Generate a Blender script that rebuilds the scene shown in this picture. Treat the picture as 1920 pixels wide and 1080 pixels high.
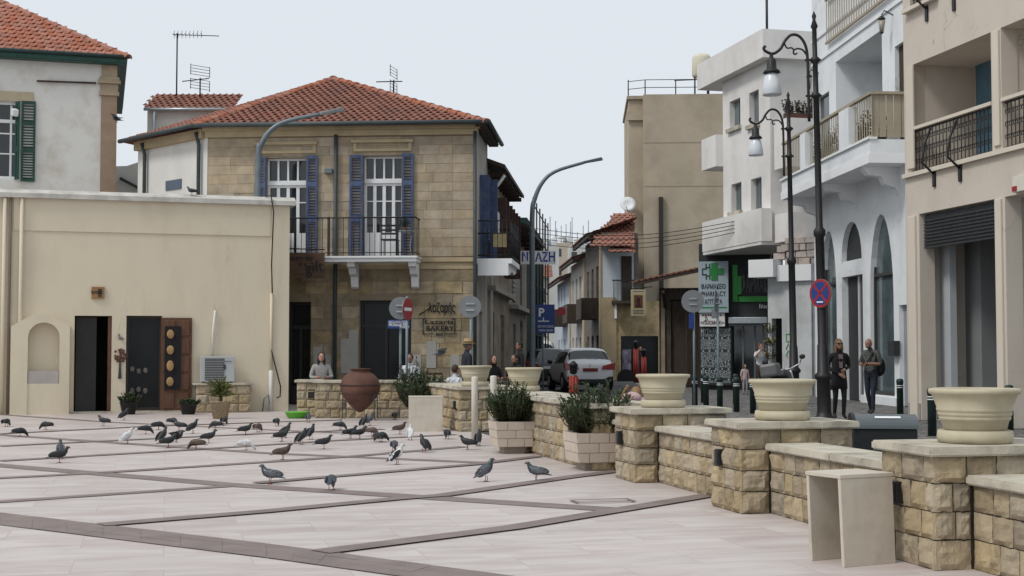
import bpy, bmesh, math, random
from mathutils import Vector, Matrix, noise
R = random.Random(7)
S = bpy.context.scene
for o in list(bpy.data.objects): bpy.data.objects.remove(o)
PI = math.pi
# ---------------- camera, sky, sun, exposure ----------------
FPX = 2600.0; CAMZ = 1.45; PITCH = math.atan(120/FPX)
cd = bpy.data.cameras.new('camera'); cam = bpy.data.objects.new('camera', cd); S.collection.objects.link(cam)
cd.sensor_width = 36; cd.lens = FPX/1920*36; cd.clip_end = 3000; cd.clip_start = .1
cam.location = (0, 0, CAMZ); cam.rotation_euler = (PI/2+PITCH, 0, 0); S.camera = cam
S.render.resolution_x = 1024; S.render.resolution_y = 576
W = bpy.data.worlds.new('World'); S.world = W; W.use_nodes = True
nt = W.node_tree; bg = nt.nodes['Background']
sky = nt.nodes.new('ShaderNodeTexSky'); sky.sky_type = 'NISHITA'; sky.sun_disc = False
SUN_EL, SUN_AZ = math.radians(50), math.radians(236)      # azimuth clockwise from +Y
sky.sun_elevation = SUN_EL; sky.sun_rotation = SUN_AZ; sky.dust_density = 4
mx = nt.nodes.new('ShaderNodeMix'); mx.data_type = 'RGBA'; mx.inputs[0].default_value = .97
nt.links.new(sky.outputs[0], mx.inputs[6]); mx.inputs[7].default_value = (6.6, 7.05, 7.5, 1)   # even cloud cover
nt.links.new(mx.outputs[2], bg.inputs[0]); bg.inputs[1].default_value = .1
sl = bpy.data.lights.new('sun', 'SUN'); sun = bpy.data.objects.new('sun', sl); S.collection.objects.link(sun)
sl.energy = 1.5; sl.angle = math.radians(14); sl.color = (1, .96, .9)
sd = Vector((math.sin(SUN_AZ)*math.cos(SUN_EL), math.cos(SUN_AZ)*math.cos(SUN_EL), math.sin(SUN_EL)))
sun.rotation_euler = sd.to_track_quat('Z', 'Y').to_euler()
S.view_settings.view_transform = 'Standard'; S.view_settings.look = 'None'; S.view_settings.exposure = 0.2; S.view_settings.gamma = 1
# ---------------- pixel helpers (directions only; depth from ground or planes) ----------------
def ray(px, py):
    c, s = math.cos(PITCH), math.sin(PITCH); a = px-960; b = 540-py
    return Vector((a, FPX*c-b*s, FPX*s+b*c))
def gp(px, py, z=0):
    d = ray(px, py); t = (z-CAMZ)/d.z; return Vector((d.x*t, d.y*t, z))
def atY(px, py, Y):
    d = ray(px, py); t = Y/d.y; return Vector((d.x*t, Y, CAMZ+d.z*t))
# ---------------- scene helpers ----------------
def link(o, parent=None):
    S.collection.objects.link(o)
    if parent: o.parent = parent
    return o
def tag(o, label=None, cat=None, group=None, kind=None):
    for k, v in (('label', label), ('category', cat), ('group', group), ('kind', kind)):
        if v: o[k] = v
    return o
def empty(name, loc, rz=0, label=None, cat=None, group=None):
    e = bpy.data.objects.new(name, None); e.empty_display_size = .2; link(e); e.location = loc; e.rotation_euler = (0, 0, rz)
    return tag(e, label, cat, group)
class MB:
    def __init__(s): s.v = []; s.f = []; s.m = []; s.sm = []; s.cur = 0; s.smooth = False
    def add(s, vs, fs, mi=None, smooth=None):
        b = len(s.v); s.v += [tuple(v) for v in vs]
        for f in fs:
            s.f.append([b+i for i in f]); s.m.append(s.cur if mi is None else mi); s.sm.append(s.smooth if smooth is None else smooth)
        return s
    def box(s, x0, x1, y0, y1, z0, z1, mi=None):
        v = [(x, y, z) for z in (z0, z1) for y in (y0, y1) for x in (x0, x1)]
        return s.add(v, [(0, 2, 3, 1), (4, 5, 7, 6), (0, 1, 5, 4), (2, 6, 7, 3), (0, 4, 6, 2), (1, 3, 7, 5)], mi, False)
    def hexa(s, pts, mi=None):   # 8 points: bottom 4 ccw, top 4 ccw
        return s.add(pts, [(3, 2, 1, 0), (4, 5, 6, 7), (0, 1, 5, 4), (1, 2, 6, 5), (2, 3, 7, 6), (3, 0, 4, 7)], mi, False)
    def quad(s, a, b, c, d, mi=None): return s.add([a, b, c, d], [(0, 1, 2, 3)], mi)
    def prism(s, poly, ax, h0, h1, mi=None):   # poly of 2D points extruded along axis ax (0,1,2)
        n = len(poly)
        def P(p, h):
            if ax == 2: return (p[0], p[1], h)
            if ax == 1: return (p[0], h, p[1])
            return (h, p[0], p[1])
        v = [P(p, h0) for p in poly]+[P(p, h1) for p in poly]
        f = [tuple(range(n-1, -1, -1)), tuple(range(n, 2*n))]+[(i, (i+1) % n, n+(i+1) % n, n+i) for i in range(n)]
        return s.add(v, f, mi, False)
    def tube(s, pts, r, n=8, mi=None, cap=True):
        pts = [Vector(p) for p in pts]; m = len(pts); rs = r if isinstance(r, (list, tuple)) else [r]*m
        v = []; up = None
        for i, p in enumerate(pts):
            t = (pts[min(i+1, m-1)]-pts[max(i-1, 0)]).normalized()
            if up is None:
                up = Vector((0, 0, 1)) if abs(t.z) < .9 else Vector((1, 0, 0))
            a = t.cross(up).normalized(); up = a.cross(t).normalized()
            for k in range(n):
                q = 2*PI*k/n; v.append(p+(a*math.cos(q)+up*math.sin(q))*rs[i])
        f = [(i*n+k, i*n+(k+1) % n, (i+1)*n+(k+1) % n, (i+1)*n+k) for i in range(m-1) for k in range(n)]
        if cap: f += [tuple(range(n-1, -1, -1)), tuple((m-1)*n+k for k in range(n))]
        return s.add(v, f, mi, True)
    def lathe(s, prof, n=24, c=(0, 0, 0), mi=None):
        v = []; f = []; m = len(prof)
        for r, z in prof:
            for k in range(n):
                q = 2*PI*k/n; v.append((c[0]+r*math.cos(q), c[1]+r*math.sin(q), c[2]+z))
        for i in range(m-1):
            for k in range(n): f.append((i*n+k, i*n+(k+1) % n, (i+1)*n+(k+1) % n, (i+1)*n+k))
        f += [tuple(range(n-1, -1, -1)), tuple((m-1)*n+k for k in range(n))]
        return s.add(v, f, mi, True)
    def ball(s, c, r, n=10, m=7, mi=None):
        rx, ry, rz = r if isinstance(r, (tuple, list)) else (r, r, r)
        v = [(c[0], c[1], c[2]-rz)]; f = []
        for i in range(1, m):
            a = PI*i/m
            for k in range(n):
                q = 2*PI*k/n; v.append((c[0]+rx*math.sin(a)*math.cos(q), c[1]+ry*math.sin(a)*math.sin(q), c[2]-rz*math.cos(a)))
        v.append((c[0], c[1], c[2]+rz)); e = len(v)-1
        for k in range(n):
            f.append((0, 1+(k+1) % n, 1+k)); f.append((e, e-n+k, e-n+(k+1) % n))
        for i in range(m-2):
            for k in range(n): f.append((1+i*n+k, 1+i*n+(k+1) % n, 1+(i+1)*n+(k+1) % n, 1+(i+1)*n+k))
        return s.add(v, f, mi, True)
    def mesh(s, name, mats):
        me = bpy.data.meshes.new(name); me.from_pydata(s.v, [], s.f)
        for m in (mats if isinstance(mats, (list, tuple)) else [mats]): me.materials.append(m)
        me.polygons.foreach_set('material_index', s.m); me.polygons.foreach_set('use_smooth', s.sm); me.update()
        return me
    def build(s, name, mats, parent=None, bevel=0, fixn=False):
        me = s.mesh(name, mats)
        if fixn:
            b = bmesh.new(); b.from_mesh(me); bmesh.ops.recalc_face_normals(b, faces=b.faces); b.to_mesh(me); b.free()
        o = bpy.data.objects.new(name, me); link(o, parent)
        if bevel:
            md = o.modifiers.new('b', 'BEVEL'); md.width = bevel; md.segments = 2; md.limit_method = 'ANGLE'
        return o
def inst(name, me, parent=None, loc=(0, 0, 0), rot=(0, 0, 0), sc=(1, 1, 1)):
    o = bpy.data.objects.new(name, me); link(o, parent); o.location = loc; o.rotation_euler = rot; o.scale = sc; return o
def bx(name, mat, parent, x0, x1, y0, y1, z0, z1, bevel=0): return MB().box(x0, x1, y0, y1, z0, z1).build(name, mat, parent, bevel)
def sm(pts, n=5):
    pts = [Vector(p) for p in pts]; out = []; P = [pts[0]*2-pts[1]]+pts+[pts[-1]*2-pts[-2]]
    for i in range(1, len(P)-2):
        for k in range(n):
            t = k/n; a, b, c, d = P[i-1], P[i], P[i+1], P[i+2]
            out.append(.5*((2*b)+(c-a)*t+(2*a-5*b+4*c-d)*t*t+(3*b-a-3*c+d)*t**3))
    return out+[pts[-1]]
class Fr:   # facade frame: local x to the right along the facade, y into the building, z up
    def __init__(s, x, y, th): s.o = Vector((x, y, 0)); s.th = th; s.u = Vector((math.cos(th), math.sin(th), 0)); s.n = Vector((-math.sin(th), math.cos(th), 0))
    def loc(s, px, py, off=0):
        d = ray(px, py); c = Vector((0, 0, CAMZ)); t = (off-(c-s.o).dot(s.n))/d.dot(s.n); p = c+d*t
        return (p-s.o).dot(s.u), p.z
    def g(s, px, py, z=0):
        p = gp(px, py, z)-s.o; return p.dot(s.u), p.dot(s.n)
    def X(s, px, off=0): return s.loc(px, 600, off)[0]
    def Z(s, px, py, off=0): return s.loc(px, py, off)[1]
    def root(s, name, label, cat, group=None): return empty(name, s.o, s.th, label, cat, group)
    def w(s, x, y, z=0): return s.o+s.u*x+s.n*y+Vector((0, 0, z))
def wall_open(mb, x0, x1, z0, z1, t, ops, y0=0):   # wall with rectangular openings (x0,x1,z0,z1)
    xs = sorted({x0, x1, *[min(max(v, x0), x1) for o in ops for v in o[:2]]}); zs = sorted({z0, z1, *[min(max(v, z0), z1) for o in ops for v in o[2:4]]})
    nx, nz = len(xs)-1, len(zs)-1
    def solid(i, k):
        if i < 0 or k < 0 or i >= nx or k >= nz: return False
        cx, cz = (xs[i]+xs[i+1])/2, (zs[k]+zs[k+1])/2
        return not any(o[0] < cx < o[1] and o[2] < cz < o[3] for o in ops)
    for i in range(nx):
        for k in range(nz):
            if not solid(i, k): continue
            a, b, c, d = xs[i], xs[i+1], zs[k], zs[k+1]; y1 = y0+t
            mb.quad((a, y0, c), (b, y0, c), (b, y0, d), (a, y0, d)); mb.quad((b, y1, c), (a, y1, c), (a, y1, d), (b, y1, d))
            if not solid(i-1, k): mb.quad((a, y1, c), (a, y0, c), (a, y0, d), (a, y1, d))
            if not solid(i+1, k): mb.quad((b, y0, c), (b, y1, c), (b, y1, d), (b, y0, d))
            if not solid(i, k-1): mb.quad((a, y1, c), (b, y1, c), (b, y0, c), (a, y0, c))
            if not solid(i, k+1): mb.quad((a, y0, d), (b, y0, d), (b, y1, d), (a, y1, d))
    return mb
# ---------------- materials ----------------
MATS = {}
def M(name, col, rough=.8, var=.12, scale=2.0, bump=0, bscale=30, metal=0, stain=None, stain_amt=.5, stain_scale=.8, rnd=0, spec=.4, stretch=None, alpha=None, emit=None, crack=0):
    if name in MATS: return MATS[name]
    m = bpy.data.materials.new(name); m.use_nodes = True; t = m.node_tree; N = t.nodes; L = t.links; b = N['Principled BSDF']
    b.inputs['Roughness'].default_value = rough; b.inputs['Metallic'].default_value = metal; b.inputs['Specular IOR Level'].default_value = spec
    tc = N.new('ShaderNodeTexCoord'); src = tc.outputs['Object']
    if stretch:
        mp = N.new('ShaderNodeMapping'); L.new(src, mp.inputs[0]); mp.inputs['Scale'].default_value = stretch; src = mp.outputs[0]
    def nz(sc, det=6):
        n = N.new('ShaderNodeTexNoise'); n.inputs['Scale'].default_value = sc; n.inputs['Detail'].default_value = det; n.inputs['Roughness'].default_value = .62; L.new(src, n.inputs['Vector']); return n.outputs['Fac']
    def mix(f, a, bcol):
        x = N.new('ShaderNodeMix'); x.data_type = 'RGBA'; L.new(f, x.inputs[0])
        for i, q in ((6, a), (7, bcol)):
            if isinstance(q, tuple): x.inputs[i].default_value = (*q[:3], 1)
            else: L.new(q, x.inputs[i])
        return x.outputs[2]
    def rng(f, a, c):
        r = N.new('ShaderNodeMapRange'); L.new(f, r.inputs[0]); r.inputs[1].default_value = a; r.inputs[2].default_value = c; return r.outputs[0]
    cl = lambda k: tuple(min(1, c*k) for c in col)
    c = mix(rng(nz(scale), .3, .7), cl(1-var), cl(1+var))
    if stain:
        sf = rng(nz(stain_scale, 8), .47, .68); mu = N.new('ShaderNodeMath'); mu.operation = 'MULTIPLY'; L.new(sf, mu.inputs[0]); mu.inputs[1].default_value = stain_amt
        c = mix(mu.outputs[0], c, stain)
    if crack:
        vo = N.new('ShaderNodeTexVoronoi'); vo.feature = 'DISTANCE_TO_EDGE'; vo.inputs['Scale'].default_value = .55; nn = N.new('ShaderNodeTexNoise'); nn.inputs['Scale'].default_value = 1.6; nn.inputs['Detail'].default_value = 8; L.new(src, nn.inputs['Vector']); va = N.new('ShaderNodeVectorMath'); va.operation = 'MULTIPLY_ADD'; L.new(nn.outputs['Color'], va.inputs[0]); va.inputs[1].default_value = (1.6, 1.6, 1.6); L.new(src, va.inputs[2]); L.new(va.outputs[0], vo.inputs['Vector'])
        f1 = rng(vo.outputs['Distance'], .012, .0); f2 = rng(nz(.7, 3), .5, .62); q = N.new('ShaderNodeMath'); q.operation = 'MULTIPLY'; L.new(f1, q.inputs[0]); L.new(f2, q.inputs[1]); q2 = N.new('ShaderNodeMath'); q2.operation = 'MULTIPLY'; L.new(q.outputs[0], q2.inputs[0]); q2.inputs[1].default_value = crack; c = mix(q2.outputs[0], c, tuple(v*.35 for v in col))
    if rnd:
        oi = N.new('ShaderNodeObjectInfo'); hs = N.new('ShaderNodeHueSaturation'); L.new(c, hs.inputs['Color'])
        r = N.new('ShaderNodeMapRange'); L.new(oi.outputs['Random'], r.inputs[0]); r.inputs[3].default_value = 1-rnd; r.inputs[4].default_value = 1+rnd; L.new(r.outputs[0], hs.inputs['Value'])
        r2 = N.new('ShaderNodeMapRange'); mm = N.new('ShaderNodeMath'); mm.operation = 'FRACT'; m7 = N.new('ShaderNodeMath'); m7.operation = 'MULTIPLY'; L.new(oi.outputs['Random'], m7.inputs[0]); m7.inputs[1].default_value = 7.3; L.new(m7.outputs[0], mm.inputs[0])
        L.new(mm.outputs[0], r2.inputs[0]); r2.inputs[3].default_value = 1-rnd; r2.inputs[4].default_value = 1+rnd*.6; L.new(r2.outputs[0], hs.inputs['Saturation']); c = hs.outputs[0]
    L.new(c, b.inputs['Base Color'])
    if bump:
        bp = N.new('ShaderNodeBump'); bp.inputs['Strength'].default_value = bump; bp.inputs['Distance'].default_value = .02; L.new(nz(bscale, 8), bp.inputs['Height']); L.new(bp.outputs[0], b.inputs['Normal'])
    if emit: b.inputs['Emission Color'].default_value = (*emit[:3], 1); b.inputs['Emission Strength'].default_value = emit[3]
    if alpha: b.inputs['Alpha'].default_value = alpha
    MATS[name] = m; return m
cream_pl = M('cream_plaster', (.66, .585, .45), .9, .05, .9, .2, 60, stain=(.42, .36, .27), stain_amt=.4, stain_scale=.9, stretch=(1, 1, .4), crack=.2)
white_pl = M('white_plaster', (.66, .65, .62), .9, .06, .7, .15, 50, crack=.7, stain=(.42, .4, .37), stain_amt=.4, stain_scale=.6)
peel_pl = M('peeling_plaster', (.68, .67, .64), .9, .06, .7, .2, 40, stain=(.42, .33, .25), stain_amt=.5, stain_scale=1.4)
ashlar = M('sandstone_block', (.36, .29, .205), .9, .22, 3, .35, 25, stain=(.5, .44, .35), stain_amt=.3, stain_scale=1.6, rnd=.16)
oldstone = M('weathered_stone_block', (.33, .262, .165), .92, .28, 3, .6, 14, stain=(.16, .125, .08), stain_amt=.6, stain_scale=2.2, rnd=.22)
mortar = M('mortar', (.25, .2, .145), .95, .15, 4, .3, 30)
wallstone = M('yellow_wall_stone', (.37, .298, .195), .92, .32, 7, .9, 26, stain=(.075, .062, .045), stain_amt=.95, stain_scale=3.4, rnd=.24, stretch=(1, 1, .6))
dmortar = M('dark_joint', (.05, .042, .03), .95, .2, 6, .3, 30)
capstone = M('cap_stone', (.50, .46, .375), .85, .16, 3, .4, 30, stain=(.14, .125, .10), stain_amt=.8, stain_scale=2.4)
tile_r = M('roof_tile_red', (.34, .125, .075), .8, .3, 4, .2, 40, stain=(.16, .08, .06), stain_amt=.5, stain_scale=1.5, rnd=.15)
tile_j = M('roof_tiles_mass', (.265, .115, .08), .8, .4, 6, .2, 40, stain=(.15, .085, .07), stain_amt=.6, stain_scale=1.1)
green_p = M('dark_green_paint', (.012, .055, .04), .5, .3, 5)
blue_p = M('blue_shutter_paint', (.05, .08, .17), .6, .3, 6, stain=(.12, .14, .19), stain_amt=.4, stain_scale=4)
whitepaint = M('white_paint', (.72, .73, .74), .5, .05, 3)
bluish_white = M('bluish_white_wall', (.76, .785, .80), .85, .04, .6, .1, 50, stain=(.5, .53, .56), stain_amt=.4, crack=.5)
trimw = M('white_trim', (.78, .79, .80), .7, .05, 1)
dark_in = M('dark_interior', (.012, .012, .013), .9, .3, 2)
glass = M('window_glass', (.02, .024, .027), .06, .3, 1, spec=.7)
dglass = M('dark_door_glass', (.012, .013, .014), .12, .3, 1, spec=.22)
glass2 = M('pale_window_glass', (.10, .13, .14), .05, .5, .8, spec=.8)
curtain = M('curtain', (.25, .25, .25), .9, .3, 6, stretch=(8, 8, .3))
iron = M('black_iron', (.014, .014, .016), .5, .3, 8)
graymetal = M('gray_metal', (.15, .18, .20), .45, .15, 5, metal=.3)
galv = M('galvanised_metal', (.42, .46, .48), .4, .12, 5, metal=.5)
gutter = M('dark_gutter', (.045, .058, .062), .5, .2, 5)
beige_pl = M('beige_plaster', (.58, .52, .45), .9, .05, .5, .15, 50, stain=(.36, .3, .24), stain_amt=.4, stain_scale=.5, crack=.6)
beige_trim = M('beige_trim', (.62, .56, .47), .8, .05, 1)
tan_pl = M('tan_concrete', (.43, .365, .275), .92, .12, .4, .2, 20, stain=(.25, .205, .15), stain_amt=.6, stain_scale=.35)
creamgray = M('pale_gray_plaster', (.73, .71, .685), .9, .06, .6, .15, 40, stain=(.4, .37, .34), stain_amt=.4, stain_scale=.5)
wood_d = M('dark_wood', (.05, .036, .026), .8, .35, 3, .3, 30, stretch=(6, 6, .8))
wood_door = M('brown_wood_door', (.11, .05, .026), .6, .3, 4, .2, 30, stretch=(6, 6, .8))
wood_sign = M('sign_wood', (.085, .045, .028), .6, .35, 2, .2, 20, stretch=(1, 1, 14))
pot_m = M('pot_plastic', (.48, .43, .31), .62, .08, 2, .08, 60, stain=(.27, .22, .14), stain_amt=.5, stain_scale=2.2, stretch=(1, 1, .5))
soil = M('soil', (.03, .022, .016), 1, .4, 20)
terracotta = M('terracotta_jar', (.115, .052, .036), .75, .35, 3, .3, 20, stain=(.06, .035, .03), stain_amt=.6, stain_scale=2)
bench_m = M('bench_board', (.54, .49, .41), .7, .07, 3, .1, 60, stain=(.33, .28, .21), stain_amt=.5, stain_scale=2.5)
leaf_m = M('leaf_green', (.035, .06, .024), .6, .5, 9)
leaf_y = M('leaf_yellowgreen', (.10, .115, .035), .6, .4, 9)
pl_tile = M('planter_tile', (.55, .47, .395), .6, .06, 3, .1, 50, stain=(.4, .32, .22), stain_amt=.3, rnd=.06)
grout = M('grout', (.34, .29, .24), .9, .1, 5)
bollard_g = M('bollard_green', (.012, .03, .026), .5, .3, 5)
asphalt = M('asphalt', (.085, .088, .092), .9, .2, 3, .4, 120, stain=(.05, .05, .052), stain_amt=.5, stain_scale=.3)
signgray = M('sign_back_gray', (.22, .23, .24), .5, .1, 4, metal=.3)
signblue = M('sign_blue', (.015, .045, .2), .4, .1, 3)
signred = M('sign_red', (.32, .02, .025), .4, .1, 3)
signwhite = M('sign_white', (.75, .75, .75), .4, .04, 3)
ink = M('black_ink', (.012, .012, .014), .6, .1, 3)
greenlit = M('pharmacy_green', (.02, .21, .035), .4, .05, 3, emit=(.03, .5, .05, .03))
charcoal = M('charcoal_panel', (.03, .033, .036), .6, .2, 3)
rubber = M('tyre_rubber', (.012, .012, .012), .8, .2, 9)
skin = M('skin', (.42, .24, .17), .55, .08, 8)
skin2 = M('tanned_skin', (.30, .16, .11), .5, .08, 8)
# ================= SETTING: ground =================
def plaza_mat():
    m = bpy.data.materials.new('plaza_marble'); m.use_nodes = True; t = m.node_tree; N = t.nodes; L = t.links; b = N['Principled BSDF']
    tc = N.new('ShaderNodeTexCoord'); mp = N.new('ShaderNodeMapping'); L.new(tc.outputs['Object'], mp.inputs[0]); mp.inputs['Rotation'].default_value = (0, 0, math.radians(-14))
    def noise(vec, sc, det=5, dist=0):
        n = N.new('ShaderNodeTexNoise'); n.inputs['Scale'].default_value = sc; n.inputs['Detail'].default_value = det; n.inputs['Distortion'].default_value = dist; L.new(vec, n.inputs['Vector']); return n.outputs['Fac']
    def mix(f, a, c):
        x = N.new('ShaderNodeMix'); x.data_type = 'RGBA'; L.new(f, x.inputs[0])
        for i, q in ((6, a), (7, c)):
            if isinstance(q, tuple): x.inputs[i].default_value = (*q, 1)
            else: L.new(q, x.inputs[i])
        return x.outputs[2]
    def rng(f, a, c, lo=0, hi=1):
        r = N.new('ShaderNodeMapRange'); L.new(f, r.inputs[0]); r.inputs[1].default_value = a; r.inputs[2].default_value = c; r.inputs[3].default_value = lo; r.inputs[4].default_value = hi; return r.outputs[0]
    br = N.new('ShaderNodeTexBrick'); L.new(mp.outputs[0], br.inputs['Vector']); br.inputs['Scale'].default_value = 1; br.inputs['Brick Width'].default_value = 1.2; br.inputs['Row Height'].default_value = .6
    br.inputs['Mortar Size'].default_value = .004; br.inputs['Color1'].default_value = (.2, .2, .2, 1); br.inputs['Color2'].default_value = (.8, .8, .8, 1); br.inputs['Mortar'].default_value = (.5, .5, .5, 1)
    off = N.new('ShaderNodeVectorMath'); off.operation = 'MULTIPLY_ADD'; L.new(br.outputs['Color'], off.inputs[0]); off.inputs[1].default_value = (9, 7, 5); L.new(mp.outputs[0], off.inputs[2])
    st = N.new('ShaderNodeMapping'); L.new(off.outputs[0], st.inputs[0]); st.inputs['Scale'].default_value = (1.1, 4.2, 1); st.inputs['Rotation'].default_value = (0, 0, math.radians(12))
    v = noise(st.outputs[0], .9, 6, .9); big = noise(mp.outputs[0], .35, 4)
    c = mix(rng(v, .36, .66), (.455, .385, .365), (.555, .51, .49))
    c = mix(rng(big, .45, .8), c, mix(rng(v, .4, .6), (.50, .43, .41), (.565, .52, .50)))
    hs = N.new('ShaderNodeHueSaturation'); L.new(c, hs.inputs['Color']); sep = N.new('ShaderNodeSeparateColor'); L.new(br.outputs['Color'], sep.inputs[0]); L.new(rng(sep.outputs[0], .2, .8, .96, 1.03), hs.inputs['Value'])
    c = mix(br.outputs['Fac'], hs.outputs[0], (.40, .35, .33))
    d = noise(mp.outputs[0], 38, 3); c2 = mix(rng(d, .70, .76, 0, .5), c, (.16, .13, .12)); wd = noise(mp.outputs[0], 21, 2); c2 = mix(rng(wd, .735, .76, 0, .8), c2, (.66, .65, .63)); gr_ = noise(mp.outputs[0], 1.7, 7); c2 = mix(rng(gr_, .56, .78, 0, .35), c2, (.30, .25, .235)); L.new(c2, b.inputs['Base Color'])
    L.new(rng(big, .3, .7, .42, .62), b.inputs['Roughness']); b.inputs['Specular IOR Level'].default_value = .35
    bp = N.new('ShaderNodeBump'); bp.inputs['Strength'].default_value = .12; bp.inputs['Distance'].default_value = .01; L.new(noise(mp.outputs[0], 25), bp.inputs['Height']); L.new(bp.outputs[0], b.inputs['Normal'])
    return m
def cobble_mat():
    m = bpy.data.materials.new('cobble_paving'); m.use_nodes = True; t = m.node_tree; N = t.nodes; L = t.links; b = N['Principled BSDF']
    tc = N.new('ShaderNodeTexCoord'); vo = N.new('ShaderNodeTexVoronoi'); vo.inputs['Scale'].default_value = 5; L.new(tc.outputs['Object'], vo.inputs['Vector'])
    ve = N.new('ShaderNodeTexVoronoi'); ve.feature = 'DISTANCE_TO_EDGE'; ve.inputs['Scale'].default_value = 5; L.new(tc.outputs['Object'], ve.inputs['Vector'])
    sp = N.new('ShaderNodeSeparateColor'); L.new(vo.outputs['Color'], sp.inputs[0])
    r = N.new('ShaderNodeValToRGB'); r.color_ramp.elements[0].color = (.10, .098, .095, 1); r.color_ramp.elements[1].color = (.21, .20, .19, 1); L.new(sp.outputs[0], r.inputs[0])
    e = N.new('ShaderNodeMapRange'); L.new(ve.outputs['Distance'], e.inputs[0]); e.inputs[1].default_value = .01; e.inputs[2].default_value = .06
    x = N.new('ShaderNodeMix'); x.data_type = 'RGBA'; L.new(e.outputs[0], x.inputs[0]); x.inputs[6].default_value = (.05, .047, .044, 1); L.new(r.outputs[0], x.inputs[7]); L.new(x.outputs[2], b.inputs['Base Color'])
    bp = N.new('ShaderNodeBump'); bp.inputs['Distance'].default_value = .03; bp.inputs['Strength'].default_value = .8; L.new(e.outputs[0], bp.inputs['Height']); L.new(bp.outputs[0], b.inputs['Normal']); b.inputs['Roughness'].default_value = .75
    return m
plaza_m = plaza_mat(); cobble_m = cobble_mat()
band_m = M('dark_paving_band', (.2, .16, .148), .6, .2, 2.5, .1, 30, stain=(.26, .21, .195), stain_amt=.5, stain_scale=2, spec=.3)
g = MB(); g.quad((-600, -100, -.012), (600, -100, -.012), (600, 1500, -.012), (-600, 1500, -.012)); tag(g.build('ground', asphalt), kind='structure')
WTH = -math.radians(76.8)
WF = Fr(*gp(1753, 1071)[:2], WTH)        # frame of the stone parapet: x towards the camera, y away from the plaza
pz = [(-60, -12), WF.w(14, .3)[:2], WF.w(-22, .3)[:2], (-1.0, 31), (-4.2, 31.2), (-4.4, 60), (-60, 60)]
g = MB(); g.add([(p[0], p[1], 0) for p in pz], [tuple(range(len(pz)))]); plaza = tag(g.build('plaza_paving', plaza_m), kind='structure')
cb = [(3.2, 31), (5.6, 31), (4.6, 10), (5.5, -10), (40, -10), (40, 50), (9.5, 50), (6.0, 60), (5.0, 60), (5.4, 46)]
g = MB(); g.add([(p[0], p[1], -.004) for p in [(4.2, -10), (40, -10), (40, 60), (5.5, 60), (5.6, 46), (4.3, 38), (3.4, 30), (3.6, 20)]], [tuple(range(8))]); tag(g.build('cobbled_pavement', cobble_m), kind='structure')
def kerbline(pts, name, w=.15, h=.1):
    k = MB()
    for a, b in zip(pts[:-1], pts[1:]):
        a = Vector((*a, 0)); b = Vector((*b, 0)); t = (b-a).normalized(); n = Vector((-t.y, t.x, 0))*w
        k.hexa([a-Vector((0, 0, .01)), b-Vector((0, 0, .01)), b+n-Vector((0, 0, .01)), a+n-Vector((0, 0, .01)), a+Vector((0, 0, h)), b+Vector((0, 0, h)), b+n+Vector((0, 0, h)), a+n+Vector((0, 0, h))])
    return tag(k.build(name, capstone, None, .012), kind='structure')
kerbline([(5.58, 46), (5.48, 60)], 'kerb')
def band(pxs, w, name='paving_band', z=.004):
    ps = [gp(*p) for p in pxs]; k = MB(); L = []; Rr = []
    for i, p in enumerate(ps):
        t = (ps[min(i+1, len(ps)-1)]-ps[max(i-1, 0)]).normalized(); n = Vector((-t.y, t.x, 0))*w/2; L.append(p+n); Rr.append(p-n)
    for i in range(len(ps)-1): k.quad(*[(q.x, q.y, z) for q in (Rr[i], Rr[i+1], L[i+1], L[i])])
    return k.build(name, band_m, plaza)
for i, (pts, w) in enumerate([([(-200, 801), (0, 815.6), (500, 850), (921, 868.5)], .26), ([(-200, 855), (0, 873), (441, 910), (813, 934), (1165, 957)], .33), ([(-60, 773), (22, 779), (208, 792), (500, 806), (640, 812)], .2),
        ([(-60, 945), (0, 941.5), (434, 911.6)], .2), ([(-60, 900), (0, 897), (170, 888)], .2), ([(189, 887), (650, 857), (870, 838)], .22), ([(0, 865), (356, 844), (620, 827), (853, 815)], .22), ([(0, 837), (233, 825.6), (500, 813), (720, 805)], .22),
        ([(0, 814), (252, 801), (500, 792), (640, 788)], .2), ([(480, 906.7), (887, 871.7), (1012, 856)], .2), ([(189, 985.6), (500, 960), (740, 936.7), (830, 930), (1060, 896.7), (1158, 884)], .22), ([(600, 1037), (960, 991), (1329, 930)], .23)]):
    band(pts, w, z=.004+.0008*i)
a3t = [gp(-250, 935), gp(0, 962), gp(500, 1020), gp(960, 1081), gp(1500, 1165)]; a3b = [gp(-250, 955), gp(0, 985), gp(500, 1047), gp(860, 1097), gp(1400, 1190)]
for i in range(4):     # the wide band: three courses of dark slabs
    for r in range(3):
        nn = 7
        for q in range(nn):
            k = MB(); f = lambda a, b, s: a.lerp(b, s)
            A, B, C, D = [f(f(p0, p1, s), f(q0, q1, s), v) for (p0, p1, q0, q1) in [(a3b[i], a3b[i+1], a3t[i], a3t[i+1])] for (s, v) in ((q/nn, r/3), ((q+1)/nn-.001, r/3), ((q+1)/nn-.001, (r+1)/3-.004), (q/nn, (r+1)/3-.004))]
            zz = .006+R.random()*.002
            k.quad(*[(p.x, p.y, zz) for p in (A, B, C, D)]); k.build('band_slab', band_m, plaza)
# access cover and litter
k = MB(); p = gp(1130, 941); wall_open(k, -.3, .3, -.13, .13, .004, [(-.27, .27, -.1, .1)]); k.v = [(x, z, .012+y) for x, y, z in k.v]; c = k.build('access_cover', band_m); c.location = p; c.rotation_euler = (0, 0, .25); tag(c, 'thin dark rimmed access cover let into the pale paving', 'cover')
k.__init__()
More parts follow.
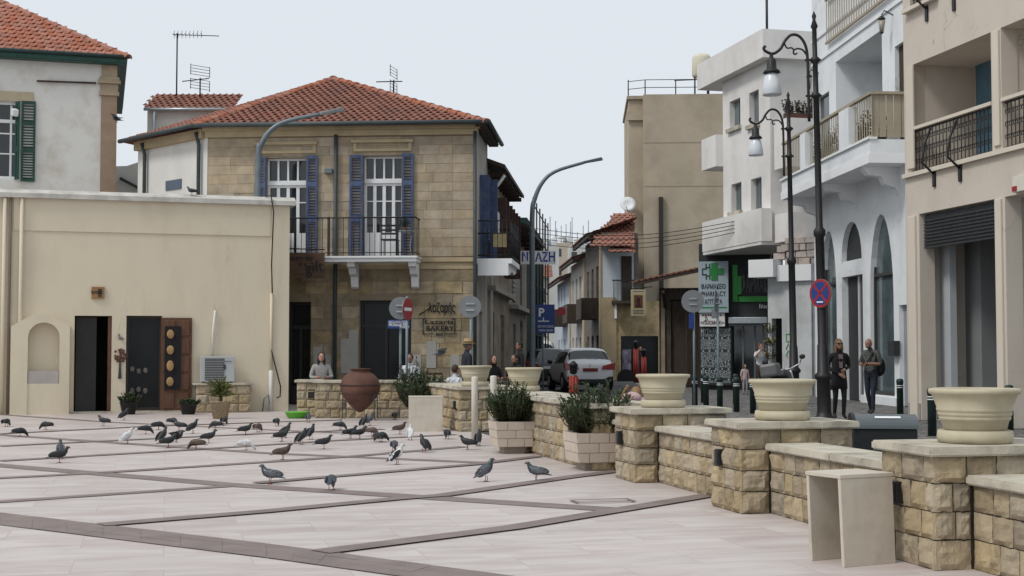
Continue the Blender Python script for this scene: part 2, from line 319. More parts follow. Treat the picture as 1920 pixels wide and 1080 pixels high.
# ================= stone parapet with pillars =================
def stone_mesh(w, h, bulge=.03, rough=.010):
    nx, nz = max(4, int(w/.05)), 5; nx = min(nx, 8); v = []; f = []; sd = R.random()*100
    for k in range(nz+1):
        for i in range(nx+1):
            u, t = i/nx, k/nz; ex = min(u, 1-u)*w; ez = min(t, 1-t)*h; e = min(1, min(ex, ez)/.02)
            n1 = noise.noise(Vector((u*w*9+sd, t*h*9, sd))); n2 = noise.noise(Vector((u*w*22, t*h*22, sd)))
            y = .012-(.012+bulge)*e**.6-(rough*1.3*n2+rough*2.2*n1)*(.2+.8*e)
            jx = .008*noise.noise(Vector((sd, t*5, 3))) if i in (0, nx) else 0; jz = .008*noise.noise(Vector((u*5, sd, 9))) if k in (0, nz) else 0
            v.append((u*w+jx, y, t*h+jz))
    I = lambda i, k: k*(nx+1)+i
    for k in range(nz):
        for i in range(nx): f.append((I(i, k), I(i+1, k), I(i+1, k+1), I(i, k+1)))
    rim = [I(i, 0) for i in range(nx+1)]+[I(nx, k) for k in range(1, nz+1)]+[I(i, nz) for i in range(nx-1, -1, -1)]+[I(0, k) for k in range(nz-1, 0, -1)]
    b = len(v); v += [(v[i][0], .05, v[i][2]) for i in rim]; n = len(rim)
    for i in range(n): f.append((rim[i], b+i, b+(i+1) % n, rim[(i+1) % n]))
    m = MB(); m.add(v, f, 0, False); return m.mesh('stone', wallstone)
STN = [(0, 0)]
def masonry(parent, org, rot, length, zs, wr=(.15, .34), gap=.009):
    for ci in range(len(zs)-1):
        h = zs[ci+1]-zs[ci]; x = 0
        while x < length-.02:
            w = R.uniform(*wr)
            if length-x-w < wr[0]*.7: w = length-x
            o = inst('stone', stone_mesh(w-gap, h-gap, R.uniform(.003, .02)), parent, (org[0]+math.cos(rot)*(x+gap/2), org[1]+math.sin(rot)*(x+gap/2), zs[ci]+gap/2), (0, 0, rot)); x += w
PH, LH = .82, .63
def vent(parent, x, z):
    k = MB(); k.box(x, x+.1, -.045, .05, z, z+.15)
    o = k.build('wall_light', iron, parent, .006)
    for i in range(6): bx('louvre', M('louvre_black', (.03, .03, .033), .4, .1, 5), o, x+.008, x+.092, -.056, -.047, z+.012+i*.022, z+.024+i*.022)
def slab(parent, x0, x1, y0, y1, z, t=.065, name='cap'):
    k = MB(); nx, ny = max(2, int((x1-x0)/.12)), max(2, int((y1-y0)/.12))
    b = bmesh.new(); bmesh.ops.create_cube(b, size=1)
    for v in b.verts: v.co = Vector(((x0+x1)/2+v.co.x*(x1-x0), (y0+y1)/2+v.co.y*(y1-y0), z-t/2+v.co.z*t))
    bmesh.ops.bevel(b, geom=b.edges[:], offset=.012, segments=2, affect='EDGES')
    me = bpy.data.meshes.new(name); b.to_mesh(me); b.free(); me.materials.append(capstone); return inst(name, me, parent)
def pillar(x1, L, D, label, low_right=True, low_left=True, lights=(.2,), set_y=.28):
    """pillar whose camera-facing end is at frame x = x1 and which runs back L along the wall, D deep"""
    e = empty('wall_pillar', WF.w(x1, 0), WTH, label, 'pillar', 'stone pillars of the plaza wall')
    bx('core', dmortar, e, -L+.015, -.015, .015, D-.015, -.05, PH-.06)
    zs = [0, .2, .385, .575, PH-.065]
    masonry(e, (-L, 0), 0, L, zs)
    masonry(e, (0, 0), PI/2, set_y if low_right else D, zs[:4], (.13, .3)); masonry(e, (0, 0), PI/2, D, zs[3:], (.2, .4))
    masonry(e, (-L, D), -PI/2, D, zs[3:], (.2, .4)); masonry(e, (0, D), PI, L, zs[3:], (.2, .4))
    slab(e, -L-.05, .05, -.05, D+.05, PH)
    for l in lights: vent(e, -L+l, .40)
    return e
def lowwall(x0, x1, label, y0=.28, th=.42, lw=LH):
    e = empty('low_wall', WF.w(x0, y0), WTH, label, 'wall', 'low stone walls between the pillars')
    L = x1-x0; bx('core', dmortar, e, .0, L, .02, th-.02, -.05, lw-.06)
    masonry(e, (0, 0), 0, L, [0, .2, .385, lw-.065], (.15, .32)); masonry(e, (L, th), PI, L, [0, .2, .385, lw-.065], (.25, .5))
    n = max(1, round(L/1.5))
    for i in range(n): slab(e, i*L/n+.004-(.0 if i else 0), (i+1)*L/n-.004, -.05, th+.04, lw)
    return e
x2, x1_ = WF.g(1407, 964)[0], WF.g(1186, 906)[0]
xA = WF.g(1075, 757, PH)[0]; x0_ = WF.g(846.5, 809.7)[0]
print('pillar x', x2, x1_, xA, x0_)
p3 = pillar(0, .72, 1.1, 'stone pillar beside the nearest leaning board bench, carrying a wide pot'); p2 = pillar(x2, .72, 1.1, 'stone pillar carrying a pot, in front of the black litter bin')
p1 = pillar(x1_, .72, 1.1, 'stone pillar carrying a pot, next to the larger tiled planter')
pM = pillar(xA, 5.3, .8, 'long high stone pier behind the two tiled planters', lights=(4.35,))
p0 = pillar(x0_, 3.3, 1.05, 'long stone pier with a pot, behind the white posts', lights=(3.0,), low_right=False)
lowwall(.0, 4, 'low stone wall running from the near pillar out of the picture'); lowwall(x2, -.72, 'low stone wall partly hidden by the near leaning board bench'); lowwall(x1_, x2-.72, 'low stone wall between two pot pillars, its whole face open to the plaza'); lowwall(xA, x1_-.72, 'low stone wall mostly hidden behind the larger tiled planter')
# café terrace wall in front of the bakery
TF = Fr(*gp(590, 784)[:2], math.radians(-2))
e = TF.root('terrace_wall', 'stone terrace wall behind the big terracotta jar', 'wall')
TL = 3.0; bx('core', dmortar, e, .015, TL, .015, .45, -.05, .76); zs = [0, .2, .39, .58, .765]
masonry(e, (0, 0), 0, TL, zs, (.2, .45)); masonry(e, (0, .47), -PI/2, .47, zs, (.15, .3)); slab(e, -.05, 1.5, -.05, .52, .83); slab(e, 1.508, TL, -.05, .52, .83)
e = empty('terrace_wall', TF.w(-.52, .62), TF.th, 'short stone wall end with a dark square light, beside the cream building', 'wall')
bx('core', dmortar, e, .015, .5, .015, .4, -.05, .76); masonry(e, (0, 0), 0, .5, zs, (.2, .3)); slab(e, -.05, .55, -.05, .45, .83); bx('wall_light', iron, e, .26, .42, -.03, .02, .42, .56)
# ================= pots, planters, benches on the plaza =================
def lathe_obj(name, prof, mat, parent, n=40): return MB().lathe(prof, n).build(name, mat, parent)
POT = [(.19, .075), (.215, .10), (.228, .155), (.238, .16), (.243, .178), (.238, .184), (.246, .19), (.251, .207), (.246, .213), (.254, .219), (.259, .236), (.254, .242), (.283, .325), (.292, .335), (.307, .342), (.312, .36), (.305, .376), (.287, .378), (.275, .36), (.262, .30)]
pot_me = MB().lathe(POT, 44).mesh('bowl', pot_m); sau_me = MB().lathe([(.225, 0), (.25, .006), (.257, .04), (.25, .084), (.235, .09), (.225, .078)], 44).mesh('saucer', pot_m); so_me = MB().lathe([(.262, .285), (.262, .3)], 24).mesh('soil', soil)
def pot(wp, label, s=1.0, rz=0):
    e = empty('flower_pot', wp, rz, label, 'pot', 'wide cream pots on the wall'); e.scale = (s, s, s)
    inst('bowl', pot_me, e); inst('saucer', sau_me, e); inst('soil', so_me, e); return e
def cap_at(px, py): return gp(px, py, PH+.001)
pot(WF.w(-.34, .52, PH), 'empty wide cream pot on the pillar beside the nearest board bench', 1.0); pot(WF.w(x2-.34, .56, PH), 'empty wide cream pot on the pillar in front of the lamp post', 1.0, 1); pot(WF.w(x1_-.34, .46, PH), 'empty wide cream pot with a brown drip stain, beside the pink hooded figure', 1.0, 2)
pA = cap_at(983, 733); pot(pA, 'empty wide cream pot on the long pier, left of the parked silver car', 1.0, 3)
pB = cap_at(891, 724); pot(pB, 'empty wide cream pot beside the man in the straw hat', 1.0, 4)
def leaves(mb, base, h, spread, stems, per, ll, lw, mats=2, droop=.3):
    for s in range(stems):
        a = R.uniform(0, 2*PI); r = spread*math.sqrt(R.random()); top = Vector((base[0]+math.cos(a)*r, base[1]+math.sin(a)*r, base[2]+h*R.uniform(.55, 1)*(1-.35*(r/spread)**2)))
        b = Vector((base[0]+math.cos(a)*r*.35, base[1]+math.sin(a)*r*.35, base[2])); mb.tube([b, b.lerp(top, .5)+Vector((math.cos(a), math.sin(a), 0))*r*.12, top], [.008, .006, .003], 4, 0)
        for i in range(per):
            t = .22+.78*(i+R.random())/per; p = b.lerp(top, t)+Vector((math.cos(a), math.sin(a), 0))*r*.12*4*t*(1-t)*.5; q = R.uniform(0, 2*PI); el = R.uniform(.1, 1.15)
            d = Vector((math.cos(q)*math.cos(el), math.sin(q)*math.cos(el), math.sin(el))); sd_ = d.cross(Vector((0, 0, 1))).normalized()*lw*R.uniform(.7, 1.2); l = ll*R.uniform(.6, 1.2); m = 1 if R.random() > .25 else 2
            mid = p+d*l*.5+Vector((0, 0, .1*l)); tip = p+d*l-Vector((0, 0, droop*l*.3))
            mb.add([p, mid+sd_, tip, mid-sd_], [(0, 1, 2, 3)], m, False)
wood_stem = M('plant_stem', (.06, .045, .025), .8); leaf_l = M('leaf_pale_green', (.075, .115, .045), .55, .3, 9)
LEAF = [wood_stem, leaf_m, leaf_l]
def planter(corner_px, label, w, d, h, plant_h, spread, stems, seedl):
    p = gp(*corner_px); e = empty('planter_box', p, WTH+.0, label, 'planter', 'tiled planters against the stone pier')
    # camera-facing corner at origin: box runs x in [-w,0], y in [0,d]; flares upward
    fl = .035; zb = .1
    bx('foot', grout, e, -w+.1, -.1, .1, d-.1, 0, zb)
    k = MB(); P = lambda f, z: [(-w-f, -f, z), (f, -f, z), (f, d+f, z), (-w-f, d+f, z)]
    k.add(P(0, zb)+P(fl, zb+h)+P(fl-.05, zb+h)+P(fl-.05, zb+h-.06), [(3, 2, 1, 0)]+[(i, (i+1) % 4, 4+(i+1) % 4, 4+i) for i in range(4)]+[(4+i, 4+(i+1) % 4, 8+(i+1) % 4, 8+i) for i in range(4)]+[(8+i, 8+(i+1) % 4, 12+(i+1) % 4, 12+i) for i in range(4)]+[(12, 13, 14, 15)])
    k.build('box', grout, e); nr = 3; rh = h/nr
    for r in range(nr):
        z0 = zb+r*rh+.004; z1 = zb+(r+1)*rh-.004; f0 = fl*(r+.05)/nr; f1 = fl*(r+.95)/nr
        for side in range(2):
            L = (w if side == 0 else d); x = -(.0 if r % 2 else .12)
            while x < L:
                a, b = max(0, x), min(L, x+.245); x += .25
                if b-a < .03: continue
                a = a-(f0 if a == 0 else -.003); b = b+(f0 if b == L else -.003); t = .008; m = MB()
                if side == 0: q = [(-w+a, -f0-t, z0), (-w+b, -f0-t, z0), (-w+b, -f0+.01, z0), (-w+a, -f0+.01, z0), (-w+a, -f1-t, z1), (-w+b, -f1-t, z1), (-w+b, -f1+.01, z1), (-w+a, -f1+.01, z1)]
                else: q = [(f0-.01, a, z0), (f0+t, a, z0), (f0+t, b, z0), (f0-.01, b, z0), (f1-.01, a, z1), (f1+t, a, z1), (f1+t, b, z1), (f1-.01, b, z1)]
                m.hexa(q); m.build('tile', pl_tile, e, .003)
    bx('soil', soil, e, -w+.01, -.01, .01, d-.01, zb+h-.07, zb+h-.045)
    k = MB(); leaves(k, (-w/2, d/2, zb+h-.06), plant_h, spread, int(stems*1.6), 38, .085, .011); k.build('plant', LEAF, e)
    return e
planter((935, 852), 'smaller cream tiled planter with an oleander bush, beside the white posts', .5, .5, .36, .66, .42, 75, 1)
planter((1086, 884), 'larger cream tiled planter with a loose oleander bush, before the stone pier', .58, .58, .36, .72, .50, 70, 2)
def bench(px, py, rz, label, w=.55, d=.5, h=.68, sh=.07):
    e = empty('board_bench', gp(px, py), rz, label, 'bench', 'folded board benches'); t = .028
    # origin: near bottom corner; front panel along +x, open end on the left
    def pan(name, y0, y1, z0, z1, x0=0, x1=w):
        f = lambda z: -sh*(1-z/h)
        k = MB(); k.hexa([(x0+sh*.6*(1-z0/h), y0+f(z0), z0), (x1+sh*.2*(1-z0/h), y0+f(z0), z0), (x1+sh*.2*(1-z0/h), y1+f(z0), z0), (x0+sh*.6*(1-z0/h), y1+f(z0), z0), (x0+sh*.6*(1-z1/h), y0+f(z1), z1), (x1+sh*.2*(1-z1/h), y0+f(z1), z1), (x1+sh*.2*(1-z1/h), y1+f(z1), z1), (x0+sh*.6*(1-z1/h), y1+f(z1), z1)]); return k.build(name, bench_m, e, .003)
    pan('side_panel', 0, t, 0, h-t); pan('side_panel', d-t, d, 0, h-t); pan('seat', -.004, d+.004, h-t+.001, h, -.004, w+.004); return e
bench(1577, 1064, math.radians(27), 'leaning folded board bench beside the near pot pillar', .46, .36, .62, .02)
bench(766, 809, math.radians(4), 'pale board bench in front of the far leafy bush, before the terrace', .62, .4, .64, .0)
# bush behind far bench
e = empty('oleander_bush', atY(800, 735, 28.6)*1, 0, 'dark green bush growing behind the far board bench', 'bush'); e.location.z = .0
k = MB(); leaves(k, (0, 0, .3), .75, .55, 130, 36, .1, .014); leaves(k, (-.3, .4, .3), 1.05, .4, 70, 34, .1, .014); k.tube([(0, 0, 0), (0, 0, .5)], .04, 6, 0); k.build('foliage', LEAF, e)
for px, py, l in ((890, 824, 'taller white post standing clear of the planter'), (925, 818, 'white post half hidden behind the smaller tiled planter')):
    k = MB(); k.lathe([(.055, 0), (.055, 1.02), (.05, 1.04), (.0, 1.045)], 16); o = k.build('post', M('cream_post', (.62, .58, .50), .6, .06, 3)); o.location = gp(px, py); tag(o, l, 'post')
# terracotta jar on iron stand
e = empty('terracotta_jar', gp(675, 788), 0, 'big round terracotta jar on a thin iron stand', 'jar')
MB().lathe([(.03, .17), (.07, .19), (.2, .3), (.35, .48), (.42, .64), (.425, .74), (.39, .86), (.3, .97), (.2, 1.03), (.185, 1.06), (.235, 1.085), (.24, 1.1), (.17, 1.1), (.16, 1.06)], 40).build('jar_body', terracotta, e)
k = MB()
for s in (-1, 1):
    for y in (-.33, .33): k.tube([(s*.33, y, .56), (s*.34, y, .05), (s*.37, y, .02), (s*.40, y, .05), (s*.37, y, .08)], .011, 6)
for z in (.56, .75): k.tube([(.44*math.cos(a*PI/12), .44*math.sin(a*PI/12), z) for a in range(25)], .009, 6)
k.build('stand', iron, e)
# green basin
o = MB().lathe([(.16, 0), (.20, .02), (.25, .12), (.27, .125), (.27, .14), (.24, .14), (.19, .03), (0, .03)], 28).build('basin', M('lime_plastic', (.12, .42, .04), .4, .05, 3)); o.location = gp(556, 784); tag(o, 'lime green plastic basin on the paving', 'basin')
# litter bin behind the wall
e = empty('litter_bin', atY(1655, 800, 14.6), math.radians(-8), 'black litter bin with rounded grey lid behind the low wall', 'bin'); e.location.z = 0
bx('body', M('bin_black', (.012, .013, .015), .5, .2, 3), e, -.32, .32, -.25, .25, 0, .655, .01)
k = MB(); pr = [(-.27, .658)]+[(-.27*math.cos(a*PI/14), .665+.135*math.sin(a*PI/14)) for a in range(15)]+[(.27, .658)]; k.prism(pr, 0, -.30, .33); k.build('lid', M('bin_lid_gray', (.085, .1, .11), .35, .1, 3), e)
k = MB(); k.prism([(-.285*math.cos(a*PI/14), .66+.15*math.sin(a*PI/14)) for a in range(15)], 0, -.335, -.30); k.build('lid_rim', ink, e)
k = MB(); a = math.radians(50); c = Vector((.03, -.27*math.cos(a), .665+.135*math.sin(a))); t = Vector((0, .27*math.sin(a), .135*math.cos(a))).normalized(); n = Vector((0, -t.z, t.y))*.006
k.quad(c+Vector((-.13, 0, 0))-t*.02+n, c+Vector((.13, 0, 0))-t*.02+n, c+Vector((.13, 0, 0))+t*.025+n, c+Vector((-.13, 0, 0))+t*.025+n); k.build('label_plate', signwhite, e)
# bollards
bo = MB().lathe([(.075, 0), (.075, .72), (.082, .73), (.082, .80), (.06, .83), (0, .84)], 18).mesh('shaft', bollard_g); br_ = [MB().lathe([(.079, z), (.079, z+.018)], 18).mesh('stripe', signwhite) for z in (.62, .665)]
for i, (px, py, l) in enumerate([(1303, 763, 'green bollard at the foot of the round sign pole'), (1319, 755, 'green bollard set back between the two round sign poles'), (1324, 764, 'green bollard just right of the round sign pole'), (1350, 769, 'green bollard at the foot of the edge-on sign pole'), (1379, 757, 'green bollard farther off near the child'), (1381, 772, 'green bollard nearer the wall, in line with the child'), (1412, 775, 'green bollard half behind the pot, before the motorcycle'), (1748, 817, 'green bollard next to the near pot, by the beige building'), (1688, 778, 'short green bollard beyond the litter bin'), (1893, 806, 'green bollard mostly hidden behind the near pot')]):
    e = empty('bollard', gp(px, py), 0, l, 'bollard', 'green bollards along the pavement'); inst('shaft', bo, e)
    for b_ in br_: inst('stripe', b_, e)
# ================= BUILDINGS =================
def text_mesh(s, size, mat, bold=0, ext=.004, align='CENTER', name='lettering'):
    cu = bpy.data.curves.new(name, 'FONT'); cu.body = s; cu.size = size; cu.align_x = align; cu.align_y = 'CENTER'; cu.extrude = ext; cu.offset = bold; cu.resolution_u = 3
    o = bpy.data.objects.new('tmp', cu); S.collection.objects.link(o); dg = bpy.context.evaluated_depsgraph_get(); dg.update()
    me = bpy.data.meshes.new_from_object(o.evaluated_get(dg)); bpy.data.objects.remove(o); me.name = name; me.materials.clear(); me.materials.append(mat); return me
def text(s, size, mat, parent, x, y, z, bold=0, width=None, rz=0, name='lettering', shear=0, ry=0):
    me = text_mesh(s, size, mat, bold, name=name)
    sx = 1
    if width:
        xs = [v.co.x for v in me.vertices]; sx = width/max(.001, max(xs)-min(xs))
    return inst(name, me, parent, (x, y, z), (PI/2, ry, rz), (sx, 1, 1))
def bars(name, parent, mat, x0, x1, y, z0, z1, n, w=.012, shape='round'):
    me = (MB().tube([(0, 0, z0), (0, 0, z1)], w, 6) if shape == 'round' else MB().box(-w, w, -.012, .012, z0, z1)).mesh(name, mat)
    for i in range(n): inst(name, me, parent, (x0+(x1-x0)*(i+.5)/n, y, 0))
def tiles_on(mb, org, u, v, poly, tw, th, jit=.006):
    """wavy interlocking tiles over the plane org + a*u + b*v inside poly (a,b)"""
    nrm = u.cross(v).normalized()
    def inside(a, b):
        c = False; j = len(poly)-1
        for i in range(len(poly)):
            (xi, yi), (xj, yj) = poly[i], poly[j]
            if (yi > b) != (yj > b) and a < (xj-xi)*(b-yi)/(yj-yi)+xi: c = not c
            j = i
        return c
    a0, a1 = min(p[0] for p in poly), max(p[0] for p in poly); b0, b1 = min(p[1] for p in poly), max(p[1] for p in poly)
    prof = [(0, .028), (.14, .042), (.28, .028), (.38, .004), (.84, .004), (1.0, .028)]
    r = 0; b = b0
    while b < b1:
        a = a0-(tw*.5 if r % 2 else 0)
        while a < a1:
            if inside(a+tw/2, b+th/2):
                lift = R.uniform(.018, .03); dj = R.uniform(-jit, jit); lo = [org+u*(a+p*tw)+v*(b+dj)+nrm*(h+lift) for p, h in prof]; hi = [org+u*(a+p*tw)+v*(b+th*1.06)+nrm*h for p, h in prof]; fr = [org+u*(a+p*tw)+v*(b+dj)+nrm*(h+lift-.03) for p, h in prof]
                n = len(prof); mb.add(lo+hi+fr, [(i, i+1, n+i+1, n+i) for i in range(n-1)]+[(2*n+i, 2*n+i+1, i+1, i) for i in range(n-1)], None, False)
            a += tw
        b += th; r += 1
def ridge(parent, a, b, n, r=.1, mat=None):
    a, b = Vector(a), Vector(b); d = b-a; L = d.length/n; q = d.to_track_quat('X', 'Z')
    m = MB(); seg = 8; v = []
    for x, rr in ((-.03, r*1.12), (L*.18, r*1.08), (L*.2, r), (L*1.02, r*.9)):
        for k in range(seg+1):
            t = PI*k/seg; v.append((x, rr*math.cos(t), rr*math.sin(t)*.8))
    f = [(j*(seg+1)+k, j*(seg+1)+k+1, (j+1)*(seg+1)+k+1, (j+1)*(seg+1)+k) for j in range(3) for k in range(seg)]+[tuple(range(seg+1))]
    m.add(v, f, 0, False); me = m.mesh('ridge_tile', mat or tile_r)
    for i in range(n):
        o = inst('ridge_tile', me, parent, a+d*(i/n)); o.rotation_mode = 'QUATERNION'; o.rotation_quaternion = q
def blocks(parent, x0, x1, zs, ops, mat, wr, y=0, proud=(.004, .016), gap=.008, limit=300, start=0):
    """ashlar blocks, each its own part, leaving the openings free"""
    n = start; extra = MB()
    for ci in range(len(zs)-1):
        z0, z1 = zs[ci]+gap/2, zs[ci+1]-gap/2; cuts = []
        iv = [(x0, x1)]
        for o in ops:
            if o[2] < z1-.01 and o[3] > z0+.01:
                nv = []
                for a, b in iv:
                    if o[1] <= a or o[0] >= b: nv.append((a, b)); continue
                    if o[0]-a > .05: nv.append((a, o[0]))
                    if b-o[1] > .05: nv.append((o[1], b))
                iv = nv
        for a, b in iv:
            x = a
            while x < b-.01:
                w = R.uniform(*wr)
                if b-x-w < wr[0]*.6: w = b-x
                p = R.uniform(*proud); j = R.uniform(-.004, .004)
                n += 1; mb = MB() if n <= limit else extra
                mb.hexa([(x+gap/2, y-p, z0), (x+w-gap/2, y-p-j, z0), (x+w-gap/2, y+.03, z0), (x+gap/2, y+.03, z0), (x+gap/2, y-p+j, z1), (x+w-gap/2, y-p, z1), (x+w-gap/2, y+.03, z1), (x+gap/2, y+.03, z1)])
                if n <= limit: mb.build('stone_block', mat, parent)
                x += w
    if extra.v: tag(extra.build('stone_blocks', mat, parent), kind='stuff')
    return n
def pipe(parent, pts, r, mat=gutter, name='drain_pipe'): return MB().tube(pts, r, 8).build(name, mat, parent)
# ---------- 1. cream one-storey building ----------
a, b = gp(0, 777), gp(540, 770.5); th = math.atan2(b.y-a.y, b.x-a.x); C1 = Fr(a.x, a.y, th); L1 = (b-a).length
e = C1.root('cream_building', 'low cream plastered building with a flat roof and two dark doorways', 'building')
Zt = C1.Z(270, 368); X = C1.X; Z = C1.Z
d1 = (X(140), X(210), 0, Z(175, 592)); d2 = (X(237), X(304), .04, Z(270, 592)); nic = (X(54), X(113), Z(80, 719), Z(84, 605))
k = MB(); wall_open(k, -5, L1, 0, Zt-.12, .35, [d1, d2]); k.build('wall', cream_pl, e)
bx('interior', dark_in, e, -4.9, L1-.05, 1.2, 4.0, .02, Zt-.3); bx('side_wall', cream_pl, e, L1-.3, L1-.001, .352, 4.0, 0, Zt-.12); bx('floor_slab', dark_in, e, -4.9, L1-.3, .36, 1.19, -.02, .03)
bx('back_wall', cream_pl, e, -5, L1-.31, 4.0, 4.2, 0, Zt-.12); bx('roof_slab', white_pl, e, -5.1, L1+.12, .10, 4.3, Zt-.119, Zt-.02)
k = MB(); k.prism([(-.13, Zt-.13), (-.13, Zt-.02), (.12, Zt+.09), (.5, Zt+.09), (.5, Zt-.13)], 0, -5.1, L1+.14); k.build('parapet_edge', M('weathered_white_edge', (.52, .50, .46), .8, .15, 3, .2, 30, stain=(.28, .26, .23), stain_amt=.6, stain_scale=2), e)
zb = Z(250, 437); bx('string_course', cream_pl, e, X(22), X(506), -.025, -.001, zb, Zt-.13); bx('corner_pilaster', cream_pl, e, X(507), L1-.001, -.05, -.001, 0, Zt-.131)
# niche with pointed surround
xa, xb = X(22), X(132); zt_ = Z(80, 590); k = MB(); nx0, nx1, nz0, nz1 = nic; cx = (nx0+nx1)/2; rr = (nx1-nx0)/2; zs_ = nz1-rr
arc = [(cx+rr*math.cos(t*PI/12), zs_+rr*math.sin(t*PI/12)) for t in range(13)]
out = [(xb, 0), (xb, zt_-.28), (cx+.1, zt_), (cx-.25, zt_), (xa, zt_-.28), (xa, 0)]
inn = [(nx1, nz0)]+arc+[(nx0, nz0)]
yf = -.28
k.box(xa, nx0, yf, -.002, 0, zs_); k.box(nx1, xb, yf, -.002, 0, zs_); k.box(nx0, nx1, yf+.02, -.002, 0, nz0)
for i in range(12):
    p, q = arc[i], arc[i+1]
    def topz(x): 
        pts = [(xa, zt_-.28), (cx-.25, zt_), (cx+.1, zt_), (xb, zt_-.28)]
        for (x0, z0), (x1, z1) in zip(pts[:-1], pts[1:]):
            if x0 <= x <= x1: return z0+(z1-z0)*(x-x0)/(x1-x0)
        return zt_-.28
    k.hexa([(q[0], yf, q[1]), (p[0], yf, p[1]), (p[0], -.002, p[1]), (q[0], -.002, q[1]), (q[0], yf, topz(q[0])), (p[0], yf, topz(p[0])), (p[0], -.002, topz(p[0])), (q[0], -.002, topz(q[0]))])
k.hexa([(xa, yf, zs_), (nx0, yf, zs_), (nx0, -.002, zs_), (xa, -.002, zs_), (xa, yf, zt_-.28), (nx0, yf, topz(nx0)), (nx0, -.002, topz(nx0)), (xa, -.002, zt_-.28)]); k.hexa([(nx1, yf, zs_), (xb, yf, zs_), (xb, -.002, zs_), (nx1, -.002, zs_), (nx1, yf, topz(nx1)), (xb, yf, zt_-.28), (xb, -.002, zt_-.28), (nx1, -.002, topz(nx1))])
k.build('niche_surround', cream_pl, e); bx('niche_shelf', M('niche_stone', (.4, .37, .34), .7, .1, 3), e, nx0+.01, nx1-.01, -.26, -.004, nz0+.001, nz0+.3)
# doors
bx('door_leaf', M('dark_door', (.02, .018, .017), .5, .3, 3), e, d1[0]+.03, d1[0]+.5, .2, .24, .03, d1[3]-.03); bx('door_frame', wood_door, e, d1[1]-.09, d1[1]-.001, .06, .2, .03, d1[3]-.01); bx('door_step', capstone, e, d1[0]-.02, d1[1]+.02, -.06, .3, .001, .04)
bx('shop_glass', dglass, e, d2[0]+.02, d2[1]-.02, .2, .22, .06, d2[3]-.02); k = MB(); wall_open(k, d2[0]+.001, d2[1]-.001, .05, d2[3]-.001, .06, [(d2[0]+.06, d2[1]-.06, .12, d2[3]-.06)], .12); k.build('shop_door_frame', M('dark_frame', (.03, .02, .016), .5, .2, 4), e); bx('door_step', capstone, e, d2[0]-.05, X(362), -.08, .3, .001, .045)
for i in range(6): MB().ball((d2[0]+.15+.12*(i % 3)*1.3, .17, .5+.45*(i//3)+.1*R.random()), (.06, .02, .07), 8, 6).build('shop_ware', M('ware', (.12, .11, .1), .6, .3, 9), e)
w0, w1, wz = X(302), X(360), Z(330, 596)      # opened wooden door leaf with a jewellery display
k = MB(); k.box(w0, w1, -.07, -.02, .05, wz); dl = k.build('open_door_leaf', wood_door, e)
for c in range(2):
    for r in range(5):
        pw = (w1-w0-.12)/2; ph = (wz-.25)/5; x0 = w0+.04+c*(pw+.04); z0 = .1+r*(ph+.03); bx('door_panel', wood_door, dl, x0+.02, x0+pw-.02, -.095, -.071, z0, z0+ph-.03, .012)
dx0, dx1, dz0, dz1 = X(309), X(330), Z(318, 730), Z(318, 612); ds = bx('display_board', M('black_velvet', (.012, .012, .014), .9), dl, dx0, dx1+.12, -.125, -.096, dz0, dz1)
for i in range(4):
    z = dz0+(i+.5)*(dz1-dz0)/4; MB().ball(((dx0+dx1)/2, -.15, z), (.085, .02, .11 if i != 1 else .13), 12, 8).build('necklace_bust', M('straw_bust', (.36, .22, .1), .8, .3, 12), ds)
# small fixtures
s_ = empty('wc_sign', C1.w(X(183), -.03, Z(183, 549)), th, 'small wooden toilet sign with black figures above the dark doorway', 'sign'); sw = X(195)-X(171); sh_ = Z(183, 538)-Z(183, 560)
bx('board', M('tan_board', (.28, .15, .06), .6, .15, 4), s_, -sw/2, sw/2, -.02, .028, -sh_/2, sh_/2); text('WC', .11, ink, s_, -sw*.24, -.022, 0, .002)
for px_ in (.08, .24):
    k = MB(); k.ball((px_*sw, -.024, .075), (.022, .006, .022), 8, 6); k.hexa([(px_*sw-.03, -.026, -.02), (px_*sw+.03, -.026, -.02), (px_*sw+.03, -.02, -.02), (px_*sw-.03, -.02, -.02), (px_*sw-.02, -.026, .05), (px_*sw+.02, -.026, .05), (px_*sw+.02, -.02, .05), (px_*sw-.02, -.02, .05)]); k.box(px_*sw-.016, px_*sw-.003, -.026, -.02, -.1, -.02); k.box(px_*sw+.003, px_*sw+.016, -.026, -.02, -.1, -.02); k.build('figure', ink, s_)
o = empty('wall_ornament', C1.w(X(226), -.03, Z(226, 710)), th, 'metal tree ornament on the wall between the doorways', 'ornament'); hh = Z(226, 655)-Z(226, 710)
MB().hexa([(-.04, -.012, 0), (.04, -.012, 0), (.04, .01, 0), (-.04, .01, 0), (-.015, -.012, hh*.6), (.015, -.012, hh*.6), (.015, .01, hh*.6), (-.015, .01, hh*.6)]).build('trunk', M('ornament_blue', (.03, .035, .05), .5), o)
k = MB()
for i in range(44):
    a_ = R.uniform(0, 2*PI); r_ = .15*math.sqrt(R.random()); k.ball((math.cos(a_)*r_, R.uniform(-.03, 0), hh*.78+math.sin(a_)*r_), (.032, .012, .032), 7, 5)
k.build('leaf_cluster', M('ornament_brown', (.10, .045, .03), .5, .4, 20), o)
o = MB(); o.ball((0, 0, 0), (.05, .02, .04)); o.ball((-.03, 0, .07), (.02, .015, .04)); o.ball((.06, 0, -.02), (.04, .015, .02)); o = o.build('wall_ornament', M('ornament_gray', (.14, .13, .15), .6)); o.location = C1.w(X(226), -.04, Z(226, 634)); tag(o, 'little grey bird ornament above the metal tree ornament', 'ornament')
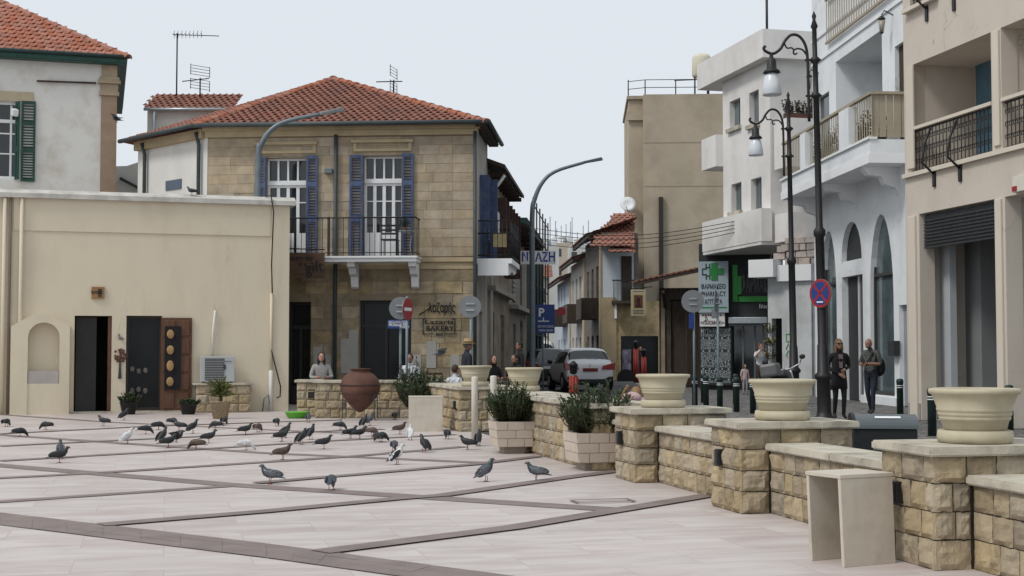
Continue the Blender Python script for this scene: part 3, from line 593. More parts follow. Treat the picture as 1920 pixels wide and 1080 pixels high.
# drain pipes left, conduit and cable right
for px_ in (6, 17, 38): pipe(e, [(X(px_), -.07, 0), (X(px_), -.07, Zt-.14)], .045 if px_ != 17 else .03, cream_pl if px_ != 17 else M('rusty_pipe', (.16, .13, .1), .7))
cx_ = X(508); pipe(e, [(cx_, -.08, 1.0), (cx_, -.08, 2.9)], .035, cream_pl, 'conduit'); pipe(e, [(cx_, -.09, 0), (cx_, -.09, 1.0)], .05, white_pl, 'conduit')
pts = [(X(498), .1, Zt+.1), (X(505), -.15, Zt+.1), (X(510), -.16, Zt-.3), (X(507), -.14, 3.6), (X(509), -.13, 2.9)]; pipe(e, pts, .016, ink, 'cable'); pipe(e, [(X(508), -.1, 1.5), (X(516), -.12, 1.1), (X(526), -.12, .6), (X(525), -.12, .36), (X(519), -.1, .33)], .016, ink, 'cable')
pipe(e, [(X(493), -.1, 0), (X(495), -.12, .3), (X(503), -.12, .4), (X(506), -.12, .2), (X(506), -.1, 0)], .014, M('teal_hose', (.05, .16, .18), .5), 'hose')
# AC unit on a stone plinth
e2 = empty('stone_plinth', C1.w(X(366), -.5), th, 'low stone plinth under the air conditioner', 'plinth'); pw = X(468)-X(366); ph = Z(416, 716)-.02
bx('core', dmortar, e2, .015, pw-.015, .015, .49, -.02, ph-.05); masonry(e2, (0, 0), 0, pw, [0, ph*.3, ph*.62, ph-.05], (.2, .42)); masonry(e2, (pw, 0), PI/2, .49, [0, ph*.3, ph*.62, ph-.05], (.2, .3)); slab(e2, -.06, pw+.05, -.05, .49, ph, .05)
ac = empty('air_conditioner', C1.w(X(375), -.38, ph), th, 'white outdoor air conditioner unit on the stone plinth', 'air conditioner'); aw, ah = X(438)-X(375), Z(405, 668)-ph
bx('casing', M('ac_white', (.42, .44, .44), .5, .04, 3), ac, 0, aw, 0, .28, .03, ah, .01); MB().box(.1, .56, -.012, -.001, .07, ah-.05).build('fan_grille', M('ac_grille', (.10, .105, .11), .5, .3, 60), ac)
for i in range(8): bx('grille_bar', M('ac_white', (.5, .5, .5)), ac, .1, .56, -.02, -.013, .10+i*(ah-.17)/8, .108+i*(ah-.17)/8)
bx('badge', M('gray_ink', (.2, .2, .22)), ac, aw-.24, aw-.08, -.012, -.001, ah-.13, ah-.11); bx('energy_label', M('label_navy', (.03, .035, .06)), ac, aw-.28, aw-.21, -.012, -.001, ah-.32, ah-.2); bx('foot', iron, ac, .05, .1, 0, .28, 0, .029); bx('foot', iron, ac, aw-.1, aw-.05, 0, .28, 0, .029)
pipe(e, [(X(399), -.06, Z(399, 668)), (X(399), -.05, 1.9), (X(403), -.05, Z(402, 582))], .028, white_pl, 'conduit')
# potted plants by the doors
def potplant(px, py, r, h, pm, label, kind, ph_):
    q = empty('potted_plant', gp(px, py), 0, label, 'plant'); MB().lathe([(r*.72, 0), (r, h), (r*1.05, h), (r*1.05, h+.02), (r*.9, h+.02), (r*.88, h-.03), (0, h-.03)], 24).build('pot', pm, q); k = MB()
    if kind == 'bush': leaves(k, (0, 0, h-.04), ph_, r*1.5, 40, 26, .06, .02)
    else:
        for i in range(90):
            a_ = R.uniform(0, 2*PI); el = R.uniform(.15, 1.4); l = R.uniform(.25, .42); b_ = Vector((0, 0, h+ph_*R.uniform(.3, 1))); d_ = Vector((math.cos(a_)*math.cos(el), math.sin(a_)*math.cos(el), math.sin(el))); sd_ = d_.cross(Vector((0, 0, 1))).normalized()*.014
            k.add([b_-sd_, b_+sd_, b_+d_*l*.6+sd_*.8+Vector((0, 0, .02)), b_+d_*l-Vector((0, 0, .05)), b_+d_*l*.6-sd_*.8+Vector((0, 0, .02))], [(0, 1, 2, 3, 4)], 1, False)
        k.tube([(0, 0, h-.05), (.02, 0, h+ph_)], .03, 6, 0)
    k.build('foliage', [wood_stem, leaf_y if kind != 'bush' else leaf_m, leaf_l], q); return q
dkpot = M('dark_pot', (.02, .02, .02), .6); potplant(241, 777, .2, .26, dkpot, 'leafy green plant in a dark pot between the doorways', 'bush', .32); potplant(353, 777, .2, .22, dkpot, 'small sparse plant in a dark trough under the open wooden door', 'bush', .2); potplant(413, 785, .22, .36, M('pebble_pot', (.33, .26, .17), .9, .5, 30, .5, 40), 'spiky yucca in a pebbled pot before the stone plinth', 'yucca', .3)
# ---------- 2. white house with green shutters (left) ----------
c = atY(212, 600, 41.5); H2 = Fr(c.x, c.y, th); e = H2.root('white_house', 'white plastered house with red hip roof and green shutters', 'house'); X = H2.X; Z = H2.Z
ze = Z(120, 112); wx0, wx1, wz0, wz1 = X(-40), X(31), Z(10, 336), Z(10, 190)
k = MB(); wall_open(k, -9, -.001, 0, ze, .35, [(wx0, wx1, wz0, wz1)]); k.build('wall', peel_pl, e); bx('side_wall', peel_pl, e, -.35, -.002, .352, 9, 0, ze); bx('interior', dark_in, e, -8.9, -.36, .5, 9, 0, ze-.05)
qx = X(184); zq = Z(200, 180); bx('quoin_pilaster', M('brown_stone', (.30, .215, .15), .9, .15, 2, .3, 20, stain=(.4, .32, .25), stain_amt=.4), e, qx, .03, -.06, -.001, 0, zq)
for z0, z1, dx in ((zq+.001, zq+.12, .06), (zq+.121, zq+.36, .03), (zq+.361, zq+.46, .1), (zq+.461, zq+.56, .06), (zq+.561, ze-.001, 0)): bx('capital', M('capital_stone', (.36, .29, .2), .9, .2, 4, .3, 20), e, qx-dx, .03+dx, -.06-dx, -.0015, z0, z1, .008)
bx('lintel', M('pale_lintel', (.44, .37, .26), .9), e, wx0-.1, wx1+.38, -.03, -.001, wz1+.02, wz1+.3); fr = MB(); wall_open(fr, wx0+.001, wx1-.001, wz0+.001, wz1-.001, .08, [(wx0+.08, wx1-.09, wz0+.1, wz1-.62), (wx0+.08, wx1-.09, wz1-.52, wz1-.08)], .12); fr.build('window_frame', whitepaint, e)
bx('window_pane', glass, e, wx0+.02, wx1-.02, .17, .19, wz0+.02, wz1-.02)
for z in (wz0+.75, wz0+1.35): bx('glazing_bar', whitepaint, e, wx0+.08, wx1-.09, .135, .165, z, z+.04)
bx('glazing_bar', whitepaint, e, X(12), X(14)+.03, .13, .166, wz0+.1, wz1-.1)
def shutter(parent, x0, x1, z0, z1, mat, y=-.06, n=18, name='shutter', rz=0):
    s = empty if False else None; m = MB(); wall_open(m, 0, x1-x0, 0, z1-z0, .045, [(.06, x1-x0-.06, .08, (z1-z0)*.36), (.06, x1-x0-.06, (z1-z0)*.42, (z1-z0)*.70), (.06, x1-x0-.06, (z1-z0)*.75, z1-z0-.08)]); o = m.build(name, mat, parent); o.location = (x0, y, z0); o.rotation_euler = (0, 0, rz)
    hz = z1-z0; sl = MB().hexa([(.06, .032, 0), (x1-x0-.06, .032, 0), (x1-x0-.06, .038, .006), (.06, .038, .006), (.06, .005, .03), (x1-x0-.06, .005, .03), (x1-x0-.06, .011, .036), (.06, .011, .036)]).mesh('slat', mat)
    for a_, b_ in ((.08, hz*.36), (hz*.42, hz*.70), (hz*.75, hz-.08)):
        q = max(2, int((b_-a_)/(hz/(n*1.4))))
        for i in range(q): inst('slat', sl, o, (0, 0, a_+(b_-a_)*i/q))
    return o
shutter(e, X(33)+.02, X(61), wz0-.05, wz1+.03, green_p, -.07, 22); shutter(e, wx1-.13, X(33), wz0, wz1, M('green_shutter_edge', (.014, .07, .05), .5), .0, 22, rz=-.9)
pipe(e, [(X(62), -.06, Z(62, 152)), (X(110), -.075, Z(110, 154)), (X(174), -.06, Z(174, 156))], .028, M('rust_bar', (.05, .035, .03), .8), 'tie_bar'); o = MB(); o.box(-.08, .08, -.2, .1, -.1, .1); o = o.build('security_camera', whitepaint, e, .02); o.location = (X(21), -.2, Z(21, 212)); o.rotation_euler = (.3, 0, .3)
# roof: front and right slopes
ov = .32; zE = ze+.14; rise, run = 2.9, 4.6; ev = [Vector((-9.3, -ov, zE)), Vector((ov, -ov, zE)), Vector((ov, 9, zE)), Vector((-run, run-ov, zE+rise)), Vector((-9.3, run-ov, zE+rise))]
m = MB(); m.add([v-Vector((0, 0, .03)) for v in ev], [(0, 1, 3, 4), (1, 2, 3)]); m.build('roof_deck', tile_j, e)
u = Vector((1, 0, 0)); v = Vector((0, run, rise)).normalized(); sl_ = math.hypot(run, rise); nrm = u.cross(v); tm = MB(); tw, thh = .235, .33
tiles_on(tm, Vector((0, 0, 0)), u, v, [(0, 0), (tw, 0), (tw, thh), (0, thh)], tw, thh, 0); tme = tm.mesh('roof_tile', tile_r); mat_r = Matrix((u, v, nrm)).transposed(); cnt = 0
for r in range(int(sl_/thh)):
    b_ = r*thh; a1 = 9.3+ov-(b_/sl_)*(run+ov); a_ = a1-tw
    while a_ > 9.3-X(-30)*0-7.2 and cnt < 290:
        o = inst('roof_tile', tme, e, ev[0]+u*a_+v*b_+nrm*R.uniform(0, .008)); cnt += 1; a_ -= tw
ridge(e, ev[1]-Vector((0, 0, .04)), ev[3]-Vector((0, 0, .04)), 12, .14); bx('gutter_board', green_p, e, -9.3, ov-.02, -ov-.02, -.07, zE-.2, zE-.03); bx('gutter_board', green_p, e, ov-.25, ov-.021, -.069, 9, zE-.2, zE-.035); pipe(e, [(-9.3, -ov-.05, zE-.02), (ov+.05, -ov-.05, zE-.02)], .06, M('green_gutter', (.02, .045, .045), .5), 'gutter'); bx('soffit', green_p, e, -9.3, ov-.03, -ov, -.062, zE-.24, zE-.201)
# ---------- 3. bakery building ----------
c = atY(890, 600, 38); TH3 = -math.radians(4.5); B3 = Fr(c.x, c.y, TH3); e = B3.root('bakery_building', 'two storey sandstone corner building with red hip roof and blue shutters', 'building'); X = B3.X; Z = B3.Z
xl = X(386); ze = Z(700, 236); zf = Z(700, 488)
w1 = (X(497), X(572), zf, Z(535, 296)); w2 = (X(680), X(752), zf, Z(716, 292)); g1 = (X(540), X(583), 0, Z(560, 566)); g2 = (X(674), X(771), 0, Z(720, 563)); ops = [w1, w2, g1, g2]
k = MB(); wall_open(k, xl, 0, 0, ze, .4, ops); k.build('wall', mortar, e); bx('interior', dark_in, e, xl+.1, -.41, .9, 3.55, 0, ze-.1)
zsu = [zf+.1+i*(ze-.3-zf-.1)/13 for i in range(14)]; q = .62
n = blocks(e, xl+.02, -q, zsu, [(o[0]-.02, o[1]+.02, o[2], o[3]+.02) for o in ops], ashlar, (.45, .85), limit=170)
zz = zsu[0]
for i in range(13): bx('quoin_block', ashlar, e, -q+.004, .012, -.022, .03, zsu[i]+.004, zsu[i+1]-.004)
zg = [i*(zf-.25)/11 for i in range(12)]; n = blocks(e, xl+.02, .01, zg, ops, oldstone, (.35, .8), proud=(.0, .03), gap=.014, limit=110)
bx('cornice', M('cornice_stone', (.40, .32, .2), .9, .15, 2, .2, 20), e, xl-.05, .1, -.1, -.001, ze-.28, ze-.12); bx('cornice', M('cornice_stone', (.40, .32, .2)), e, xl-.1, .15, -.18, .0, ze-.119, ze+.02); bx('string_course', M('cornice_stone', (.4, .32, .2)), e, X(783), .06, -.09, -.001, zf-.06, zf+.06, .01); bx('string_course', M('cornice_stone', (.4, .32, .2)), e, xl, .02, -.03, -.001, zf-.249, zf-.061)
def french(parent, op, y=.16):
    x0, x1, z0, z1 = op; zt = z1-.72
    m = MB(); w = (x1-x0)/4; hol = [(x0+.05+i*w*.985, x0+.05+(i+1)*w*.985-.05, zt+.1, z1-.06) for i in range(4)]
    for i in range(4):
        a_ = x0+.06+i*w*.985; 
        for j in range(3): hol.append((a_+.015, a_+w*.985-.075, z0+.75+j*(zt-.85-z0)/3+.03, z0+.75+(j+1)*(zt-.85-z0)/3))
    wall_open(m, x0+.001, x1-.001, z0+.001, z1-.001, .06, hol, y); fo = m.build('french_window', whitepaint, parent)
    bx('transom', whitepaint, fo, x0+.01, x1-.01, y-.05, y-.001, zt-.03, zt+.07); bx('window_pane', glass, fo, x0+.02, x1-.02, y+.062, y+.07, z0+.05, z1-.03); bx('curtain', curtain, fo, x0+.02, x1-.5 if R.random() < .5 else x1-.3, y+.3, y+.32, z0+.05, z1-.03)
french(e, w1); french(e, w2)
for o_, (sl0, sl1, sr0, sr1) in ((w1, (478, 497, 573, 595)), (w2, (655, 680, 753, 775))):
    shutter(e, X(sl0), X(sl1), o_[2]+.03, o_[3]+.02, blue_p, -.09, 26); shutter(e, X(sr0)+.01, X(sr1), o_[2]+.03, o_[3]+.04, blue_p, -.09, 26)
    m = MB(); a0, a1 = o_[0]-.28, o_[1]+.28; m.box(a0, a1, -.06, -.001, o_[3]+.12, o_[3]+.2); m.box(a0-.05, a1+.05, -.1, -.001, o_[3]+.36, o_[3]+.44); m.box(a0, a0+.09, -.05, -.001, o_[3]+.2, o_[3]+.36); m.box(a1-.09, a1, -.05, -.001, o_[3]+.2, o_[3]+.36); m.build('window_hood', M('cornice_stone', (.4, .32, .2)), e)
# ground floor doors
for o_, nm in ((g1, 'shop_door'), (g2, 'bakery_door')):
    m = MB(); wall_open(m, o_[0]+.001, o_[1]-.001, .02, o_[3]-.001, .07, [(o_[0]+.08, (o_[0]+o_[1])/2-.04, .5, o_[3]-.75), ((o_[0]+o_[1])/2+.04, o_[1]-.08, .5, o_[3]-.75), (o_[0]+.08, o_[1]-.08, o_[3]-.65, o_[3]-.08)], .2); d_ = m.build(nm, M('black_door', (.018, .018, .02), .45, .2, 3), e); bx('door_glass', dglass, d_, o_[0]+.02, o_[1]-.02, .272, .28, .03, o_[3]-.03)
for i, (p0, p1, y0, y1) in enumerate([(655, 672, 700, 618), (640, 655, 700, 635), (588, 606, 700, 650), (606, 622, 700, 665), (772, 790, 700, 665), (845, 862, 705, 665), (800, 818, 690, 640)]): bx('gray_render_patch', M('gray_render', (.36, .35, .33), .9, .1, 2, .2, 20), e, X(p0), X(p1), -.036-.001*i, -.02, max(.05, Z(p0, y0)), Z(p0, y1))
# balcony
bz = Z(660, 488); bx0, bx1 = X(540, -.95)-.3, X(780, -.95); b_ = MB(); b_.box(bx0, bx1, -.95, -.101, bz-.10, bz); b_.box(bx0-.03, bx1+.03, -1.0, -.11, bz+.001, bz+.05)
bal = b_.build('balcony', trimw, e)
for px_ in (661, 775): 
    m = MB(); xx = X(px_, -.5); m.prism([(-.101, bz-.101), (-.8, bz-.101), (-.8, bz-.22), (-.62, bz-.26), (-.5, bz-.42), (-.3, bz-.48), (-.22, bz-.75), (-.101, bz-.8)], 0, xx-.1, xx+.1); m.build('bracket', trimw, bal)
zr = Z(660, 408, -.95); m = MB()
for z in (zr, bz+.14): m.tube([(bx1-.02, -.15, z), (bx1-.02, -.93, z), (bx0, -.93, z)], .022 if z == zr else .014, 6)
m.build('handrail', iron, bal); nb = 26; bars('baluster', bal, iron, bx0, bx1-.05, -.93, bz+.05, zr, nb, .009); bars('rail_post', bal, iron, bx0, bx1-.04, -.93, bz+.05, zr+.03, 4, .024, 'sq')
for y in (-.3, -.5, -.7): inst('baluster', MB().tube([(bx1-.02, y, bz+.05), (bx1-.02, y, zr)], .009, 6).mesh('baluster', iron), bal)
# chair and table on the balcony
def chair(parent_loc, rz, label, h=.82, mat=iron):
    c_ = empty('chair', parent_loc, rz, label, 'chair')
    for x in (-.2, .2):
        MB().tube([(x, .2, 0), (x, .2, .45), (x, .24, h)], .014, 6).build('leg', mat, c_); MB().tube([(x, -.2, 0), (x, -.2, .45)], .014, 6).build('leg', mat, c_)
    MB().box(-.22, .22, -.22, .22, .44, .47).build('seat', mat, c_); m = MB()
    for z in (.58, .68, h-.02): m.box(-.2, .2, .205, .23, z, z+.05)
    m.build('backrest', mat, c_); return c_
p = B3.w(X(731, -.6), -.6, bz+.052); chair(p, TH3+PI, 'black slatted chair on the bakery balcony')
t_ = empty('side_table', B3.w(X(758, -.55), -.55, bz+.052), TH3, 'little round wire table with a plant, on the bakery balcony', 'table'); MB().lathe([(.26, .68), (.27, .69), (.26, .70), (0, .70)], 20).build('table_top', galv, t_)
for s in (-1, 1): MB().tube([(s*.2, 0, 0), (s*.15, 0, .3), (s*.2, 0, .68)], .012, 6).build('leg', galv, t_)
q_ = empty('potted_plant', B3.w(X(758, -.55), -.55, bz+.755), 0, 'tiny potted plant on the balcony table', 'plant'); MB().lathe([(.05, 0), (.07, .1), (.0, .1)], 12).build('pot', terracotta, q_); m = MB(); leaves(m, (0, 0, .08), .35, .12, 12, 12, .08, .015); m.build('foliage', LEAF, q_)
# drain pipes, lamp, gutter
for px_ in (629,): pipe(e, [(X(px_), -.09, 0), (X(px_), -.09, ze-.25)], .055)
pipe(e, [(.02, -.14, .2), (.02, -.14, ze-.2)], .05); bx('wall_lamp', graymetal, e, X(608), X(623), -.16, -.03, Z(615, 326), Z(615, 317), .01)
# script lettering on the wall
text('λαζαρής', .36, ink, e, X(829), -.05, Z(829, 578), .006, X(854)-X(803), ry=0); text('Lazaris', .17, ink, e, X(824), -.05, Z(824, 604), .002, X(850)-X(797)); text('BAKERY', .18, ink, e, X(825), -.05, Z(825, 616), .003, X(850)-X(798)); text('BAR', .11, ink, e, X(824), -.05, Z(824, 627), .004)
m = MB(); fx0, fx1, fz0, fz1 = X(793), X(854), Z(824, 627), Z(824, 597)
for a_ in ((fx0, fx0+.025, fz0, fz1), (fx1-.025, fx1, fz0, fz1), (fx0+.026, fx0+.1, fz1-.025, fz1), (fx1-.1, fx1-.026, fz1-.025, fz1), (fx0+.026, fx0+.32, fz0, fz0+.025), (fx1-.32, fx1-.026, fz0, fz0+.025)): m.box(a_[0], a_[1], -.055, -.045, a_[2], a_[3])
m.build('lettering_frame', ink, e); pipe(e, [(X(786), -.05, Z(786, 590)), (X(800), -.05, Z(800, 582)), (X(812), -.05, Z(812, 572))], .012, ink, 'lettering')
# wooden sign hanging beside the building
sg = empty('hanging_sign', B3.w(X(574, -1.1), -1.12, Z(574, 498, -1.1)), TH3, 'brown wooden hanging sign with black script under the balcony', 'sign'); w_, h_ = (X(608, -1.1)-X(540, -1.1)), Z(574, 474, -1.1)-Z(574, 522, -1.1)
bx('board', wood_sign, sg, -w_/2, w_/2, -.02, .02, -h_/2, h_/2, .006); text('every day', .2, ink, sg, -.12, -.024, .2, .002, .62); text('is a', .17, ink, sg, -.1, -.024, .03, .002); text('gift', .42, ink, sg, .22, -.026, -.06, .004, .5, ry=-.15); pipe(sg, [(-w_/2-.1, 0, h_/2+.12), (w_/2, 0, h_/2+.08)], .016, iron, 'arm')
# ---- side wall along the street
SF = Fr(B3.w(0, 0).x, B3.w(0, 0).y, TH3+PI/2); SL = 3.62
m = MB(); wall_open(m, .401, SL, 0, ze, .35, [(1.2, 2.1, 0, 2.6), (1.3, 2.3, zf, zf+2.5)]); sw_ = m.build('side_wall', M('dim_plaster', (.40, .38, .35), .9, .15, 1.2, .3, 20, stain=(.2, .18, .16), stain_amt=.6), e); sw_.rotation_euler = (0, 0, PI/2)
def sbox(name, mat, x0, x1, y0, y1, z0, z1, bevel=0):   # part given in side-wall frame
    o = bx(name, mat, e, x0, x1, y0, y1, z0, z1, bevel); o.rotation_euler = (0, 0, PI/2); return o
sbox('side_shutter', blue_p, 1.25, 1.30, -.28, -.02, zf+.05, zf+2.5); sbox('side_shutter', blue_p, 2.3, 2.36, -.42, -.02, zf+.05, zf+2.5); sbox('side_door', wood_d, 1.2, 2.1, .15, .2, .02, 2.6)
sb = sbox('side_balcony', trimw, .3, 3.2, -1.0, -.02, bz-.09, bz+.05)
m = MB(); m.prism([(.3, bz-.091), (3.2, bz-.091), (3.2, bz-.2), (2.4, bz-.3), (1.6, bz-.24), (.9, bz-.36), (.3, bz-.42)], 1, -.9, -.05); o = m.build('balcony_bracket', trimw, e); o.rotation_euler = (0, 0, PI/2)
m = MB(); zr2 = bz+1.1
for z in (zr2, bz+.75, bz+.14): m.tube([(.33, -.05, z), (.33, -.97, z), (3.17, -.97, z), (3.17, -.05, z)], .02, 6)
o = m.build('side_handrail', iron, e); o.rotation_euler = (0, 0, PI/2)
bme = MB().tube([(0, 0, bz+.05), (0, 0, zr2)], .009, 6).mesh('baluster', iron)
for i in range(24): q = B3; o = inst('baluster', bme, e, (.97, .33+i*2.84/23, 0))
for i in range(7): inst('baluster', bme, e, (.08+i*.13, .33, 0)); inst('baluster', bme, e, (.08+i*.13, 3.17, 0))
acb = sbox('wall_air_conditioner', M('ac_white', (.5, .5, .5)), 2.6, 3.3, -.4, -.03, zf+.9, zf+1.6, .01)
chair(SF.w(1.0, -.5, bz+.052), SF.th, 'dark wicker chair on the side balcony above the street')
o = MB(); o.box(-.2, .2, -.02, .02, 0, .38); o = o.build('cushion', M('straw_cushion', (.45, .36, .2), .9, .2, 9), None, .015); o.location = SF.w(.75, -.62, bz+.4); o.rotation_euler = (.25, 0, .2); tag(o, 'straw coloured cushion leaning in the side balcony chair', 'cushion')
# ---- left wing, angled
wl = atY(255, 600, 41.2); wr = B3.w(xl, 0); WG = Fr(wl.x, wl.y, math.atan2(wr.y-wl.y, wr.x-wl.x)); wL = (Vector((wr.x, wr.y, 0))-Vector((wl.x, wl.y, 0))).length
eW = empty('wing_frame', (0, 0, 0)); bpy.data.objects.remove(eW)
def wing(name, mat, x0, x1, y0, y1, z0, z1):
    m = MB(); m.box(x0, x1, y0, y1, z0, z1); o = m.build(name, mat, e); M_ = B3; o.rotation_euler = (0, 0, WG.th-TH3); p = WG.o-B3.o; o.location = (p.dot(B3.u), p.dot(B3.n), 0); return o
wing('wing_wall', white_pl, 0, wL-.002, 0, .3, 0, ze-.02); wing('wing_cornice', M('cornice_stone', (.4, .32, .2)), 0, wL-.1, -.15, -.001, ze-.28, ze-.02); wing('wing_vent', M('blue_gray_louvre', (.09, .12, .17), .6), WG.X(309), WG.X(338), -.03, -.001, WG.Z(323, 356), WG.Z(323, 338)); wing('wing_side', white_pl, 0, .25, .301, 6, 0, ze-.02)
for px_ in (273, 375): o = pipe(e, [(WG.X(px_), -.1, 0), (WG.X(px_), -.1, ze-.45), (WG.X(px_), -.2, ze-.1)], .055); o.rotation_euler = (0, 0, WG.th-TH3); p = WG.o-B3.o; o.location = (p.dot(B3.u), p.dot(B3.n), 0)
# low wall left of the wing
lo = empty('yard_wall', Vector((atY(213, 600, 43.5).x, 43.5, 0)), .12, 'pale stepped yard wall with a slanted drain pipe, between the two red roofed houses', 'wall'); zz = atY(240, 290, 43.5).z; w_ = 1.9
MB().prism([(-.6, 0), (w_, 0), (w_, zz), (.9, zz-.15), (.35, zz-.35), (-.6, zz-.4)], 1, 0, .3).build('wall', white_pl, lo); pipe(lo, [(.15, -.08, zz-.75), (w_-.7, -.08, zz-1.3), (w_-.6, -.08, 0)], .05)
# roof
ov = .35; zE = ze+.03; FLp = Vector((xl-.3, -ov, zE)); FRp = Vector((ov, -ov, zE)); ap = atY(625, 147, 42.2)-B3.o; A_ = Vector((ap.dot(B3.u), ap.dot(B3.n), ap.z)); BRp = Vector((ov, SL+.2, zE)); Bk = A_+Vector((0, .4, 0)); wlp = (WG.w(-.35, -.35)-B3.o); WLp = Vector((wlp.dot(B3.u), wlp.dot(B3.n), zE)); WBp = WLp+Vector((1.5, 4.5, 0))
m = MB(); dn = Vector((0, 0, .04)); m.add([p-dn for p in (FLp, FRp, A_, BRp, Bk, WLp, WBp)], [(0, 1, 2), (1, 3, 4, 2), (5, 0, 2), (5, 2, 4, 6)]); rf = m.build('roof', tile_j, e)
def slope_tiles(mb, P, Q, apexes, tw=.22, th_=.2):
    u = (Q-P).normalized(); nrm = u.cross(apexes[0]-P).normalized(); v = nrm.cross(u); poly = [(0, 0), ((Q-P).length, 0)]+[((a_-P).dot(u), (a_-P).dot(v)) for a_ in apexes]
    tiles_on(mb, P, u, v, poly, tw, th_)
m = MB(); slope_tiles(m, FLp, FRp, [A_], .21, .205); slope_tiles(m, FRp, BRp, [Bk, A_]); slope_tiles(m, WLp, FLp, [A_]); tag(m.build('roof_tiles', tile_j, rf), kind='stuff')
up = Vector((0, 0, .05)); up = Vector((0, 0, -.045)); ridge(rf, FRp+up, A_+up, 18, .145); ridge(rf, FLp+up, A_+up, 18, .145); ridge(rf, A_+up, Bk+up, 1, .145); ridge(rf, WLp+up, A_+up, 22, .11)
pipe(rf, [FLp+Vector((-.05, -.06, -.02)), FRp+Vector((.05, -.06, -.02))], .065, gutter, 'gutter'); pipe(rf, [WLp+Vector((-.05, -.06, -.02)), FLp+Vector((0, -.06, -.02))], .065, gutter, 'gutter'); pipe(rf, [FRp+Vector((.07, 0, -.02)), BRp+Vector((.07, 0, -.02))], .065, gutter, 'gutter'); m = MB(); m.box(ov-.3, ov-.02, -ov, SL, zE-.12, zE-.045); m.build('eaves_board', wood_d, rf)
# dormer room on the roof
dl_, dr_ = 276, 440; D = 45.; pL, pR = atY(dl_, 240, D), atY(dr_, 240, D); zr_, zl_ = atY(300, 181, D+1).z, atY(300, 205, D).z
dm = empty('roof_room', (pL.x, pL.y, 0), 0, 'small rooftop room with its own red tiled roof, behind the bakery roof', 'roof room'); w_ = pR.x-pL.x; bx('wall', white_pl, dm, 0, w_, 0, 2.5, ze, zl_-.03)
m = MB(); P0_, P1_ = Vector((-.05, -.2, zl_)), Vector((w_, -.2, zl_)); T0, T1 = Vector((-.05, 1.3, zr_+.1)), Vector((w_, 1.3, zr_+.1)); m.add([P0_, P1_, T1, T0], [(0, 1, 2, 3)]); rr_ = m.build('roof', tile_j, dm); m = MB(); u = Vector((1, 0, 0)); v = (T0-P0_).normalized(); tiles_on(m, P0_, u, v, [(0, 0), (w_+.05, 0), (w_+.05, (T0-P0_).length), (0, (T0-P0_).length)], .21, .25); tag(m.build('roof_tiles', tile_j, rr_), kind='stuff'); pipe(dm, [(-.05, -.25, zl_-.04), (w_, -.25, zl_-.04)], .05, galv, 'gutter'); pipe(dm, [(.3, -.22, zl_-.1), (.15, -.1, ze)], .05, galv)
MB().prism([(0, zl_), (1.3, zr_+.1), (2.5, zl_)], 0, 0, .05).build('gable', white_pl, dm)
# ---- further buildings on the left of the street
def street_house(x0, x1, name, label, mat, h, doors, wins, over=.5, deck=True, roofm=None):
    f = Fr(SF.w(x0, .0).x, SF.w(x0, 0).y, SF.th); q = f.root(name, label, 'building'); L = x1-x0; m = MB(); wall_open(m, 0, L-.003, 0, h, .4, doors+wins); m.build('wall', mat, q); bx('end_wall', mat, q, .001, .3, .401, 5, 0, h); bx('interior', dark_in, q, .3, L-.1, .7, 5, 0, h-.05)
    for d_ in doors: bx('door', wood_d, q, d_[0]+.02, d_[1]-.02, .2, .26, .02, d_[3]-.02)
    for d_ in wins: bx('window', wood_d, q, d_[0]+.02, d_[1]-.02, .15, .2, d_[2]+.02, d_[3]-.02)
    if deck: m = MB(); m.hexa([(-.3, -over, h-.05), (L+.1, -over, h-.05), (L+.1, 4, h+1.6), (-.3, 4, h+1.6), (-.3, -over, h+.06), (L+.1, -over, h+.06), (L+.1, 4, h+1.75), (-.3, 4, h+1.75)]); m.build('roof', roofm or wood_d, q)
    return f, q
f3, q3 = street_house(3.66, 11.5, 'timber_eaved_house', 'old plastered house with brown timber eaves and shutters beyond the side balcony', M('brown_old_plaster', (.27, .225, .18), .92, .3, 1.5, .5, 12, stain=(.1, .08, .06), stain_amt=.7, stain_scale=1.2), 7.0, [(1.0, 2.2, 0, 2.7), (4.6, 6.0, 0, 2.7)], [(1.0, 2.0, 4.0, 6.2), (3.4, 4.4, 4.0, 6.2), (5.8, 6.8, 4.0, 6.2)], .55)
for i in range(8): MB().box(.2+i, .3+i, -.5, .1, 6.76, 6.9).build('rafter', wood_d, q3)
for x in (.93, 2.0, 3.33, 4.4, 5.73, 6.8): bx('open_shutter', M('brown_shutter', (.06, .03, .025), .7, .3, 5), q3, x-.03, x+.03, -.5, -.01, 4.0, 6.2)
pipe(q3, [(.2, -.5, 6.8), (.15, -.3, 6.5), (.15, -.1, 6.3), (.15, -.1, 0)], .05, white_pl); bx('ledge', M('gray_ledge', (.3, .28, .25), .9, .2, 4), q3, 0, 7.8, -.25, -.002, 3.3, 3.45)
f4, q4 = street_house(11.65, 21, 'ruined_stone_house', 'crumbling grey stone house with boarded window, beyond the side balcony', M('gray_rubble', (.27, .245, .21), .95, .35, 3, .8, 8, stain=(.1, .09, .075), stain_amt=.7, stain_scale=1.5), 5.9, [(2, 3.2, 0, 2.5), (5.5, 7, 0, 2.7)], [(1.6, 2.8, 3.3, 4.9), (5.5, 6.6, 3.3, 4.9)], .75)
for i in range(9): z = 3.35+.17*i; bx('board', M('gray_board', (.3, .29, .27), .9, .3, 5), q4, 1.5+R.uniform(-.1, .1), 2.9+R.uniform(-.1, .1), -.04-.002*i, -.005, z, z+.13)
for i in range(5): MB().box(.4+i*1.9, .52+i*1.9, -.7, .1, 5.68, 5.8).build('rafter', wood_d, q4)
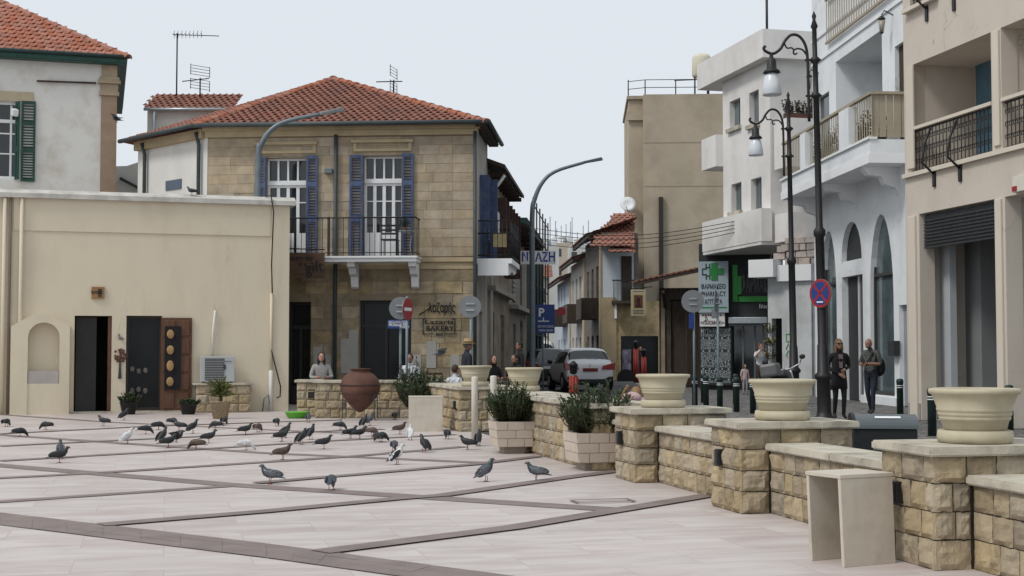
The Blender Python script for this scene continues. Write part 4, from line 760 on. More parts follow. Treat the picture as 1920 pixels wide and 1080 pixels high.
bx('ledge', M('gray_ledge', (.3, .28, .25), .9, .2, 4), q4, 0, 9, -.35, -.002, 3.0, 3.15)
f5, q5 = street_house(21.2, 34, 'netted_building', 'building under repair wrapped in dark green netting', M('green_netting', (.008, .03, .026), .9, .4, 2, .4, 9, stretch=(3, 3, .4)), 7.2, [], [], 0, False)
for i in range(6): MB().tube([(.3+i*2.4, -.25, 0), (.3+i*2.4, -.25, 8.1)], .035, 6).build('scaffold_pole', iron, q5)
for z in (2.2, 4.4, 6.6, 7.8): MB().tube([(0, -.25, z), (12.6, -.25, z)], .03, 6).build('scaffold_rail', iron, q5)
# ---------- right side: beige building ----------
BG = Fr(*gp(1703, 785)[:2], math.atan2(-.9796, .2008)); X = BG.X; Z = BG.Z
e = BG.root('beige_building', 'beige plastered corner building with loggias, iron railings and an open shop bay', 'building'); xr = X(2100); zc = Z(1725, 401); zl0, zl1 = Z(1712, 325), Z(1710, 122)
gr = (X(1726), X(1868), 0, zc); gr2 = (X(1888), X(1990), 0, zc); lg = (X(1713), X(1866), zl0, zl1); lg2 = (X(1885), X(2000), zl0, zl1); uw = (X(1714), X(1762), Z(1714, 14), 13.5)
k = MB(); wall_open(k, 0, xr, 0, 14, .35, [gr, gr2, lg, lg2, uw]); k.build('wall', beige_pl, e); bx('left_return_wall', beige_pl, e, .001, .35, .351, 6, 0, 14)
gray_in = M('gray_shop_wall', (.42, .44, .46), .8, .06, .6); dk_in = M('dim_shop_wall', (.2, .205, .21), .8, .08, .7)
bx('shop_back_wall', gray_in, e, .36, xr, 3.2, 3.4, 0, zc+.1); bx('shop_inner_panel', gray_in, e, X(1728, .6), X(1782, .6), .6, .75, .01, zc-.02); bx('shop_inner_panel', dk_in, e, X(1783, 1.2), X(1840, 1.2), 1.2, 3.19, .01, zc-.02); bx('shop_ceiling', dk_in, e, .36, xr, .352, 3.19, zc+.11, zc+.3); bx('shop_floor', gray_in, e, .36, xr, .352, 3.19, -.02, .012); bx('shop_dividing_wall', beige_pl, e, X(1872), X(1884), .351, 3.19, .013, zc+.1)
pipe(e, [(X(1752, .55), .55, zc-.4), (X(1752, .55), .55, 1.9), (X(1757, .55), .55, 1.5)], .012, ink, 'cable'); MB().tube([(X(1751, .55)+.12*math.cos(a_*PI/10), .56, Z(1751, 684, .55)+.16*math.sin(a_*PI/10)) for a_ in range(21)], .012, 6).build('cable_loop', ink, e)
sh = bx('rolled_shutter', M('shutter_lattice', (.075, .08, .085), .4, .5, 30, .8, 60, metal=.4), e, gr[0]+.02, gr[1]-.02, .12, .16, Z(1727, 466), zc-.02); nsl = 9; sm_ = MB().box(0, gr[1]-gr[0]-.06, -.012, .012, 0, .035).mesh('shutter_slat', M('slat_gray', (.06, .062, .066), .4, .2, 6, metal=.4))
for i in range(nsl): inst('shutter_slat', sm_, sh, (gr[0]+.03, .1, Z(1727, 466)+i*(zc-Z(1727, 466)-.1)/nsl))
for a_, b_ in ((X(1703), X(1725)), (X(1868), X(1887))): 
    for z0, z1 in ((0, zc), (zl0+.1, zl1)): bx('column_moulding', beige_trim, e, a_+(b_-a_)*.2, b_-(b_-a_)*.2, -.05, -.001, z0, z1-.02, .012)
for z, nm in ((zl0-.08, 'sill_band'), (zl0+4.35, 'sill_band')): bx(nm, beige_trim, e, .02, xr, -.09, -.001, z, z+.09)
bx('loggia_back_wall', beige_pl, e, .36, xr, 1.5, 1.7, zl0-.2, zl1+.2); bx('loggia_floor', beige_pl, e, .36, xr, .351, 1.49, zl0-.2, zl0-.001); bx('loggia_ceiling', beige_pl, e, .36, xr, .351, 1.49, zl1+.001, zl1+.2); bx('loggia_divider', beige_pl, e, X(1868), X(1884), .351, 1.49, zl0, zl1); bx('loggia_shutter', M('light_blue_shutter', (.075, .15, .2), .6, .15, 5), e, X(1836, 1.4), X(1874, 1.4), 1.40, 1.46, zl0+.02, zl0+2.6); bx('upper_interior', dark_in, e, .4, 4, .8, 3, zl1+1, 14)
def scroll_rail(parent, x0, x1, y, z0, z1, n):
    m = MB(); h = z1-z0; w = (x1-x0)/n
    m.tube([(0, 0, 0), (0, 0, h)], .011, 6)
    for s in (-1, 1):
        for zz, rr in ((h*.22, w*.2), (h*.5, w*.22), (h*.78, w*.2)): m.tube([(s*(.012+rr-rr*math.cos(t*PI/5)), 0, zz+rr*1.5*math.sin(t*PI/5)) for t in range(9)], .008, 5)
    me = m.mesh('scroll_baluster', iron)
    for i in range(n): inst('scroll_baluster', me, parent, (x0+w*(i+.5), y, z0))
    m = MB(); m.box(x0, x1, y-.015, y+.015, z1-.04, z1-.01); m.box(x0, x1, y-.015, y+.015, z0-.03, z0); m.build('rail_bar', iron, parent)
zr = Z(1718, 240); scroll_rail(e, lg[0]+.02, lg[1]-.02, .06, zl0+.06, zr-.03, 22); bx('rail_top', beige_trim, e, lg[0], lg[1], -.03, .14, zr-.03, zr+.04); scroll_rail(e, lg2[0]+.02, lg2[1]-.02, .06, zl0+.06, zr-.03, 14); bx('rail_top', beige_trim, e, lg2[0], lg2[1], -.03, .14, zr-.03, zr+.04)
scroll_rail(e, uw[0], uw[1], .06, uw[2]+.05, uw[2]+.95, 8); bx('window_sill', beige_trim, e, uw[0]-.15, uw[1]+.15, -.14, -.001, uw[2]-.08, uw[2])
for px_, py_ in ((1757, 345), (1806, 335), (1747, 32), (1799, 12)):
    m = MB(); x, z = X(px_), Z(px_, py_); m.box(x-.05, x+.05, -.04, -.002, z-.05, z+.28); m.tube([(x, -.03, z+.22), (x-.02, -.28, z+.45), (x-.03, -.22, z+.85), (x-.04, -.06, z+1.2)], .025, 6); m.build('rail_bracket', iron, e)
bx('alarm_box', M('alarm_cream', (.6, .58, .5), .5), e, X(1911), X(1935), -.1, -.002, Z(1915, 360), Z(1915, 330), .01); bx('alarm_lamp', signred, e, X(1912), X(1920), -.12, -.101, Z(1915, 358), Z(1915, 349)); bx('plinth', M('gray_plinth', (.3, .28, .26), .9), e, X(1703)+.01, X(1725)-.01, -.03, -.002, 0, .35)
# ---------- white building with arched windows ----------
o_ = atY(1528, 600, 45.1); WH = Fr(o_.x, o_.y, math.atan2(-.998, .062)); X = WH.X; Z = WH.Z; e = WH.root('white_building', 'bluish white building with arched windows and slatted balconies', 'building'); LW = 13.0
def archwin(op, zs):   # opening with rounded head: returns rect; spandrels are added
    x0, x1, z0, z1 = op; cx = (x0+x1)/2; rx = (x1-x0)/2; N = 12; m = MB()
    for i in range(N):
        a0, a1 = PI-PI*i/N, PI-PI*(i+1)/N; p = (cx+rx*math.cos(a0), zs+(z1-zs)*math.sin(a0)); q = (cx+rx*math.cos(a1), zs+(z1-zs)*math.sin(a1))
        m.hexa([(p[0], .0, p[1]), (q[0], .0, q[1]), (q[0], .3, q[1]), (p[0], .3, p[1]), (p[0], .0, z1+.001), (q[0], .0, z1+.001), (q[0], .3, z1+.001), (p[0], .3, z1+.001)])
    return m
aR = (X(1632), X(1676), .25, Z(1652, 401)); aL = (X(1541), X(1569), .25, Z(1555, 432)); dr = (X(1579), X(1618), 0, Z(1597, 517)); ba = (X(1579), X(1617), Z(1597, 488), Z(1597, 415)); lo = (X(1572), X(1660), 7.0, Z(1572, 113)); ud = (X(1684), X(1712), 7.0, Z(1690, 80)); sw = (X(1536), X(1559), 7.4, Z(1546, 176)); gd = (X(1686), X(1712), 0, 2.7)
k = MB(); wall_open(k, 0, LW, 0, 13.2, .3, [aR, aL, dr, ba, lo, ud, sw, gd]); k.build('wall', bluish_white, e); bx('end_wall', bluish_white, e, .001, .3, .301, 7, 0, 13.2); bx('interior', dark_in, e, .31, LW, 1.9, 7, 0, 13); bx('gray_door', M('gray_door', (.27, .28, .31), .7, .05, 2), e, gd[0], gd[1], .12, .2, .02, 2.7); bx('plinth', bluish_white, e, X(1619), X(1686), -.12, -.001, 0, .22)
for op, zs in ((aR, Z(1652, 560)), (aL, Z(1555, 560)), (ba, ba[2]+.02)):
    archwin(op, zs).build('arch_head', bluish_white, e)
    if op is ba: bx('blind_arch_panel', charcoal, e, op[0], op[1], .16, .2, op[2], op[3])
    else:
        bx('arched_glass', glass2, e, op[0]+.01, op[1]-.01, .17, .18, op[2], op[3]); fm = M('window_frame_brown', (.045, .04, .038), .5); bx('window_frame', fm, e, op[0]+.001, op[0]+.09, .1, .169, op[2], op[3]); bx('window_frame', fm, e, op[1]-.09, op[1]-.001, .1, .169, op[2], op[3]); zm = Z(1652, 512) if op is aR else Z(1555, 530); bx('window_transom', fm, e, op[0]+.091, op[1]-.091, .09, .168, zm-.07, zm+.02); bx('window_frame', fm, e, op[0]+.091, op[1]-.091, .1, .168, op[2], op[2]+.1)
bx('door_leaf', charcoal, e, dr[0], dr[0]+(dr[1]-dr[0])*.55, .2, .25, .02, dr[3]); bx('door_glass', glass, e, dr[0]+(dr[1]-dr[0])*.58, dr[1]-.02, .2, .22, .02, dr[3]-.02); bx('door_jamb', trimw, e, dr[0]+(dr[1]-dr[0])*.55, dr[0]+(dr[1]-dr[0])*.58, .15, .27, .02, dr[3]-.01); bx('upper_door', wood_d, e, ud[0], ud[1], .12, .18, 7.0, ud[3]); bx('small_window', glass, e, sw[0], sw[1], .12, .16, sw[2], sw[3]); bx('loggia_wall', bluish_white, e, lo[0]-.3, lo[1]+.3, 1.5, 1.7, 6.5, 12); bx('loggia_ceiling', bluish_white, e, lo[0]-.3, lo[1]+.3, .301, 1.49, lo[3]+.001, lo[3]+.2); bx('loggia_side', bluish_white, e, lo[0]-.3, lo[0]-.001, .301, 1.49, 6.8, lo[3]); bx('letter_box', charcoal, e, X(1676), X(1687), -.18, -.002, 1.35, 1.75, .01)
for z in (Z(1525, 122), Z(1525, 78)): bx('string_course', trimw, e, 0, LW, -.05, -.001, z-.05, z+.03)
slat_m = M('beige_slat', (.34, .29, .21), .7, .1, 4)
zb0, zb1, zt = Z(1470, 373, -1.1), Z(1468, 338, -1.1), Z(1465, 267, -1.1); xn = X(1633, -1.1); x0 = X(1466, -1.1)
bal = bx('balcony', trimw, e, x0, xn, -1.1, -.001, zb0, zb0+.25); bx('balcony_parapet', bluish_white, bal, x0+.01, xn-.01, -1.07, -.9, zb0+.251, zb1); bx('balcony_parapet', bluish_white, bal, xn-.17, xn-.012, -.899, -.002, zb0+.251, zb1); bx('parapet_trim', trimw, bal, x0-.03, xn+.03, -1.13, -.88, zb1+.001, zb1+.06)
sme = MB().box(-.035, .035, -.005, .005, 0, zt-zb1-.14).mesh('slat', slat_m); posts = [X(1509, -1.1), X(1587, -1.1)]; n = 46
for i in range(n):
    x = x0+.05+(xn-x0-.1)*i/(n-1)
    if any(abs(x-p) < (.32 if j == 0 else .5) for j, p in enumerate(posts)): continue
    inst('slat', sme, bal, (x, -1.0, zb1+.07))
for p, w_ in zip(posts, (.28, .45)): bx('balcony_pier', bluish_white, bal, p-w_, p+w_, -1.12, -.86, zb1+.061, zt-.12)
for i in range(5): inst('slat', MB().box(-.015, .015, -.09, .09, 0, zt-zb1-.14).mesh('slat', slat_m), bal, (xn-.08, -.9+i*.2, zb1+.07))
bx('balcony_rail', slat_m, bal, x0-.02, xn, -1.06, -.94, zt-.07, zt); bx('balcony_rail', slat_m, bal, xn-.14, xn+.02, -.939, -.002, zt-.07, zt); bx('balcony_bottom_rail', slat_m, bal, x0, xn-.02, -1.04, -.96, zb1+.062, zb1+.12)
for x in (.6, 4.4, xn-1.0): MB().prism([(-.001, zb0-.001), (-1.0, zb0-.001), (-.85, zb0-.2), (-.5, zb0-.25), (-.4, zb0-.45), (-.1, zb0-.55), (-.001, zb0-.75)], 0, x-.15, x+.15).build('balcony_bracket', trimw, bal)
ub = Z(1560, 78); ume = MB().box(-.035, .035, -.005, .005, 0, 1.3).mesh('slat', slat_m); ux0, ux1 = X(1561), X(1690)
for i in range(28): inst('slat', ume, e, (ux0+(ux1-ux0)*i/27, -.09, ub+.05))
bx('upper_rail', slat_m, e, ux0-.1, ux1, -.12, -.06, ub-.02, ub+.05); bx('upper_rail', slat_m, e, ux0-.1, ux1, -.12, -.06, ub+1.35, ub+1.42)
def lantern(parent, x, z):
    m = MB(); m.tube([(x, -.002, z+.1), (x, -.25, z+.22), (x, -.32, z+.1)], .018, 6); m.lathe([(.03, .12), (.12, .03), (.02, .0)], 6, (x, -.32, z-.05)); m.lathe([(.02, -.06), (.06, -.03), (.03, .0)], 6, (x, -.32, z-.36)); o = m.build('wall_lantern', iron, parent); MB().lathe([(.055, -.36), (.1, -.06), (.0, -.05)], 6, (x, -.32, z)).build('lantern_glass', M('lantern_glass', (.3, .28, .22), .3), o)
lantern(e, X(1682), Z(1682, 30)); lantern(e, X(1540), Z(1540, 140))
for (xa, xb) in ((X(1520, -.6), X(1560, -.6)), (X(1575, -.6), X(1650, -.6))):
    pb = empty('balcony_plants', WH.w((xa+xb)/2, -.55, zb0+.26), WH.th, 'leafy shrubs spilling over the white balcony, '+('by the open loggia' if xb > 6 else 'at its far end'), 'plant'); bx('trough', terracotta, pb, -(xb-xa)/2, (xb-xa)/2, -.15, .15, 0, .3); m = MB()
    for i in range(int((xb-xa)/.35)): leaves(m, (-(xb-xa)/2+.2+i*.35, 0, .28), R.uniform(.9, 1.7), .35, 12, 16, .12, .035)
    m.build('foliage', LEAF, pb)
tk = empty('water_tank', WH.w(X(1545)+.5, 1.2, 13.2), WH.th, 'pale cylindrical water tank on the white building roof', 'tank'); m = MB(); m.tube([(-.8, 0, .9), (.8, 0, .9)], .5, 20); m.build('tank', whitepaint, tk); bx('stand', galv, tk, -.6, .6, -.35, .35, 0, .45)
# ---------- pale building with windows above the pharmacy ----------
o_ = atY(1330, 600, 54); CR = Fr(o_.x, o_.y, math.atan2(-.9726, .2325)); X = CR.X; Z = CR.Z; e = CR.root('apartment_building', 'pale grey three storey apartment building with overhanging parapets above the pharmacy', 'building'); xa, xb = X(1358), X(1447); z0, z1 = Z(1336, 473), Z(1328, 121)
ws = [(X(1371), X(1391), Z(1380, 238), Z(1380, 186)), (X(1408), X(1426), Z(1416, 232), Z(1416, 170)), (X(1373), X(1392), Z(1382, 396), Z(1382, 343)), (X(1410), X(1430), Z(1420, 393), Z(1420, 333))]
k = MB(); wall_open(k, xa, xb, z0, z1-.05, .3, ws); k.build('wall', creamgray, e); bx('body', creamgray, e, xa, xb-.001, .5, 7, z0, z1-.06); bx('ground_body', charcoal, e, xa, xb-.001, 4.5, 7, 0, z0-.13); bx('right_wall', creamgray, e, xb-.3, xb, .301, .499, z0, z1-.06)
for w_ in ws: bx('window_glass', glass2, e, w_[0], w_[1], .2, .22, w_[2], w_[3]); bx('window_frame', graymetal, e, (w_[0]+w_[1])/2-.03, (w_[0]+w_[1])/2+.03, .15, .199, w_[2], w_[3]); bx('window_sill', capstone, e, w_[0]-.12, w_[1]+.1, -.12, -.001, w_[2]-.14, w_[2])
bx('roof_parapet', creamgray, e, X(1328), X(1450)+.2, -.4, 7.2, z1-1.0, z1); bx('lower_parapet', creamgray, e, X(1336), xb+.1, -.4, -.002, z0, z0+1.15); bx('lower_soffit', creamgray, e, X(1336)+.01, xb, -.38, 2, z0-.12, z0-.001); bx('side_balcony', creamgray, e, X(1331), xa-.001, -.3, 3, Z(1332, 320), Z(1332, 262)); bx('side_balcony', creamgray, e, X(1336)-.05, xa-.001, -.001, 3, z0+.001, z0+1.1)
for za, zb in ((Z(1450, 318), Z(1450, 228)), (Z(1452, 455), Z(1452, 402))): bx('front_balcony', creamgray, e, xb+.101, xb+1.2, .1, 4, za, zb)
bx('balcony_door', M('dark_frame', (.03, .02, .016)), e, xb+.001, xb+.03, 1.6, 2.5, Z(1450, 300), Z(1450, 165)); bx('balcony_door', M('dark_frame', (.03, .02, .016)), e, xb+.001, xb+.03, 1.6, 2.5, z0+.3, z0+2.6)
fb = empty('flower_box', CR.w(xb+1.0, 1.0, Z(1450, 228)), CR.th, 'box of dark red flowers on the apartment balcony', 'flower box'); bx('trough', terracotta, fb, -.12, .12, -.9, .9, 0, .18); m = MB()
for i in range(8): leaves(m, (0, -.8+i*.22, .1), R.uniform(.4, .8), .25, 9, 12, .1, .04)
m.build('foliage', [wood_stem, leaf_m, M('red_flower', (.16, .015, .025), .7, .4, 9)], fb)
m = MB(); p = CR.w(X(1395), 1, z1); m.tube([(0, 0, 0), (0, 0, 2.2)], .05, 6); m.tube([(-.75, 0, 2.15), (.75, .1, 2.1)], .05, 6); o = m.build('roof_mast', iron); o.location = p; tag(o, 'black T shaped mast on the apartment roof', 'mast')
# ---------- tall tan blank-walled building ----------
o_ = atY(1208, 600, 79); TN = Fr(o_.x, o_.y, -.05); X = TN.X; Z = TN.Z; e = TN.root('tan_building', 'tall tan building with a blank stained wall', 'building'); zt = Z(1208, 177); xe = X(1375)
bx('wall', tan_pl, e, 0, xe, 0, 12, 0, zt); bx('stair_shaft', tan_pl, e, X(1180, .8), -.001, .8, 9, 0, zt-.15); bx('shaft_cap', tan_pl, e, X(1177, .7), -.002, .65, 9.1, zt-.149, zt+.05); bx('shaft_ledge', tan_pl, e, X(1177, .7), -.003, .6, .799, Z(1180, 222), Z(1180, 205)); bx('flue', M('black_flue', (.03, .026, .024), .7), e, X(1236), X(1244), -.25, -.02, 4, Z(1240, 370)); m = MB()
for z in (.45, .9): m.tube([(X(1180), .8, zt+z), (X(1212), .3, zt+z), (xe, .3, zt+z)], .022, 5)
for px_ in (1180, 1212, 1270, 1330): m.tube([(X(px_), .3, zt), (X(px_), .3, zt+.9)], .035, 5)
m.build('roof_rail', iron, e); zj = Z(1280, 350)
for z in (zj, Z(1280, 268)): bx('floor_joint', M('tan_joint', (.33, .27, .2), .95), e, .01, xe, -.012, -.001, z, z+.06)
tk = empty('water_tank', TN.w(X(1322), 1.2, zt), 0, 'cream water tank on an iron stand on the tan building roof', 'tank'); m = MB(); m.lathe([(.5, 1.2), (.56, 1.3), (.56, 2.3), (.45, 2.5), (0, 2.55)], 18); m.build('tank', M('tank_cream', (.6, .56, .44), .6), tk); m = MB()
for x in (-.4, .4): m.tube([(x, 0, 0), (x, 0, 1.2)], .05, 6)
m.tube([(-1.6, 0, 1.0), (.6, 0, 1.1)], .03, 5); m.build('stand', iron, tk)
sd_ = empty('satellite_dish', TN.w(X(1178, .4), .4, Z(1176, 383)), .5, 'white satellite dish on the corner of the tan building', 'satellite dish'); m = MB(); m.lathe([(.0, 0), (.25, .04), (.45, .13), (.46, .15), (.25, .06), (0, .02)], 20); o = m.build('dish', whitepaint, sd_); o.rotation_euler = (1.2, 0, -.5); MB().tube([(.3, 0, -.1), (-.1, -.2, -.45), (-.42, -.45, -.15)], .02, 5).build('arm', iron, sd_)
# ---------- wooden fronted shop ----------
o_ = atY(1236, 600, 57.5); WD = Fr(o_.x, o_.y, -.22); X = WD.X; Z = WD.Z; e = WD.root('wooden_shop', 'dark weathered timber shop front with a sloping tiled canopy', 'shop'); xe = X(1312); zt = Z(1260, 540); dd = (X(1258), X(1285), 0, Z(1270, 562))
k = MB(); wall_open(k, 0, xe, 0, zt, .3, [dd]); k.build('wall', M('weathered_timber', (.07, .055, .042), .9, .5, 3, .6, 12, stretch=(5, 5, .6)), e); bx('interior', dark_in, e, .1, xe-.05, .6, 6, 0, zt); bx('corner_post', M('post_stone', (.28, .23, .17), .9, .2, 4), e, X(1240), X(1247), -.08, -.001, 0, zt-.2)
bx('door_leaf', wood_d, e, dd[0]+.02, dd[1]-.02, .12, .17, .02, dd[3]-.02); nb = 14
for i in range(nb): bx('plank', wood_d, e, X(1287)+i*(xe-X(1287))/nb+.006, X(1287)+(i+1)*(xe-X(1287))/nb-.006, -.03-.008*R.random(), -.002, .05, zt-.3)
m = MB(); za, zb = Z(1185, 531, -1.0), Z(1312, 503, -1.0); xx0, xx1 = X(1187, -1.0), xe+.3; m.hexa([(xx0, -1.0, za-.12), (xx1, -1.0, zb-.12), (xx1, 1.5, zb+.1), (xx0, 1.5, za+.1), (xx0, -1.0, za), (xx1, -1.0, zb), (xx1, 1.5, zb+.22), (xx0, 1.5, za+.22)]); cnp = m.build('canopy', wood_d, e); m = MB(); P = Vector((xx0, -1.02, za+.02)); u = Vector((xx1-xx0, 0, zb-za)); Lu = u.length; u.normalize(); v = Vector((0, 2.5, .22)).normalized(); tiles_on(m, P, u, v, [(0, 0), (Lu, 0), (Lu, 2.5), (0, 2.5)], .24, .35); tag(m.build('canopy_tiles', tile_j, cnp), kind='stuff')
MB().prism([(-.9, zt-.25), (-.001, zt-.9), (-.001, zt-.78), (-.9, zt-.13)], 0, .2, .32).build('canopy_strut', wood_d, e)
# ---------- pharmacy ----------
o_ = atY(1311, 600, 53.8); PHF = Fr(o_.x, o_.y, -.3); X = PHF.X; Z = PHF.Z; e = PHF.root('pharmacy', 'dark pharmacy shop front with green lit cross strip under the apartments', 'shop'); xe = X(1446); zt = Z(1400, 470)
sdv = (X(1374), X(1440), 0, Z(1400, 610)); k = MB(); wall_open(k, 0, xe, 0, zt+.3, .25, [sdv]); k.build('fascia_wall', charcoal, e); bx('interior', M('shop_dim', (.03, .04, .045), .5, .5, 2), e, .1, xe, 1.0, 4, 0, zt); bx('shop_glass', glass, e, sdv[0], sdv[1], .16, .18, 0, sdv[3])
for px_ in (1392, 1414, 1430): bx('shop_mullion', graymetal, e, X(px_)-.03, X(px_)+.03, .1, .159, 0, sdv[3])
bx('awning_roll', galv, e, X(1368), X(1440), -.35, -.02, Z(1400, 607), Z(1400, 595), .02); bx('awning_cloth', M('awning_gray', (.09, .1, .11), .8), e, X(1369), X(1439), -.3, -.03, Z(1400, 611), Z(1400, 607)-.005)
bx('green_strip', greenlit, e, X(1375), X(1384), -.1, -.002, Z(1380, 566), Z(1380, 497)); bx('green_strip', greenlit, e, X(1384)+.005, X(1391), -.1, -.002, Z(1387, 552), Z(1387, 518)); bx('green_strip', greenlit, e, X(1386), X(1440), -.08, -.002, Z(1400, 566), Z(1400, 556))
lt = M('fascia_letter', (.10, .115, .12), .4); text('ΦΑΡΜΑΚΕΙΟ', .95, lt, e, X(1424), -.06, Z(1418, 534), .012, X(1458)-X(1390)); [bx('fascia_mark', signwhite, e, X(1424+i*4), X(1426+i*4), -.03, -.002, Z(1430, 578), Z(1430, 570+i)) for i in range(4)]
sp = empty('pharmacy_sign', PHF.w(X(1310, -.5), -.5, 0), PHF.th, 'tall pale pharmacy sign with green cross and three languages', 'sign'); w_ = X(1366, -.5)-X(1310, -.5); za, zb = Z(1338, 586, -.5), Z(1338, 490, -.5); hh = zb-za
bx('panel', M('sign_pale_blue', (.36, .44, .49), .4, .03, 1), sp, 0, w_, 0, .15, za, zb); gm = M('cross_green', (.02, .22, .05), .4); cx, cz = w_*.54, za+hh*.8; bx('cross', gm, sp, cx-.12, cx+.12, -.03, -.002, cz-.33, cz+.33); bx('cross', gm, sp, cx+.121, cx+.36, -.03, -.002, cz-.12, cz+.12); bx('cross', gm, sp, cx-.2, cx-.121, -.03, -.002, cz-.12, cz+.12)
m = MB()
for a_ in ((-.2, -.16, .14, .3), (-.34, -.2, .14, .18), (-.48, -.44, -.13, .13), (-.44, -.3, .09, .13), (-.34, -.3, .13, .3), (-.44, -.3, -.13, -.09), (-.34, -.3, -.3, -.13), (-.34, -.2, -.18, -.14), (-.2, -.16, -.3, -.14)): m.box(cx+a_[0], cx+a_[1], -.02, -.002, cz+a_[2], cz+a_[3])
m.build('cross_outline', M('dark_green_ink', (.01, .05, .03), .5), sp)
for s_, f_ in (('ΦΑΡΜΑΚΕΙΟ', .5), ('PHARMACY', .36), ('АПТЕКА', .2)): text(s_, .26, ink, sp, w_/2, -.006, za+hh*f_, .004, w_*.82 if s_ != 'АПТЕКА' else w_*.6)
bx('green_line', gm, sp, w_*.08, w_*.95, -.01, -.002, za+hh*.085, za+hh*.11)
s2 = empty('shop_sign', PHF.w(X(1312, -.4), -.4, 0), PHF.th, 'white sign with dark Cyrillic lettering and a walking figure below the pharmacy sign', 'sign'); w2_ = X(1359, -.4)-X(1312, -.4); za2, zb2 = Z(1335, 612, -.4), Z(1335, 587, -.4); bx('panel', signwhite, s2, 0, w2_, 0, .06, za2, zb2); text('<<ПАЛОМНИК>>', .2, M('maroon_ink', (.06, .012, .014), .5), s2, w2_/2, -.005, za2+.13, .004, w2_*.94); [bx('red_mark', M('red_ink', (.25, .02, .02), .5), s2, w2_*(.1+.1*i), w2_*(.17+.1*i), -.005, -.001, zb2-.11, zb2-.05) for i in range(8)]
m = MB(); m.ball((w2_*.25, -.01, za2+.36), (.03, .008, .035), 8, 6); m.tube([(w2_*.25, -.01, za2+.32), (w2_*.24, -.01, za2+.25), (w2_*.2, -.01, za2+.2)], .014, 5); m.tube([(w2_*.24, -.01, za2+.25), (w2_*.28, -.01, za2+.2)], .014, 5); m.tube([(w2_*.31, -.01, za2+.34), (w2_*.31, -.01, za2+.2)], .008, 5); m.build('pilgrim_figure', ink, s2)
mf = empty('poster_board', PHF.w(X(1312, -.2), -.2, 0), PHF.th, 'dark door board covered in rows of white lettering', 'poster board'); w3 = X(1371, -.2)-X(1312, -.2); za3, zb3 = max(.04, Z(1340, 722, -.2)), Z(1340, 613, -.2); bx('board', M('dark_teal_board', (.028, .036, .04), .5), mf, 0, w3, 0, .05, za3, zb3)
rows = ['MYTH FACTORY', 'STUDIO СТУДИЯ', '#', 'PHOTOGRAPHY ФОТОГРАФИЯ', 'CINEMATOGRAPHY', 'КИНЕМАТОГРАФИЯ', 'EXHIBITION SPACE', '#', 'ВЫСТАВОЧНАЯ ПЛОЩАДКА', 'GALLERY ГАЛЕРЕЯ', '3D DESIGN 3D ДИЗАЙН', '3D PRINT', '3D ПЕЧАТЬ', 'MOTION GRAPHICS', '#', 'EDITING', 'РЕДАКТИРОВАНИЕ', 'VINTAGE CAMERAS', '#', 'ВИНТАЖНЫЕ ФОТОАППАРАТЫ']
hh3 = zb3-za3
for i, s_ in enumerate(rows):
    zz = zb3-.17-(i*(hh3-.3)/19.5 if i else 0)-(.06 if i else 0)
    if s_ == '#': [bx('pictogram', M('poster_letter', (.42, .46, .48), .5), mf, w3*(.08+.2*k_), w3*(.13+.2*k_), -.006, -.001, zz-.03, zz+.03) for k_ in range(5)]; continue
    text(s_, .13 if i else .26, M('poster_letter', (.42, .46, .48), .5), mf, w3/2, -.006, zz, .001 if i else .006, w3*.93)
# ---------- low whitewashed ruin between pharmacy and white building ----------
o_ = atY(1440, 600, 47.6); RU = Fr(o_.x, o_.y, -.62); X = RU.X; Z = RU.Z; e = RU.root('whitewashed_ruin', 'low whitewashed old building with broken stone parapet beside the white building', 'building'); xe = X(1527); zt = Z(1480, 500); rd = (X(1447), X(1466), 0, 2.6); k = MB(); wall_open(k, 0, xe, 0, zt, .3, [rd]); k.build('wall', M('whitewash', (.55, .57, .58), .9, .1, 1.5, .3, 15, stain=(.3, .3, .28), stain_amt=.6, stain_scale=1), e); bx('interior', dark_in, e, .05, xe, .5, 3, 0, zt); bx('cornice', trimw, e, X(1416), X(1462), -.5, .3, zt-.35, zt+.25); bx('cornice', trimw, e, X(1462)+.01, xe, -.25, .29, zt-.5, zt+.05)
rb = M('rubble_pink', (.36, .31, .28), .95, .3, 4, .7, 10, rnd=.2)
for r in range(4):
    x = X(1450)+.15*r
    while x < xe-.1: w_ = R.uniform(.22, .5); bx('rubble_stone', rb, e, x, x+w_-.02, .0+R.uniform(-.04, .03), .4, zt+.06+r*.24 if x > X(1462) else zt+.26+r*.24, (zt+.06 if x > X(1462) else zt+.26)+(r+1)*.24-.02, .02); x += w_
bx('column', M('whitewash', (.5, .5, .5)), e, X(1492), X(1524), -.12, -.001, 0, zt-.51); gf = M('green_spray', (.03, .3, .05), .6)
for pts in ([(.2, .6), (0, .62), (.02, .35), (.2, .36)], [(.0, .1), (.1, .3), (.2, .08)], [(.1, .05), (.0, -.1), (.1, -.25), (.2, -.1), (.1, .04)]): pipe(e, [(X(1474)+p[0]*.8, -.01, 1.45+p[1]) for p in pts], .018, gf, 'graffiti')
fv = empty('climbing_plant', RU.w(X(1448), -.15, 1.2), RU.th, 'hanging flower pots with yellow blooms by the ruin doorway', 'plant'); m = MB()
for z in (0, .45, .9): leaves(m, (0, 0, z), .4, .22, 12, 10, .09, .03)
m.build('foliage', [wood_stem, leaf_m, M('yellow_flower', (.4, .28, .02), .6)], fv)
